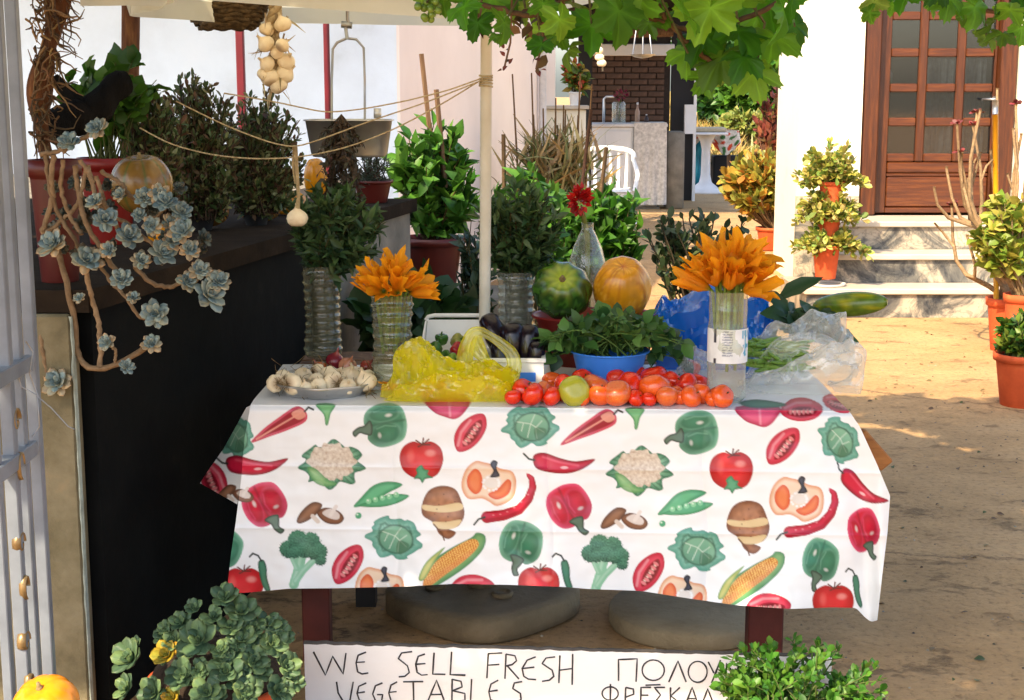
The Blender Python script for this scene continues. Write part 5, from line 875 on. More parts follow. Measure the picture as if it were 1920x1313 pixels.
for lo, hi in (((x0 - .006, y0 - .006, zc_ - .0118), (x1 + .006, y0 + .006, zc_)), ((x0 - .006, y1 - .006, zc_ - .0118), (x1 + .006, y1 + .006, zc_)), ((x0 - .006, y0 + .0062, zc_ - .0118), (x0 + .006, y1 - .0062, zc_)), ((x1 - .006, y0 + .0062, zc_ - .0118), (x1 + .006, y1 - .0062, zc_))): mb.box(lo, hi, bev=.002)
obj('rim', mb, WHITEP, cr, False); mb = MB(); mb.box((x0 + .004, y0 - .002, zq + .02), (x1 - .022, y0 - .0004, zq + .045)); obj('blue_band', mb, BLUEP, cr, False)
def aub(px0, py0, px1, py1, r, d0, d1, label):
    a, b2 = W(px0, py0, d0), W(px1, py1, d1); ln = (b2-a).length; R = r*M(px0, py0, d0); pr = [(.05, 0), (.5, .015), (.85, .08), (1, .25), (.95, .5), (.78, .72), (.55, .88), (.4, .96), (.1, 1.0)]; mb = MB(); mb.lathe([(q*R, z*ln) for q, z in pr], 24).xf(Matrix.Translation(a) @ aim(b2-a).to_matrix().to_4x4()); o = obj('aubergine', mb, AUB, label=label, cat='aubergine', group='aubergines in the crate'); ms = MB(); ms.lathe([(R*.6, ln*.9), (R*.45, ln), (R*.15, ln*1.02), (R*.12, ln*1.12)], 10, c=(.06, .09, .03)).xf(Matrix.Translation(a) @ aim(b2-a).to_matrix().to_4x4()); obj('stalk', ms, STEM, o)
AUB = mat('aubergine_skin', [(.3, (.005, .003, .006)), (.8, (.012, .005, .014))], 8, .22, spec=.4, coat=.12)
aub(912, 590, 955, 690, 22, 4.12, 4.06, 'glossy dark aubergine leaning left above the crate'); aub(962, 605, 960, 700, 26, 4.08, 4.06, 'broad dark aubergine in the middle of the crate'); aub(995, 608, 985, 700, 22, 4.08, 4.05, 'dark aubergine at the right of the crate'); aub(1008, 640, 1000, 705, 17, 4.03, 4.02, 'slim purple-brown aubergine at the front right of the crate'); aub(935, 640, 940, 700, 17, 4.06, 4.03, 'small dark aubergine low at the left of the crate')
# blue bowl with greens
bx = W(1143, 690, 4.04); mb = MB(); R_ = 72*M(1143, 680, 4.04); hz_ = W(0, 664, 4.0).z - ZTAB; mb.lathe([(R_*.75, 0), (R_*.78, .003), (R_*.96, hz_ - .01), (R_*1.03, hz_), (R_*1.05, hz_ - .004), (R_*.93, hz_ - .008), (R_*.75, .006), (.01, .006)], 44, (bx.x, 4.05, ZTAB + .004), close=False); obj('blue_bowl', mb, BLUEP, label='blue plastic bowl under a heap of leafy greens', cat='bowl')
gr = thing('leafy_greens', 'heap of dark green leafy stalks overflowing the blue bowl', 'greens', (bx.x, 4.05, ZTAB + hz_)); mL, mS = MB(), MB(); s = M(1143, 640, 4.05)
VG = [(.05, .14, .03), (.08, .2, .04), (.13, .26, .06), (.035, .10, .03)]
for k in range(95):
    a = W(rng.uniform(1085, 1205), rng.uniform(640, 672), 4.06 + rng.uniform(-.06, .1)); t = rng.uniform(-1, 1); e = W(1150 + t*132 + rng.normal()*8, 636 - 50*(1-t*t)*rng.uniform(.2, 1) + rng.uniform(-5, 45)*abs(t), 4.0 + rng.uniform(-.06, .2)); 
    twigs(mL, mS, a, [e], 7, .040, .85, BROAD, VG, .003, .3, .22, 1.0, .1, (.14, .25, .06))
obj('stalks', mS, STEM, gr); obj('leaves', mL, LEAF, gr)
# bags
def loft_bag(name, outl, d0, dep, mt, label, cat='bag', amp=.012, n=84, m_=34, fr=26, seed=0., parent=None, zbase=None, part=None):
    Q = poly_at(outl, n); mb = MB(); v = []
    for i in range(n):
        c = W(Q[i, 0], Q[i, 1], d0); zb = zbase if zbase is not None else ZTAB + .006; h = max(c.z - zb, .004); wj = math.sin(pi*min(1, max(0, (i + .5)/n)))**.5
        for j in range(m_):
            t = pi*j/(m_-1); y = d0 - dep*(.5*cos(t))*(.35 + .65*wj)*2; z = zb + h*sin(t)**.75; q = Vector((c.x*fr, y*fr*.9, z*fr)) + Vector((seed, seed, seed)); e = (1 - 2.2*abs(mnoise.noise(q))) + .55*(1 - 2.2*abs(mnoise.noise(q*2.1))); e2 = mnoise.noise(q*.7 + Vector((9, 3, 1)))
            e += .22*(1 - 2.4*abs(mnoise.noise(q*3.3))); k = sin(t)**.5; v.append((c.x + amp*1.6*e2*k, y - amp*e*k, max(z + amp*e*.9*k*(j not in (0, m_-1)), ZTAB + .004)))
    mb.add(v, [(i*m_+j, i*m_+j+1, i*m_+m_+j+1, i*m_+m_+j) for i in range(n-1) for j in range(m_-1)]); o = obj(part or name, mb, mt, parent, sharp=22) if parent else obj(name, mb, mt, label=label, cat=cat, sharp=22); return o
def ribbon(P, w0, w1, mb, amp=.004):
    P = [Vector(p) for p in P]; k = np.linspace(0, 1, len(P)); tt = np.linspace(0, 1, 40); A = np.array(P); Q = np.stack([np.interp(tt, k, A[:, c]) for c in range(3)], -1)
    for _ in range(3): Q[1:-1] = (Q[:-2] + 2*Q[1:-1] + Q[2:])/4
    v = []
    for i in range(40):
        tg = Q[min(i+1, 39)] - Q[max(i-1, 0)]; sd_ = np.cross(tg, (0, -1., .25)); sd_ /= np.linalg.norm(sd_) + 1e-9; w_ = w0 + (w1-w0)*abs(2*tt[i]-1)
        for j in range(9): u_ = j/8 - .5; e = amp*math.sin(j*2.4 + i*.15); v.append(Q[i] + sd_*u_*w_ + np.array((0, -1, .2))*e)
    mb.add(v, [(i*9+j, i*9+j+1, i*9+10+j, i*9+9+j) for i in range(39) for j in range(8)])
yb = thing('yellow_bag', 'crumpled translucent yellow plastic bag with a raised handle at the table front', 'bag', W(840, 755, 3.86))
loft_bag('b', [(714, 758), (722, 722), (745, 672), (768, 645), (790, 641), (815, 664), (845, 688), (880, 690), (915, 690), (945, 698), (962, 715), (968, 757)], 3.88, .055, YFILM, '', seed=2.0, parent=yb, part='body', amp=.024, fr=15)
loft_bag('b', [(720, 758), (760, 728), (830, 712), (900, 714), (950, 730), (966, 757)], 3.82, .03, YFILM, '', seed=7.0, parent=yb, part='front_fold', amp=.017, fr=19)
mb = MB(); ribbon([W(870, 705, 3.90), W(872, 660, 3.90), W(884, 626, 3.90), W(900, 620, 3.90), W(935, 640, 3.9), W(960, 662, 3.89), W(966, 690, 3.88), W(945, 715, 3.86)], .022, .05, mb); obj('handle', mb, YFILM, yb)
mb = MB(); ribbon([W(885, 640, 3.92), W(905, 668, 3.90), W(925, 690, 3.88), W(930, 735, 3.85)], .02, .06, mb); ribbon([W(768, 650, 3.9), W(800, 690, 3.85), W(850, 715, 3.83), W(900, 735, 3.81)], .03, .06, mb); obj('crease_fold', mb, YFILM, yb)
for k in range(16): px, py = rng.uniform(745, 950), rng.uniform(725, 748); put('blossom', BLC, None, W(px, py, rng.uniform(3.85, 3.91)), aim((rng.normal(), rng.normal()*.5 - .3, .3), 0), .05, 'orange squash blossom inside the yellow bag', 'blossom', 'blossoms in the yellow bag')
cb = thing('clear_bag', 'clear plastic bag lying open with green beans at the right of the table', 'bag', W(1500, 742, 3.95))
loft_bag('b', [(1385, 742), (1398, 712), (1430, 706), (1470, 700), (1500, 685), (1540, 664), (1580, 652), (1604, 672), (1606, 700), (1590, 728), (1560, 742)], 3.95, .07, CFILM, '', seed=4.0, parent=cb, part='front_fold', amp=.026, fr=12)
loft_bag('b', [(1400, 690), (1412, 650), (1445, 622), (1490, 606), (1530, 592), (1560, 600), (1578, 632), (1592, 662), (1604, 700)], 4.14, .04, CFILM, '', seed=14.0, parent=cb, part='back_fold', amp=.028, fr=11)
mb = MB(); ribbon([W(1440, 700, 4.0), W(1466, 655, 3.99), W(1500, 640, 3.98), W(1545, 650, 3.97), W(1575, 690, 3.95)], .05, .09, mb, .007); obj('crease_fold', mb, CFILM, cb)
BEAN = mat('bean_skin', [(.3, H('#577a2a')), (.7, H('#86a848'))], 30, .4)
mb = MB(); t = np.linspace(0, 1, 10); mb.tube([(x, .06*math.sin(3*x), .08*math.sin(2.6*x)) for x in (t-.5)], 0.06*np.sin(np.clip(t*.94 + .03, 0, 1)*pi)**.4, 6); BM = mb.mesh('green_bean', BEAN)
for k in range(46): px, py = rng.uniform(1402, 1500), rng.uniform(640, 692); d = 3.98 + (692-py)*.0022; put('green_bean', BM, None, W(px, py, d), Matrix.Rotation(rng.normal()*.5 + .2, 3, 'Z') @ Matrix.Rotation(rng.normal()*.18 + .12, 3, 'Y'), .11*rng.uniform(.8, 1.3), 'green bean in the open clear bag', 'bean', 'green beans in the clear bag')
loft_bag('blue_bag', [(1228, 650), (1232, 600), (1244, 576), (1266, 568), (1292, 560), (1315, 542), (1345, 556), (1400, 566), (1436, 582), (1450, 606), (1446, 650)], 4.30, .07, BFILM, 'crumpled blue plastic bag behind the water bottle', amp=.032, fr=11, seed=21.)
loft_bag('clear_bag_scrap', [(1270, 700), (1282, 668), (1310, 656), (1330, 668), (1335, 705)], 4.1, .04, CFILM, 'small clear plastic scrap behind the tomatoes left of the bottle', amp=.012, seed=31.)
# chard and marrow at the back right
chd = thing('dark_chard', 'bundle of large dark green leaves behind the clear bag', 'greens', W(1500, 640, 4.25)); mL, mS = MB(), MB(); DGc = [(.02, .07, .02), (.035, .10, .03), (.05, .13, .04)]
CL = leaf_t([.03, .2, .3, .34, .3, .18, .02], .3, .35, wav=.03)
lm = []
for k in range(3): q = MB(); tv, tf = CL; q.add(tv, tf, DGc[k]); lm.append(q.mesh('leaf', LEAF))
for k in range(60):
    a = W(rng.uniform(1450, 1560), rng.uniform(575, 640), 4.25 + rng.uniform(-.06, .08)); e = W(rng.uniform(1440, 1600), rng.uniform(528, 650), 4.15 + rng.uniform(-.08, .15)); D = np.array([(e-a)]); F = frames(D, np.array([(rng.normal()*.5, -.7, .7)]))[0]; put('leaf', lm[k % 3], chd, a, Matrix(F.tolist()), rng.uniform(.05, .095))
for px0, py0, px1, py1 in ((1460, 560, 1530, 515), (1560, 600, 1596, 650), (1480, 590, 1440, 540)): a, e = W(px0, py0, 4.2), W(px1, py1, 4.15); put('leaf', lm[0], chd, a, Matrix(frames(np.array([e-a]), np.array([(0, -.8, .6)]))[0].tolist()), ((e-a).length*.55, (e-a).length, (e-a).length))
mb = MB(); t = np.linspace(0, 1, 22); a, b2 = W(1525, 575, 4.38), W(1664, 566, 4.30); r_ = 24*M(1600, 570, 4.3); rr = r_*np.clip(np.sin(np.clip(t, .0, 1)*pi*.98 + .03), 0, 1)**.42; P = [a*(1-x) + b2*x for x in t]; n = 28; f = np.array([[.05, .11, .01]]*22)
mb.tube(P, rr, n); V = mb.V[0]; mb.C[0] = np.array([np.array((.10, .17, .012))*(1 + .5*mnoise.noise(Vector(q)*60)) + np.array((.24, .17, .0))*max(0, mnoise.noise((q[0]*16, q[2]*70, q[1]*60)))*1.5 for q in V]); mr_ = obj('marrow', mb, SKINV, label='long mottled green marrow sticking out at the back right of the table', cat='marrow')
# ------------------------------------------------------------ pots and plants
def pot(root, c, r, h, mt, z0=None, flute=False, name='pot'):
    z = c[2] if z0 is None else z0; mb = MB(); fn = (lambda th, zz: 1 + .025*np.cos(20*th)*(zz < z*0 + h*.8)) if flute else None
    mb.lathe([(r*.70, 0), (r*.72, .004), (r*.93, h*.84), (r*.94, h*.86), (r*1.03, h*.865), (r*1.05, h), (r*.97, h), (r*.93, h*.9)], 36, (c[0], c[1], z), fn=fn, close=False); o = obj(name, mb, mt, root)
    mb = MB(); mb.lathe([(.001, h*.92), (r*.94, h*.9)], 24, (c[0], c[1], z), close=False); obj('soil', mb, SOIL, root); return o
def bushy(name, label, cat, base, cen, rad, d, n, nl, L, wd, tm, pal, potspec=None, sr=.004, t0=.3, curve=.12, sc=(.10, .07, .03), shell=.5, jb=.02, group=None, up=.25, mt=None, out=.9):
    """base, cen in photo px (x, y); rad in px; potspec = (radius px, height px, material)"""
    b2 = W(base[0], base[1], d); root = thing(name, label, cat, b2, group); s = M(base[0], base[1], d); top_ = Vector(b2)
    if potspec: pot(root, b2, potspec[0]*s, potspec[1]*s, potspec[2]); top_.z += potspec[1]*s*.9
    c = W(cen[0], cen[1], d); mL, mS = MB(), MB(); e = ell(c, (rad[0]*s, min(rad[0], rad[1])*s*.8, rad[1]*s), n, shell); e[:, 2] = np.maximum(e[:, 2], top_.z + .01)
    twigs(mL, mS, top_, e, nl, L, wd, tm, pal, sr, t0, curve, out, up, sc, jb); obj('stems', mS, STEM, root); obj('foliage', mL, mt or LEAF, root); return root
# row of pots behind the table, on the ground
PEP = [(.04, .13, .015), (.07, .20, .022), (.11, .27, .03)]
pp = bushy('pepper_plant', 'staked green pepper plant in a maroon pot behind the table', 'plant', (812, 548), (820, 335), (82, 105), 6.6, 60, 16, .085, .75, OVATE, PEP, (58, 104, MAROON), .005, .3, .2)
s = M(812, 545, 6.6); b0 = W(812, 548, 6.6)
for (xa, ya), (xb, yb_) in (((830, 470), (790, 101)), ((846, 470), (818, 168))): mb = MB(); mb.box((-.008, -.008, 0), (.008, .008, 1)); a, b2 = W(xa, ya, 6.62), W(xb, yb_, 6.58); mb.xf(Matrix.Translation(a) @ aim(b2-a).to_matrix().to_4x4() @ Matrix.Diagonal((1, 1, (b2-a).length, 1))); obj('stake', mb, WOOD, pp, False)
mb = MB(); mb.box((b0.x - .35, 6.42, 0), (b0.x + .35, 6.85, b0.z - .001), bev=.01); obj('pot_bench', mb, GREYC, label='low concrete bench carrying the maroon pepper pot', cat='bench', smooth=False)
a = W(690, 480, 6.5); mb = MB(); mb.box((a.x, 6.45, 0), (a.x + .13, 6.6, W(0, 466, 6.5).z), bev=.01); obj('marble_block', mb, WMARB, label='small white marble block beside the maroon pot', cat='block', smooth=False)
def ground_plant(name, label, px, pot_d, cen, rad, n, nl, L, wd, tm, pal, pr, ph, pm, **k):
    p = T(px, 600); d = pot_d; x = W(px, 500, d).x; root = thing(name, label, 'plant', (x, d, 0)); mb = MB(); pot(root, (x, d, 0), pr, ph, pm); c = W(cen[0], cen[1], d); s = M(cen[0], cen[1], d); mL, mS = MB(), MB(); e = ell(c, (rad[0]*s, rad[0]*s*.8, rad[1]*s), n, k.pop('shell', .5)); e[:, 2] = np.maximum(e[:, 2], ph + .02)
    twigs(mL, mS, (x, d, ph*.9), e, nl, L, wd, tm, pal, k.get('sr', .004), k.get('t0', .45), k.get('curve', .1), k.get('out', .9), k.get('up', .25), k.get('sc', (.10, .08, .03)), .03); obj('stems', mS, STEM, root); obj('foliage', mL, LEAF, root); return root
bp1 = ground_plant('basil_plant', 'leafy green plant right of the umbrella pole behind the herb bottle', 990, 6.9, (985, 395), (75, 85), 55, 16, .08, .8, OVATE, PEP, .16, .35, TERRA)
ground_plant('basil_plant', 'bright green plant behind the bottle with the red flower', 1140, 7.2, (1140, 405), (62, 58), 50, 16, .08, .8, OVATE, [(.04, .14, .01), (.07, .20, .015)], .15, .4, TERRA)
ground_plant('basil_plant', 'dark green plant left of the red flower between two stakes', 1065, 7.6, (1060, 425), (55, 70), 45, 15, .08, .8, OVATE, PEP[:2], .15, .3, TERRA)
ground_plant('squash_plant', 'dark broad-leaved plant low behind the pepper tray', 790, 5.35, (770, 575), (115, 45), 40, 7, .10, .95, BROAD, [(.02, .06, .015), (.03, .09, .02)], .16, .3, MAROON, t0=.5)
ground_plant('dark_leaf_plant', 'grey-green drooping plant between the maroon pot and the umbrella pole', 905, 5.7, (890, 465), (30, 65), 26, 12, .06, .6, OVATE, [(.03, .07, .03), (.05, .09, .05)], .12, .3, MAROON)
jd = ground_plant('jade_shrub', 'dark rubbery shrub behind the blue bag and squash blossoms', 1320, 6.3, (1315, 462), (112, 70), 62, 16, .05, .75, SPOON, [(.03, .06, .02), (.05, .085, .03), (.08, .105, .035)], .2, .42, TERRA, t0=.55, sr=.007, sc=(.08, .06, .035))
# dry reed clump
dg = thing('dry_reed_clump', 'clump of dry reedy stalks in front of the pink wall', 'plant', W(1040, 430, 11.5)); b2 = W(1040, 470, 11.5); mL = MB(); n = 1500; P = np.array(b2) + rng.normal(size=(n, 3))*np.array((.13, .1, 0)); P[:, 2] = rng.uniform(.1, 1.05, n); D = rng.normal(size=(n, 3))*np.array((.5, .3, .3)) + np.array((0, 0, .8)); mL.inst(GRASS, frames(D)*rng.uniform(.12, .34, (n, 1, 1))*np.array((1.3, 1, 1))[None, None], P, pick([(.42, .30, .12), (.34, .22, .08), (.16, .20, .06), (.3, .26, .1)], n)); obj('blades', mL, LEAF, dg)
mS = MB()
for k in range(12): x = rng.normal()*.16; mS.tube([(b2.x + x, b2.y, 0), (b2.x + x*1.4, b2.y + .02, 1.45 + rng.uniform(-.2, .2))], [.012, .006], 5, (.22, .14, .07))
obj('canes', mS, STEM, dg)
for (xa, ya), (xb, yb_), d, nm in (((946, 420), (944, 252), 6.95, 'short stake right of the umbrella pole'), ((1122, 400), (1137, 276), 7.2, 'pale leaning stake behind the red flower'), ((1085, 400), (1108, 205), 9.0, 'dark leaning cane in front of the plastic chair')):
    mb = MB(); a, b2 = W(xa, ya, d), W(xb, yb_, d); a2 = a - (b2-a)*((a.z - .3)/(b2.z - a.z)); mb.tube([a2, b2], [.012, .011], 6, (.30, .19, .11) if 'dark' not in nm else (.09, .05, .035)); obj('garden_stake', mb, STEM, label='wooden ' + nm, cat='stake')
# flowers on the far ledge
fl = bushy('flower_pot', 'white pot of red and yellow flowers on the far ledge', 'plant', (1078, 199), (1078, 150), (26, 32), 15.6, 26, 9, .09, .8, OVATE, [(.12, .2, .03), (.4, .3, .04), (.55, .08, .03), (.08, .16, .02)], (12, 26, WHITEP))
# right side: tower of pots, bushes, aeonium pots
YG = [(.30, .34, .05), (.42, .40, .07), (.17, .26, .05), (.5, .42, .12)]
tw_ = thing('pot_tower', 'tower of three stacked terracotta pots overflowing with yellow-green succulents on the step', 'plant', W(1550, 524, 10.15)); s = M(1550, 450, 10.15); bx_ = W(1550, 524, 10.15); bx_.z = .201; TWR = tw_
mb = MB(); mb.lathe([(.001, .001), (34*s, .001), (36*s, .018), (34*s, .018), (32*s, .006)], 30, bx_, (.7, .66, .58), close=False); obj('saucer', mb, PAINTV, tw_)
for k, (y0, y1, rr) in enumerate(((522, 460, 26), (450, 398, 23), (392, 340, 24))):
    zb_, zt_ = max(W(1550, y0, 10.15).z, .207), W(1550, y1, 10.15).z; pot(tw_, (bx_.x + .01*(k-1), 10.15, zb_), rr*s, zt_ - zb_, TERRA, flute=True); mL, mS = MB(), MB(); e = ell((bx_.x, 10.12, zt_ + (.015 if k < 2 else .07)), (58*s, 44*s, (24 if k < 2 else 34)*s), 75, .6); e = np.array((bx_.x, 10.12, zt_)) + (e - np.array((bx_.x, 10.12, zt_)))*rng.uniform(.6, 1.4, (len(e), 1)); e[:, 2] -= .35*np.maximum(0, abs(e[:, 0] - bx_.x) - 26*s); twigs(mL, mS, (bx_.x, 10.15, zt_ - .02), e, 18, .05, .9, SPOON, YG, .004, .45, .3, sc=(.25, .18, .06)); obj('stems', mS, STEM, tw_); obj('foliage', mL, LEAF, tw_)
ab = bushy('aeonium_bush', 'orange-green aeonium bush in a terracotta pot before the garden', 'plant', (1445, 468), (1425, 345), (66, 52), 14.2, 190, 12, .10, .9, SPOON, [(.52, .34, .05), (.55, .24, .04), (.28, .30, .05), (.42, .38, .06)], (28, 42, TERRA), .010, .75, .05, (.22, .13, .06), .75)
bushy('red_shrub', 'reddish upright aeonium in front of the garden trees', 'plant', (1440, 330), (1455, 225), (34, 62), 17.5, 40, 10, .12, .8, SPOON, [(.28, .07, .05), (.36, .12, .06), (.18, .12, .04)], None, .012, .6, .05, (.2, .1, .06))
def branchy(name, label, base, tips, d, potspec, col, tipcol, lower=None):
    b2 = W(base[0], base[1], d); root = thing(name, label, 'plant', b2); s = M(base[0], base[1], d); pot(root, b2, potspec[0]*s, potspec[1]*s, potspec[2]); tp_ = Vector((b2.x, b2.y, b2.z + potspec[1]*s*.9)); mS = MB(); trunks = []
    for k in range(7): q = W(base[0] - 75 + 24*k, rng.uniform(380, 520), d + rng.uniform(-.1, .1)); trunks.append(q); mS.tube([tp_ + Vector((rng.normal()*.04, rng.normal()*.03, 0)), tp_*.55 + q*.45 + Vector((rng.normal()*.03, 0, .03)), q], [.018, .016, .013], 7, np.array(col)*rng.uniform(.6, 1.1))
    for px, py in tips:
        mT = MB()
        e = W(px, py, d + rng.uniform(-.15, .15)); kn = min(trunks, key=lambda q: abs(q.x - e.x) + .3*abs(q.z - e.z + .25)); sd_ = Vector((rng.normal()*.03, rng.normal()*.03, rng.normal()*.02))
        m1 = kn*.65 + e*.35 + Vector(((e.x - kn.x)*.25, 0, -.06)) + sd_; m2 = kn*.3 + e*.7 + Vector(((e.x - kn.x)*.15, 0, -.07)) + sd_; Q = [kn, m1, m2, e + Vector((0, 0, -.015)), e]; mS.tube(Q, [.013, .011, .009, .008, .010], 6, np.array(col)*rng.uniform(.6, 1.2))
        if rng.random() < .6: q2 = m2 + Vector((rng.normal()*.07, rng.normal()*.05, rng.uniform(.03, .12))); mS.tube([m1*.4 + m2*.6, m2*.5 + q2*.5 + Vector((0, 0, -.015)), q2], [.008, .007, .006], 5, np.array(col)*rng.uniform(.6, 1.1)); n = 12; D = np.stack([np.cos(np.arange(n)*2.4), np.sin(np.arange(n)*2.4), rng.uniform(-.3, .9, n)], -1); mT.inst(SPOON, frames(D)*.042*rng.uniform(.6, 1.2, (n, 1, 1)), np.tile(e, (n, 1)), pick([tipcol, np.array(tipcol)*.6], n)); obj('rosette', mT, SUCC, root)
    obj('branches', mS, STEM, root); return root
ap1 = branchy('tall_aeonium', 'leggy aeonium with dark red tips in the larger terracotta pot by the door', (1888, 662), [(1752, 350), (1785, 385), (1775, 312), (1800, 318), (1795, 232), (1825, 235), (1800, 285), (1838, 285), (1838, 205), (1832, 210), (1870, 165), (1905, 195), (1900, 240), (1915, 250), (1858, 280), (1890, 325), (1814, 440), (1925, 300), (1940, 200)], 8.75, (42, 105, TERRA), (.42, .28, .15), (.22, .035, .03))
mb = MB(); mb.tube([W(1868, 560, 8.75), W(1866, 215, 8.7)], .016, 10, (.8, .5, .05)); obj('yellow_cane', mb, YCANE, ap1); mb = MB(); mb.tube([W(1866, 214, 8.7), W(1866, 188, 8.7)], .0165, 10); obj('cane_tip', mb, STEEL, ap1)
bushy('geranium_pot', 'yellow-green leafy plant above the terracotta pots at the right edge', 'plant', (1912, 655), (1890, 440), (58, 70), 8.5, 80, 13, .07, .95, BROAD, [(.28, .32, .04), (.18, .28, .03), (.40, .36, .06)], (34, 105, TERRA), .01, .6, .05, (.3, .2, .1))
ground_plant('clipped_bush', 'dense dark green bush in a terracotta pot at the right edge', 1930, 7.2, (1930, 640), (58, 58), 90, 16, .05, .8, OVATE, [(.03, .10, .01), (.08, .16, .015), (.14, .2, .02)], .14, .26, TERRA)
# bottom corners
bushy('purslane_plant', 'bright green small-leaved plant covering the right end of the sign', 'plant', (1480, 1420), (1500, 1285), (168, 95), 3.28, 120, 20, .023, .85, SPOON, [(.04, .15, .012), (.07, .21, .02), (.12, .27, .03)], (110, 70, TERRA), .003, .45, .05, (.12, .16, .05), .75, .07)
def pc(h, a): f = mnoise.noise((cos(h)*3, sin(h)*3, a*4)); return np.array(H('#e08a16'))*(1 + .2*f)
pk = pumpkin('ribbed_pumpkin', 86, 1322, 62, 52, 2.55, (-.1, -.35, .9), lambda h, a: 1 - .07*(1-abs(math.cos(4.5*h)))**2, pc, 'bright orange ribbed pumpkin in the bottom left corner by the gate')
zb_ = W(86, 1322, 2.55).z - 52*M(86, 1322, 2.55) + .005; mb = MB(); q = W(86, 1322, 2.55); mb.box((q.x - .12, 2.49, 0), (q.x + .06, 2.66, zb_), bev=.008); obj('concrete_block', mb, GREYC, label='concrete block under the orange pumpkin by the gate', cat='block', smooth=False)
# rosette succulents
def sleaf(): 
    mb = MB(); ts = [0, .3, .6, .85, 1.0]; hw = [.10, .2, .27, .2, .01]; th_ = [.07, .09, .08, .05, .0]; v = []
    for t, w_, h in zip(ts, hw, th_):
        z = .16*t*t; v += [(-w_, t, z + w_*.35), (0, t, z + .02), (w_, t, z + w_*.35), (0, t, z - h)]
    f = []
    for i in range(4): a = i*4; f += [(a, a+1, a+5, a+4), (a+1, a+2, a+6, a+5), (a+2, a+3, a+7, a+6), (a+3, a, a+4, a+7)]
    return v, f
def smat(name, cols): 
    m, nt, b = mk(name); L = nt.links; oi = nd(nt, 'ShaderNodeObjectInfo'); r = ramp(nt, oi.outputs['Random'], [(i/(len(cols)-1), c) for i, c in enumerate(cols)]); n = noise_fac(nt, 2.0, 4); r2 = ramp(nt, n.outputs[0], w2); mx = nd(nt, 'ShaderNodeMix', data_type='RGBA', blend_type='MULTIPLY'); mx.inputs[0].default_value = 1; L.new(r.outputs[0], mx.inputs[6]); L.new(r2.outputs[0], mx.inputs[7])
    a = nd(nt, 'ShaderNodeVertexColor', layer_name='Col'); my = nd(nt, 'ShaderNodeMix', data_type='RGBA', blend_type='MULTIPLY'); my.inputs[0].default_value = 1; L.new(mx.outputs[2], my.inputs[6]); L.new(a.outputs[0], my.inputs[7]); L.new(my.outputs[2], b.inputs['Base Color']); b.inputs['Roughness'].default_value = .5; b.inputs['Specular IOR Level'].default_value = .3; return m
GH = smat('ghost_leaf', [H('#66797e'), H('#7d9093'), H('#8c9b98'), H('#969b8e')]); GHO = smat('ghost_old_leaf', [H('#8f8a78'), H('#b59a78'), H('#a8a08a'), H('#8a9a90')])
GHD = smat('ghost_dark_leaf', [H('#3f4a48'), H('#57615a'), H('#5d5648'), H('#4a4a40')]); AE = smat('aeonium_leaf', [H('#3c5540'), H('#506a4c'), H('#667f54'), H('#465e48')]); AEY = smat('aeonium_yellow_leaf', [H('#9a882a'), H('#b09430'), H('#828c38'), H('#b88c30')])  # darker grey-brown leaves for the filler rosettes
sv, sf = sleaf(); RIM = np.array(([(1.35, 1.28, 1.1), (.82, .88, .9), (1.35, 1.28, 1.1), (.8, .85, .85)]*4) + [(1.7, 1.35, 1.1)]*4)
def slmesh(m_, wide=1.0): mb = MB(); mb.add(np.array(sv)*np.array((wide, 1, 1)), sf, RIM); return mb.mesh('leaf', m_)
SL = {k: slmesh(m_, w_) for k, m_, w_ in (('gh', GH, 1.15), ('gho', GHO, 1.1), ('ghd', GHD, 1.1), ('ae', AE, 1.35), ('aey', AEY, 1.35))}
mb = MB(); mb.lathe([(.02, 0), (.08, .05), (.06, .14), (.01, .2)], 8); BUD = {k: mb.mesh('rosette', m_) for k, m_ in (('gh', GH), ('gho', GHO), ('ghd', GHD), ('ae', AE), ('aey', AEY))}
def rosette(root, c, R, dirv, kind, rings=((3, .42, 68), (5, .66, 50), (7, .88, 30), (8, 1.0, 8)), old=None):
    q = aim(dirv, rng.uniform(0, 6)); o = put('rosette', BUD[kind], root, c, q, R); k = 0
    for ri, (n, L, el_) in enumerate(rings):
        for j in range(n):
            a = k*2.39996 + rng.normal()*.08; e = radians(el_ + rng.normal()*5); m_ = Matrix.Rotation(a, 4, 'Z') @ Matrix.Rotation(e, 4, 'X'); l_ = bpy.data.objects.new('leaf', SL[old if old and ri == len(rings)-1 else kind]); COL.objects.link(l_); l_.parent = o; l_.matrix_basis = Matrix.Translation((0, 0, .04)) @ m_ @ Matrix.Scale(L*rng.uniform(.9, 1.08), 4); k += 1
hs = thing('trailing_succulent', 'trailing grey-blue rosette succulent with thick bare stems hanging over the pillar', 'plant', (W(110, 330, 3.62).x, 3.62, ZT))
for px, py, r in [(103,462,36),(197,415,28),(240,446,28),(163,491,30),(303,478,27),(229,526,24),(312,382,24),(270,372,18),(376,509,24),(390,556,38),(294,589,27),(284,646,22),(237,689,17),(109,720,28),(202,643,17),(130,270,24),(184,243,24),(343,436,26),(226,366,15),(262,405,17),(300,365,20),(340,400,20),(285,425,22),(320,455,20),(355,470,22),(205,470,20),(265,490,20),(350,530,20),(410,530,22),(250,560,16),(150,560,14),(180,380,18),(320,420,18)]:
    d = 3.40 + rng.uniform(-.02, .03); rosette(hs, W(px, py, d), r*M(px, py, d)*rng.uniform(.95, 1.2), (rng.normal()*.25 + (px-200)*.002, -.85, .5 + rng.normal()*.15), 'gh', old='gho' if rng.random() < .6 else None)
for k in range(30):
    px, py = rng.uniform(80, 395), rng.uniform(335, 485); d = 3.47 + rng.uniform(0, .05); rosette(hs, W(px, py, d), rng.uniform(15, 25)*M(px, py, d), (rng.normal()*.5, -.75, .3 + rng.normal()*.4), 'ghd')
mb = MB(); SC = (.27, .18, .10)
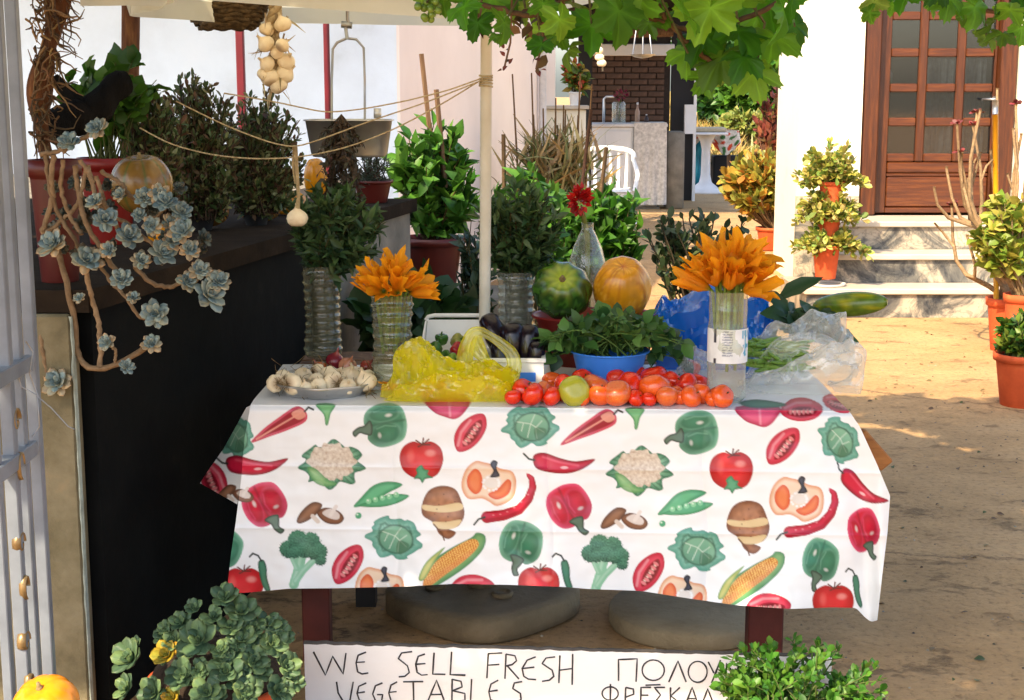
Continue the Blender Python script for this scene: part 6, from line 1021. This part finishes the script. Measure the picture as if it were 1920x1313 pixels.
for path, r in (([(85,290),(92,350),(106,400),(138,445),(160,488)], 6), ([(118,300),(112,350),(128,400),(152,440)], 6), ([(108,470),(122,510),(131,570),(146,620),(139,660),(160,690),(192,694),(232,680),(272,652)], 8), ([(158,500),(172,560),(188,615),(187,688)], 7), ([(72,590),(79,650),(86,700),(104,716)], 6), ([(188,500),(214,536),(236,556),(264,600),(285,592)], 5), ([(252,500),(288,535),(322,540),(352,524),(374,512)], 6), ([(165,310),(180,365),(194,405)], 6), ([(190,320),(228,345),(246,372),(268,374)], 6), ([(100,290),(96,335),(100,378),(78,432),(88,462)], 7), ([(180,330),(200,390),(228,440)], 6), ([(140,310),(148,370),(160,420),(190,470),(228,520)], 7), ([(150,300),(170,330),(185,390),(240,420),(300,470)], 6), ([(200,640),(216,655),(216,682)], 4), ([(75,290),(110,285),(150,262),(182,246)], 6), ([(120,285),(128,275)], 5), ([(160,320),(150,380),(110,420),(80,440)], 6), ([(310,390),(290,410),(262,404)], 4), ([(345,440),(320,470),(300,480)], 5)):
    P = [W(x, y, 3.45 + .012*sin(x*.05 + y*.02)) for x, y in path]; A = np.array(P); k = np.linspace(0, 1, len(P)); tt = np.linspace(0, 1, 26); Q = np.stack([np.interp(tt, k, A[:, c]) for c in range(3)], -1)
    for _ in range(5): Q[1:-1] = (Q[:-2] + 2*Q[1:-1] + Q[2:])/4
    Q[1:-1] += rng.normal(size=(24, 3))*.0012; x_ = rng.uniform(0, 50)
    mb.tube(Q, r*.72*M(100, 400, 3.45)*(1 + .10*np.sin(np.arange(26)*2.1) + .1*np.array([mnoise.noise((k_*.9, x_, 0)) for k_ in range(26)])), 8, np.array(SC)*rng.uniform(.75, 1.15))
obj('stem', mb, STEM, hs); cp_ = W(108, 430, 3.62); pot(hs, (cp_.x, 3.62, ZT), .062, W(0, 300, 3.6).z - ZT, MAROON)
an = thing('aeonium_pot', 'mound of green rosette succulents in a pot below the tarred wall', 'plant', (W(400, 1300, 3.3).x, 3.3, 0)); cx0 = W(400, 1250, 3.3).x; pot(an, (cx0, 3.34, 0), .16, .17, TERRA); mb = MB(); mb.lathe([(.001, .27), (.08, .25), (.15, .19), (.17, .15)], 24, (cx0, 3.36, 0)); obj('mound', mb, SOIL, an)
for px, py, r, k in [(250,1238,40,'ae'),(315,1232,33,'aey'),(375,1205,44,'ae'),(421,1125,30,'ae'),(452,1152,36,'ae'),(432,1178,28,'ae'),(452,1202,30,'ae'),(436,1224,28,'ae'),(345,1270,36,'ae'),(424,1262,36,'ae'),(474,1245,32,'ae'),(389,1300,36,'ae'),(292,1302,34,'ae'),(365,1143,20,'ae'),(308,1195,22,'ae'),(510,1210,32,'ae'),(535,1252,30,'ae'),(500,1172,28,'ae'),(520,1298,32,'ae'),(462,1300,34,'ae'),(240,1292,28,'ae'),(340,1170,24,'ae'),(475,1180,26,'ae'),(325,1310,24,'aey'),(400,1160,24,'ae')] + [(int(rng.uniform(235, 550)), int(1310 - rng.uniform(0, 1)*(185 - abs(x_ - 400)*.6)), int(rng.uniform(16, 26)), 'ae') for x_ in rng.uniform(240, 550, 26)]:
    d = 3.17 + (1313-py)*-.0 + abs(px-400)*.0005 + (1240-py)*.0008; rosette(an, W(px, py, d), r*M(px, py, d)*1.08, ((px-400)*.004, -.75, .75 + (1240-py)*.002), k, ((3, .35, 65), (5, .65, 45), (7, 1.0, 22)), None)
# ------------------------------------------------------------ terrace: pots, pumpkins, shrubs, posts
def tz_(px, d): return T(px, 400, ZT)
def terr(px, d): return Vector((W(px, 400, d).x, d, ZT + .001))
def tpot(name, label, px, d, r, h, mt, cen, rad, n, nl, L, wd, tm, pal, **k):
    c = terr(px, d); root = thing(name, label, 'plant', c); pot(root, c, r, h, mt); cc = W(cen[0], cen[1], d); s = M(cen[0], cen[1], d); mL, mS = MB(), MB(); e = ell(cc, (rad[0]*s, rad[0]*s*.7, rad[1]*s), n, k.get('shell', .4)); e[:, 2] = np.maximum(e[:, 2], ZT + h*.9)
    twigs(mL, mS, (c.x, d, ZT + h*.9), e, nl, L, wd, tm, pal, k.get('sr', .003), k.get('t0', .25), .1, k.get('out', .9), .3, k.get('sc', (.07, .045, .03)), .03); obj('stems', mS, STEM, root); obj('foliage', mL, k.get('mt', LEAF), root); return root
DK = [(.07, .12, .04), (.11, .16, .055), (.15, .14, .055), (.15, .085, .05), (.26, .28, .13)]
tpot('sedum_shrub', 'dense dark purple-green shrub below the wicker basket', 375, 4.9, .05, .045, BLACKP, (368, 285), (92, 150), 230, 30, .028, .6, SPOON, DK)
tpot('sedum_shrub', 'dark purple-green shrub beneath the hanging garlic braid', 480, 5.1, .05, .045, BLACKP, (490, 295), (86, 130), 220, 30, .028, .6, SPOON, DK)
tpot('sedum_shrub', 'dark low shrub left of the tall one with fallen leaves below', 300, 4.6, .05, .05, BLACKP, (292, 250), (62, 85), 110, 28, .028, .6, SPOON, DK)
tpot('grey_shrub', 'grey-green feathery shrub behind the hanging scale pan', 700, 6.1, .08, .09, MAROON, (690, 330), (52, 72), 60, 20, .03, .4, LANCE, [(.06, .09, .05), (.09, .11, .07)])
tpot('pelargonium', 'lobed bright green plant beside the bark-covered post', 206, 4.5, .085, W(0, 296, 4.5).z - ZT, REDPOT, (205, 165), (95, 68), 40, 5, .058, 1.1, BROAD, [(.05, .14, .012), (.08, .2, .02), (.03, .09, .01)], t0=.6, sc=(.1, .12, .04))
mb = MB(); a, b2 = W(95, 255, 3.9), W(238, 158, 4.05); t = np.linspace(0, 1, 14); P = [a*(1-x) + b2*x + Vector((0, 0, .012*sin(x*9))) for x in t]; mb.tube(P, (.052 - .018*t)*(1 + .1*np.sin(t*23)), 12); mb.tube([P[6], P[6] + Vector((-.05, 0, .06)), P[6] + Vector((-.08, .0, .10))], [.03, .022, .012], 8)
lg = obj('charred_log', mb, CHAR, label='blackened crooked log lying across the pots at the upper left', cat='log')
def bp(h, a): f = mnoise.noise((cos(h)*3, sin(h)*3, a*3)); st = abs(math.cos(4*h)); return (np.array((.22, .12, .025))*(st > .35) + np.array((.12, .13, .03))*(st <= .35))*(1 + .35*f)
def tpump(px, py, rx, rz, d, cf, label, **k): o = pumpkin('pumpkin', px, py, rx, rz, d, (0, -.2, 1), lambda h, a: 1 - .06*(1-abs(math.cos(4*h)))**2, cf, label, **k); return o
tpump(266, 345, 58, 58, 4.12, bp, 'brown and green ribbed pumpkin behind the trailing succulent')
yw = lambda h, a: np.array(H('#d08a14'))*(1 + .25*mnoise.noise((cos(h)*3, sin(h)*3, a*3)))
tpump(303, 440, 26, 20, 4.02, yw, 'small yellow pumpkin half hidden among the trailing rosettes')
ow = lambda h, a: np.array((.26, .12, .03))*(1 + .3*mnoise.noise((cos(h)*3, sin(h)*3, a*3)))
tpump(395, 398, 34, 26, 4.95, ow, 'dull orange pumpkin on the terrace under the dark shrub'); tpump(487, 392, 40, 24, 5.25, ow, 'flat orange pumpkin on the terrace left of the hanging garlic'); tpump(540, 380, 36, 22, 5.5, yw, 'yellow-orange pumpkin behind the hanging garlic bulb')
tpump(592, 335, 22, 42, 5.7, yw, 'tall yellow squash glowing behind the dried herbs', stem=False)
mb = MB(); mb.tube([terr(243, 5.6), W(243, 200, 5.6), W(245, 60, 5.6), W(246, -80, 5.6)], [.034, .033, .034, .034], 12); obj('bark_post', mb, BARK, label='rough bark-covered post at the upper left', cat='post')
mb = MB(); c = W(100, 100, 3.72)
A_, B_ = W(92, -60, 3.72), W(78, 285, 3.72); t = np.linspace(0, 1, 30); mb.tube([A_*(1-x) + B_*x + Vector((.012*sin(x*7) + .012*(1-x), .01*cos(x*5), 0)) for x in t], .022 + .008*np.sin(t*12) + .006*(1-t), 9, (.16, .10, .06))
rt = obj('dried_vine_trunk', mb, BARK, label='dried vine trunk wrapped in tangled roots at the upper left beside the gate', cat='trunk'); mb = MB()
for k in range(190):
    x = rng.uniform(0, 1); b2 = A_*(1-x) + B_*x + Vector((rng.normal()*.018 + .012*(1-x), -.015 + rng.normal()*.02, 0)); ln = rng.uniform(.04, .13); P = [b2]; v = Vector((rng.normal()*.6, -.2 + rng.normal()*.3, rng.normal()*.8 - .5)).normalized()
    for i in range(5): v = (v + Vector((rng.normal()*.5, rng.normal()*.3, rng.normal()*.4 - .12))).normalized(); P.append(P[-1] + v*ln/5); P[-1].x = min(max(P[-1].x, A_.x - .035), A_.x + .085)
    mb.tube(P, [.003, .003, .0025, .002, .0015, .001], 4, pick([(.20, .12, .06), (.30, .19, .09), (.12, .08, .05)], 1)[0])
obj('roots', mb, STEM, rt)
# hanging things under the umbrella: basket, garlic braid, scale, strings
bc = W(425, 10, 4.75); bs = thing('wicker_basket', 'dark wicker basket hanging under the umbrella edge', 'basket', (bc.x, 4.75, bc.z - .06)); s = M(425, 20, 4.75); zb_ = W(0, 52, 4.75).z
for k in range(14):
    z = zb_ + k*.012; rr = 78*s*(.62 + .38*min(1, (k/7)**.6)); th = np.linspace(0, 2*pi, 49); mb = MB(); mb.tube([(bc.x + (rr + .004*sin(12*t + k*pi))*cos(t), 4.75 + (rr*.8 + .004*sin(12*t + k*pi))*sin(t), z + .003*sin(9*t)) for t in th], .0085, 5); obj('weave', mb, WICK, bs)
mb = MB(); mb.lathe([(.001, .0), (50*s, .001), (52*s, .012)], 24, (bc.x, 4.75, zb_), close=False); obj('bottom', mb, WICK, bs)
gb = thing('garlic_braid', 'sunlit braid of dry garlic hanging under the umbrella', 'garlic', W(515, 178, 4.7)); mS = MB(); P = [W(513 + 5*sin(k*.9), -10 + k*12, 4.7) for k in range(15)]
for o_ in (0, 2.1, 4.2): mS.tube([q + Vector((.014*sin(k*1.3 + o_), .014*cos(k*1.3 + o_), 0)) for k, q in enumerate(P)], .011, 6, (.55, .42, .24))
obj('plait', mS, STEM, gb)
for px, py, r in [(498,82,17),(530,45,17),(537,115,18),(500,120,16),(520,98,14),(535,138,19),(508,145,20),(522,160,18),(495,140,14),(530,85,14),(500,55,15)]: put('garlic_bulb', GM[px % 4], gb, W(px, py, 4.66 + rng.uniform(-.03, .03)), aim((rng.normal()*.6, -.3 + rng.normal()*.5, .6), 0), r*M(px, py, 4.7)*.95)
mb = MB(); mb.inst(GRASS, frames(rng.normal(size=(60, 3)) + np.array((0, 0, -.8)))*rng.uniform(.03, .08, (60, 1, 1))*np.array((1.5, 1, 1)), np.array([W(rng.uniform(490, 540), rng.uniform(20, 180), 4.68) for _ in range(60)]), pick([(.6, .5, .3), (.4, .3, .16)], 60)); obj('dry_leaves', mb, LEAF, gb)
sc_ = thing('hanging_scale', 'oblong metal pan of a hanging scale on a bent wire yoke', 'scale', W(655, 294, 4.6)); cs = W(655, 258, 4.6); s = M(655, 258, 4.6); zb_, zt_ = W(0, 294, 4.6).z, W(0, 224, 4.6).z; mb = MB(); pr = [(.001, zb_), (66*s, zb_ + .001), (70*s, zb_ + .008), (80*s, zt_), (83*s, zt_), (83*s, zt_ - .004), (78*s, zt_ - .004), (68*s, zb_ + .01), (.001, zb_ + .005)]
mb.lathe([(r, z) for r, z in pr], 44, (cs.x, 4.6, 0), sy=.55, close=False, fn=lambda th, z: 1/(np.abs(np.cos(th))**5 + np.abs(np.sin(th))**5)**.2); obj('pan', mb, ALU, sc_)
mb = MB(); mb.tube([W(622, 232, 4.55), W(622, 150, 4.57), W(624, 92, 4.6), W(632, 80, 4.6), W(650, 72, 4.6), W(668, 74, 4.6), W(682, 90, 4.6), W(684, 150, 4.6), W(684, 228, 4.62)], .0042, 6); obj('yoke', mb, STEEL, sc_); mb = MB(); mb.tube([W(651, 74, 4.6), W(648, 50, 4.6), W(656, 46, 4.6), W(652, 38, 4.6), W(650, -60, 4.6)], .006, 6); mb.tube([W(640, 46, 4.6), W(660, 48, 4.6)], .01, 6); obj('hook', mb, STEEL, sc_)
mb = MB(); mb.lathe([(.012, 0), (.012, .03)], 10, W(708, 222, 4.6)); obj('knob', mb, ALU, sc_)
def strings(name, label, pts, r=.0022, d0=uy - .02, d1=4.3):
    A = np.array(pts, float); k = np.linspace(0, 1, len(pts)); tt = np.linspace(0, 1, 40); X, Y = np.interp(tt, k, A[:, 0]), np.interp(tt, k, A[:, 1])
    for _ in range(4): X[1:-1] = (X[:-2] + 2*X[1:-1] + X[2:])/4; Y[1:-1] = (Y[:-2] + 2*Y[1:-1] + Y[2:])/4
    mb = MB(); mb.tube([W(x, y, d1 + (d0-d1)*t) for x, y, t in zip(X, Y, tt)], r, 5); obj(name, mb, TWINE, label=label, cat='string', group='strings tied to the umbrella pole')
strings('twine', 'lowest slack string sagging from the pole under the scale pan', [(262, 240), (320, 272), (400, 292), (480, 299), (560, 296), (650, 278), (740, 243), (830, 195), (906, 148)])
strings('twine', 'middle string tied to the hanging garlic bulb', [(330, 190), (420, 235), (500, 266), (553, 278), (620, 255), (700, 225), (790, 196), (906, 150)])
strings('twine', 'top string running straight from the shrubs to the pole', [(420, 175), (520, 192), (610, 212), (680, 205), (760, 190), (840, 170), (906, 146)])
mb = MB(); 
for k in range(5): zc0 = W(0, 142 + k*5, uy).z; th = np.linspace(0, 2*pi, 20); mb.tube([(ux + .014 + .0185*cos(t), uy + .0185*sin(t), zc0 + .002*sin(t + k)) for t in th], .0025, 5)
obj('string_knot', mb, TWINE, label='wrapped twine knot round the umbrella pole', cat='string')
hg = thing('hanging_garlic', 'single garlic bulb hanging by its dry stalk from the string', 'garlic', W(557, 425, 4.28)); mb = MB(); mb.tube([W(553, 276, 4.28), W(557, 330, 4.28), W(560, 370, 4.28), W(557, 395, 4.28)], [.008, .006, .005, .009], 7, (.5, .38, .2)); mb.tube([W(552, 276, 4.28), W(549, 310, 4.28), W(553, 345, 4.28)], [.005, .004, .002], 5, (.5, .38, .2)); obj('stalk', mb, STEM, hg); put('bulb', GM[1], hg, W(557, 408, 4.28), None, 20*M(557, 408, 4.28))
dh = thing('dried_herbs', 'hanging bunch of dried brown herbs beside the scale pan', 'herbs', W(640, 420, 4.45)); mL, mS = MB(), MB(); tp_ = W(640, 215, 4.45); e = np.array([W(rng.uniform(595, 680), rng.uniform(250, 425), 4.45 + rng.normal()*.04) for _ in range(60)]); twigs(mL, mS, tp_, e, 22, .02, .6, OVATE, [(.05, .035, .02), (.08, .05, .03), (.035, .035, .018)], .0018, .25, -.05, .9, -.2, (.09, .06, .035)); obj('stems', mS, STEM, dh); obj('foliage', mL, LEAF, dh)
# far hanging scale and garlic by the kitchen
fs = thing('dish_scale', 'small hanging scale dish on chains before the brick kitchen', 'scale', W(1205, 103, 13)); p = W(1205, 103, 13); s = M(1205, 103, 13); mb = MB(); mb.lathe([(.001, -.03), (15*s, -.02), (24*s, 0), (25*s, .004)], 24, p, close=False); obj('dish', mb, ALU, fs)
for px in (1186, 1205, 1222): mb = MB(); mb.tube([W(px, 102, 13), W(1207, -40, 13)], .006, 4); obj('chain', mb, STEEL, fs)
fg = thing('garlic_string', 'string of garlic hanging at the dark kitchen column', 'garlic', W(1122, 138, 13)); mb = MB(); mb.tube([W(1120, -40, 13), W(1130, 134, 13)], .008, 5, (.5, .4, .25)); obj('stalk', mb, STEM, fg)
for k, (px, py) in enumerate([(1120, 80), (1122, 94), (1124, 107), (1128, 118)]): put('bulb', GM[k % 4], fg, W(px, py, 12.97), None, 9*M(px, py, 13))
# ------------------------------------------------------------ gate
gt_ = thing('metal_gate', 'pale grey metal gate with upright bars and scrolls at the left edge', 'gate', (W(30, 900, 2.85).x, 2.85, 0)); gx = W(42, 600, 2.95).x
for px, wpx, z0, z1 in ((8, 24, .05, 2.3), (33, 15, .05, 2.3), (58, 21, .0, 2.4), (-22, 18, .05, 2.3), (-60, 18, .05, 2.3)):
    d = gx*FOC/(px - 960)*(1/1.0)*1.0; d = abs(gx)*FOC*.985/(960-px); r = wpx*M(px, 600, d)/2; mb = MB(); mb.box((gx - r, d - .012, z0), (gx + r, d + .012, z1), bev=.002); obj('bar', mb, GATE, gt_, False)
for y in (700, 866): a = W(8, y, abs(gx)*FOC*.985/(952)); mb = MB(); mb.box((gx - .016, 2.45, a.z - .016), (gx + .016, 2.95, a.z + .016), bev=.002); obj('rail', mb, GATE, gt_, False)
for k, (px, py, r) in enumerate(((22, 790, 14), (18, 1020, 12), (16, 1205, 12))):
    d = abs(gx)*FOC*.985/(960-px) - .03; mb = MB(); c = W(px, py, d); rr = r*M(px, py, d); P = [(gx + .005, c.y + .0 + rr*1.6*(1-t*.12)*cos(t), c.z + rr*2*(1-t*.12)*sin(t)) for t in np.linspace(0, 6.5, 40)]; mb.tube(P, .010, 6, flat=.35); obj('scroll', mb, GOLDLIT, gt_); mb = MB(); P2 = [(gx + .012, c.y + rr*cos(t), c.z - .09 + rr*1.8*sin(t)) for t in np.linspace(0, 4.5, 24)]; mb.tube(P2, .008, 6, flat=.35); obj('scroll', mb, GOLDLIT, gt_)
mb = MB(); mb.tube([W(x, y, 2.9) for x, y in ((48, 640), (62, 660), (55, 700), (72, 745), (96, 765), (128, 800), (140, 805))], .0014, 5, (.6, .6, .6)); mb.tube([W(x, y, 2.9) for x, y in ((30, 690), (40, 725), (70, 742), (74, 800), (60, 820))], .0014, 5, (.6, .6, .6)); obj('tie_wire', mb, STEEL, label='loose thin wire tied round the gate bars', cat='wire')
# ------------------------------------------------------------ grape vine on its pergola
def grape_t(n=72, seed=0):
    r_ = np.random.default_rng(seed); th = np.linspace(0, 2*pi, n, endpoint=False); lob = .62 + .38*np.abs(np.cos(2.5*(th - pi/2)))**r_.uniform(.7, 1.2) + r_.normal()*.03*np.sin(2*th); ser = 1 + .075*np.where(np.arange(n) % 3 == 0, 1, -.45) + r_.normal(size=n)*.015; notch = 1 - .75*np.exp(-((th - 1.5*pi)/.22)**2); R = lob*ser*notch*.55
    v = [(0, -.05, 0)]; 
    for k in (.5, 1.0):
        for t, q in zip(th, R): x, y = q*k*cos(t), q*k*sin(t); v.append((x, y, (-.2 - .25*(seed % 3))*(x*x + y*y)*1.6 + .06*abs(math.sin(2.5*(t - pi/2)))*k + .06*sin(t*3 + seed)*k + .04*sin(t*7 + seed*2)*k*k + .25*abs(x)*(seed % 2)))
    f = [(0, 1+i, 1+(i+1) % n) for i in range(n)] + [(1+i, 1+n+i, 1+n+(i+1) % n, 1+(i+1) % n) for i in range(n)]; return v, f
GV = smat('vine_leaf_base', [(.03, .12, .008), (.10, .33, .02), (.3, .55, .04), (.05, .18, .012), (.2, .46, .03), (.04, .14, .01), (.28, .40, .05)])
nt = GV.node_tree; b = nt.nodes['Principled BSDF']; b.inputs['Roughness'].default_value = .45; src = b.inputs['Base Color'].links[0].from_socket; t_ = nd(nt, 'ShaderNodeBsdfTranslucent'); nt.links.new(src, t_.inputs[0]); ms = nd(nt, 'ShaderNodeMixShader'); ms.inputs[0].default_value = .6; nt.links.new(b.outputs[0], ms.inputs[1]); nt.links.new(t_.outputs[0], ms.inputs[2]); nt.links.new(ms.outputs[0], nt.nodes['Material Output'].inputs[0])
VL = []
for k in range(7):
    v, f = grape_t(seed=k); mb = MB(); C_ = np.ones((len(v), 3)); th = np.linspace(0, 2*pi, 72, endpoint=False); vein = (np.abs(np.sin(2.5*(th - pi/2))) < .12); C_[1:73][vein] *= 1.5; C_[73:][vein] *= 1.35; C_[0] *= 1.5; mb.add(v, f, C_); VL.append(mb.mesh('leaf', GV))
vn = thing('grape_vine', 'grape vine with large lobed leaves hanging from the pergola overhead', 'vine', (.6, 3.0, 1.9))
LV = [(1075,5,120),(1050,40,90),(1110,50,110),(1160,25,120),(1200,5,100),(1165,-15,120),(1240,30,70),(1215,45,55),(1275,20,110),(1320,70,130),(1290,100,110),(1350,110,120),(1385,60,130),(1330,20,120),(1420,30,130),(1450,70,110),(1395,110,100),(1360,140,90),(1415,140,90),(1470,20,120),(1490,50,90),(1440,-10,140),(1370,-20,140),(1300,-25,130),(1490,-10,110),(1320,150,70),(800,5,60),(830,-5,80),(870,15,70),(895,45,60),(880,-15,80),(925,0,90),(945,45,70),(930,70,45),(985,15,80),(1000,60,80),(1015,85,60),(960,-10,80),(1050,70,60),(1065,95,60),(1020,10,70),
 (1640,5,60),(1630,25,45),(1700,-10,80),(1735,5,60),(1780,0,90),(1830,15,80),(1860,40,80),(1895,20,90),(1880,65,60),(1850,70,50),(1915,55,70),(1810,30,60),(1675,10,50),(1905,-15,110),(1760,-25,90)]
for px, py, sz in LV:
    d = rng.uniform(2.75, 3.15) if px < 1520 else rng.uniform(3.3, 3.7); c = W(px, py, d); R = sz*M(px, py, d)*rng.uniform(.75, 1.05); nrm = Vector((rng.normal()*.55, -.7 + rng.normal()*.3, .4 + rng.normal()*.4)).normalized(); q = aim(nrm) ; up_ = rng.normal()*.5 + pi; put('leaf', VL[int(rng.integers(7))], vn, c, q @ Matrix.Rotation(up_, 3, 'Z').to_quaternion(), R)
for k in range(26): px, py, sz = LV[(k*2) % len(LV)]; d = 2.95 if px < 1520 else 3.5; a = W(px, py, d + .02); mS = MB(); mS.tube([a, a + Vector((rng.normal()*.03, .03, .1)), a + Vector((rng.normal()*.08, .05, .32))], [.0025, .003, .005], 5, (.20, .16, .06)); obj('leaf_stalk', mS, STEM, vn)
for px, py in ((1005, 130), (945, 130), (890, 70)): a = W(px, py, 3.0); mS = MB(); mS.tube([a, W(px + 12, py - 50, 3.0), W(px + 15, py - 140, 3.0)], .002, 4, (.25, .14, .08)); mS.inst(OVATE, frames(rng.normal(size=(7, 3)))*.014, np.array([W(px + rng.uniform(-6, 10), py - rng.uniform(-4, 40), 3.0) for _ in range(7)]), pick([(.2, .06, .05), (.14, .08, .05)], 7)); obj('tendril', mS, STEM, vn)
for pts in ([(1030, -30), (1150, 8), (1260, 48), (1310, 60), (1420, 30), (1510, -30)], [(770, -30), (880, 0), (960, 25), (1020, 30), (1080, -20)], [(1230, 5), (1250, 40), (1300, 90), (1350, 130)], [(1610, -20), (1720, -6), (1830, 20), (1940, 30)]):
    A = np.array([W(x, y, 3.0 if x < 1550 else 3.55) for x, y in pts]); k = np.linspace(0, 1, len(pts)); tt = np.linspace(0, 1, 30); Q = np.stack([np.interp(tt, k, A[:, c]) for c in range(3)], -1)
    for _ in range(4): Q[1:-1] = (Q[:-2] + 2*Q[1:-1] + Q[2:])/4
    mS = MB(); mS.tube(Q + rng.normal(size=Q.shape)*.0015, .0055, 7, (.16, .09, .045)); obj('cane', mS, STEM, vn)
mb = MB(); n = 22
grape = thing('grape_bunch', 'small bunch of unripe green grapes on the vine at the umbrella edge', 'grapes', W(800, 45, 3.0)); sph = MB(); sph.lathe([(sin(t)*1, -cos(t)) for t in np.linspace(.05, pi-.05, 9)], 12, c=(.16, .26, .03)); gm_ = sph.mesh('grape', SKINV)
for k in range(20): put('grape', gm_, grape, W(802 + rng.normal()*11, 22 + rng.normal()*11, 2.98 + rng.normal()*.012), None, 7*M(800, 20, 3))
hv = MB(); n = 46
for k in range(n): c = W(1018 + rng.normal()*20, 40 + rng.normal()*22, 3.05 + rng.normal()*.02); hv.inst(OVATE, frames(rng.normal(size=(1, 3)))*.035, np.array([c]), pick([(.16, .09, .04), (.22, .12, .06), (.1, .07, .03)], 1))
obj('withered_cluster', hv, LEAF, vn)
pg = thing('vine_pergola', 'unseen overhead timber pergola carrying the grape vine', 'pergola', (0, 3, 2.3))
for y in np.linspace(1.5, 5.1, 6): mb = MB(); mb.box((-3.2, y - .03, 2.36), (1.7, y + .03, 2.42), bev=.004); obj('rafter', mb, WOOD, pg, False)
for x in (-3.1, 1.6):
    mb = MB(); mb.box((x - .04, 1.4, 2.29), (x + .04, 5.2, 2.358), bev=.004); obj('beam', mb, WOOD, pg, False)
    for y in ((1.45, 5.15) if x < 0 else (1.45,)): mb = MB(); mb.box((x - .04, y - .04, 0), (x + .04, y + .04, 2.289), bev=.004); obj('post', mb, WOOD, pg, False)
v, f = grape_t(24, 1); tvv = np.array(v); tri = np.array([q for q in f if len(q) == 3]); quad = np.array([q for q in f if len(q) == 4]); mb = MB(); n = 6000; P = np.stack([rng.uniform(-3.2, 1.45, n), rng.uniform(1.45, 5.15, n), rng.uniform(2.43, 2.62, n)], -1); P = P[((P[:, 0] + .40)/1.0)**2 + ((P[:, 1] - 3.98)/.95)**2 > 1]; n = len(P); Nn = rng.normal(size=(n, 3))*.35 + np.array((0, 0, 1.)); D = np.cross(Nn, rng.normal(size=(n, 3))); Fm = frames(D, Nn)*rng.uniform(.13, .19, (n, 1, 1)); C_ = pick([(.05, .17, .01), (.08, .24, .015), (.12, .3, .02)], n); mb.inst((tvv, quad), Fm, P, C_); mb.inst((tvv, tri), Fm, P, C_); obj('shade_leaf_roof', mb, LEAF, vn, kind='stuff')  # unseen roof leaves added to shade the stall, gap lets sun reach the canopy

# ------------------------------------------------------------ fallen leaves and grit on the paving
mb = MB(); n = 260; P = np.stack([rng.uniform(.9, 3.2, n), rng.uniform(3.7, 10, n), np.full(n, .004)], -1); D = rng.normal(size=(n, 3))*np.array((1, 1, .08)); mb.inst(OVATE, frames(D, np.tile((0, 0, 1.), (n, 1)) + rng.normal(size=(n, 3))*.25)*rng.uniform(.012, .034, (n, 1, 1)), P, pick([(.20, .12, .05), (.12, .07, .03), (.28, .2, .08), (.1, .12, .03)], n))
obj('leaf_litter', mb, LEAF, kind='stuff', label='scattered small dry leaves on the paving', cat='leaves')
mb = MB(); n = 1400; P = np.stack([rng.uniform(-.9, 3.2, n), rng.uniform(3.6, 9, n), np.zeros(n)], -1); tv = np.array([(1, 0, 0), (0, 1, 0), (-1, 0, 0), (0, -1, 0), (.1, .1, .8)], float); tf = np.array([(0, 1, 4), (1, 2, 4), (2, 3, 4), (3, 0, 4)]); F = frames(rng.normal(size=(n, 3))*np.array((1, 1, 0)), np.tile((0, 0, 1.), (n, 1))); mb.inst((tv, tf), F*rng.uniform(.0015, .0065, (n, 1, 1)), P, pick([(.3, .24, .17), (.2, .16, .12), (.42, .36, .28), (.1, .08, .06)], n))
obj('grit', mb, MATTE, kind='stuff', label='loose grit and tiny stones on the paving', cat='grit', smooth=False)
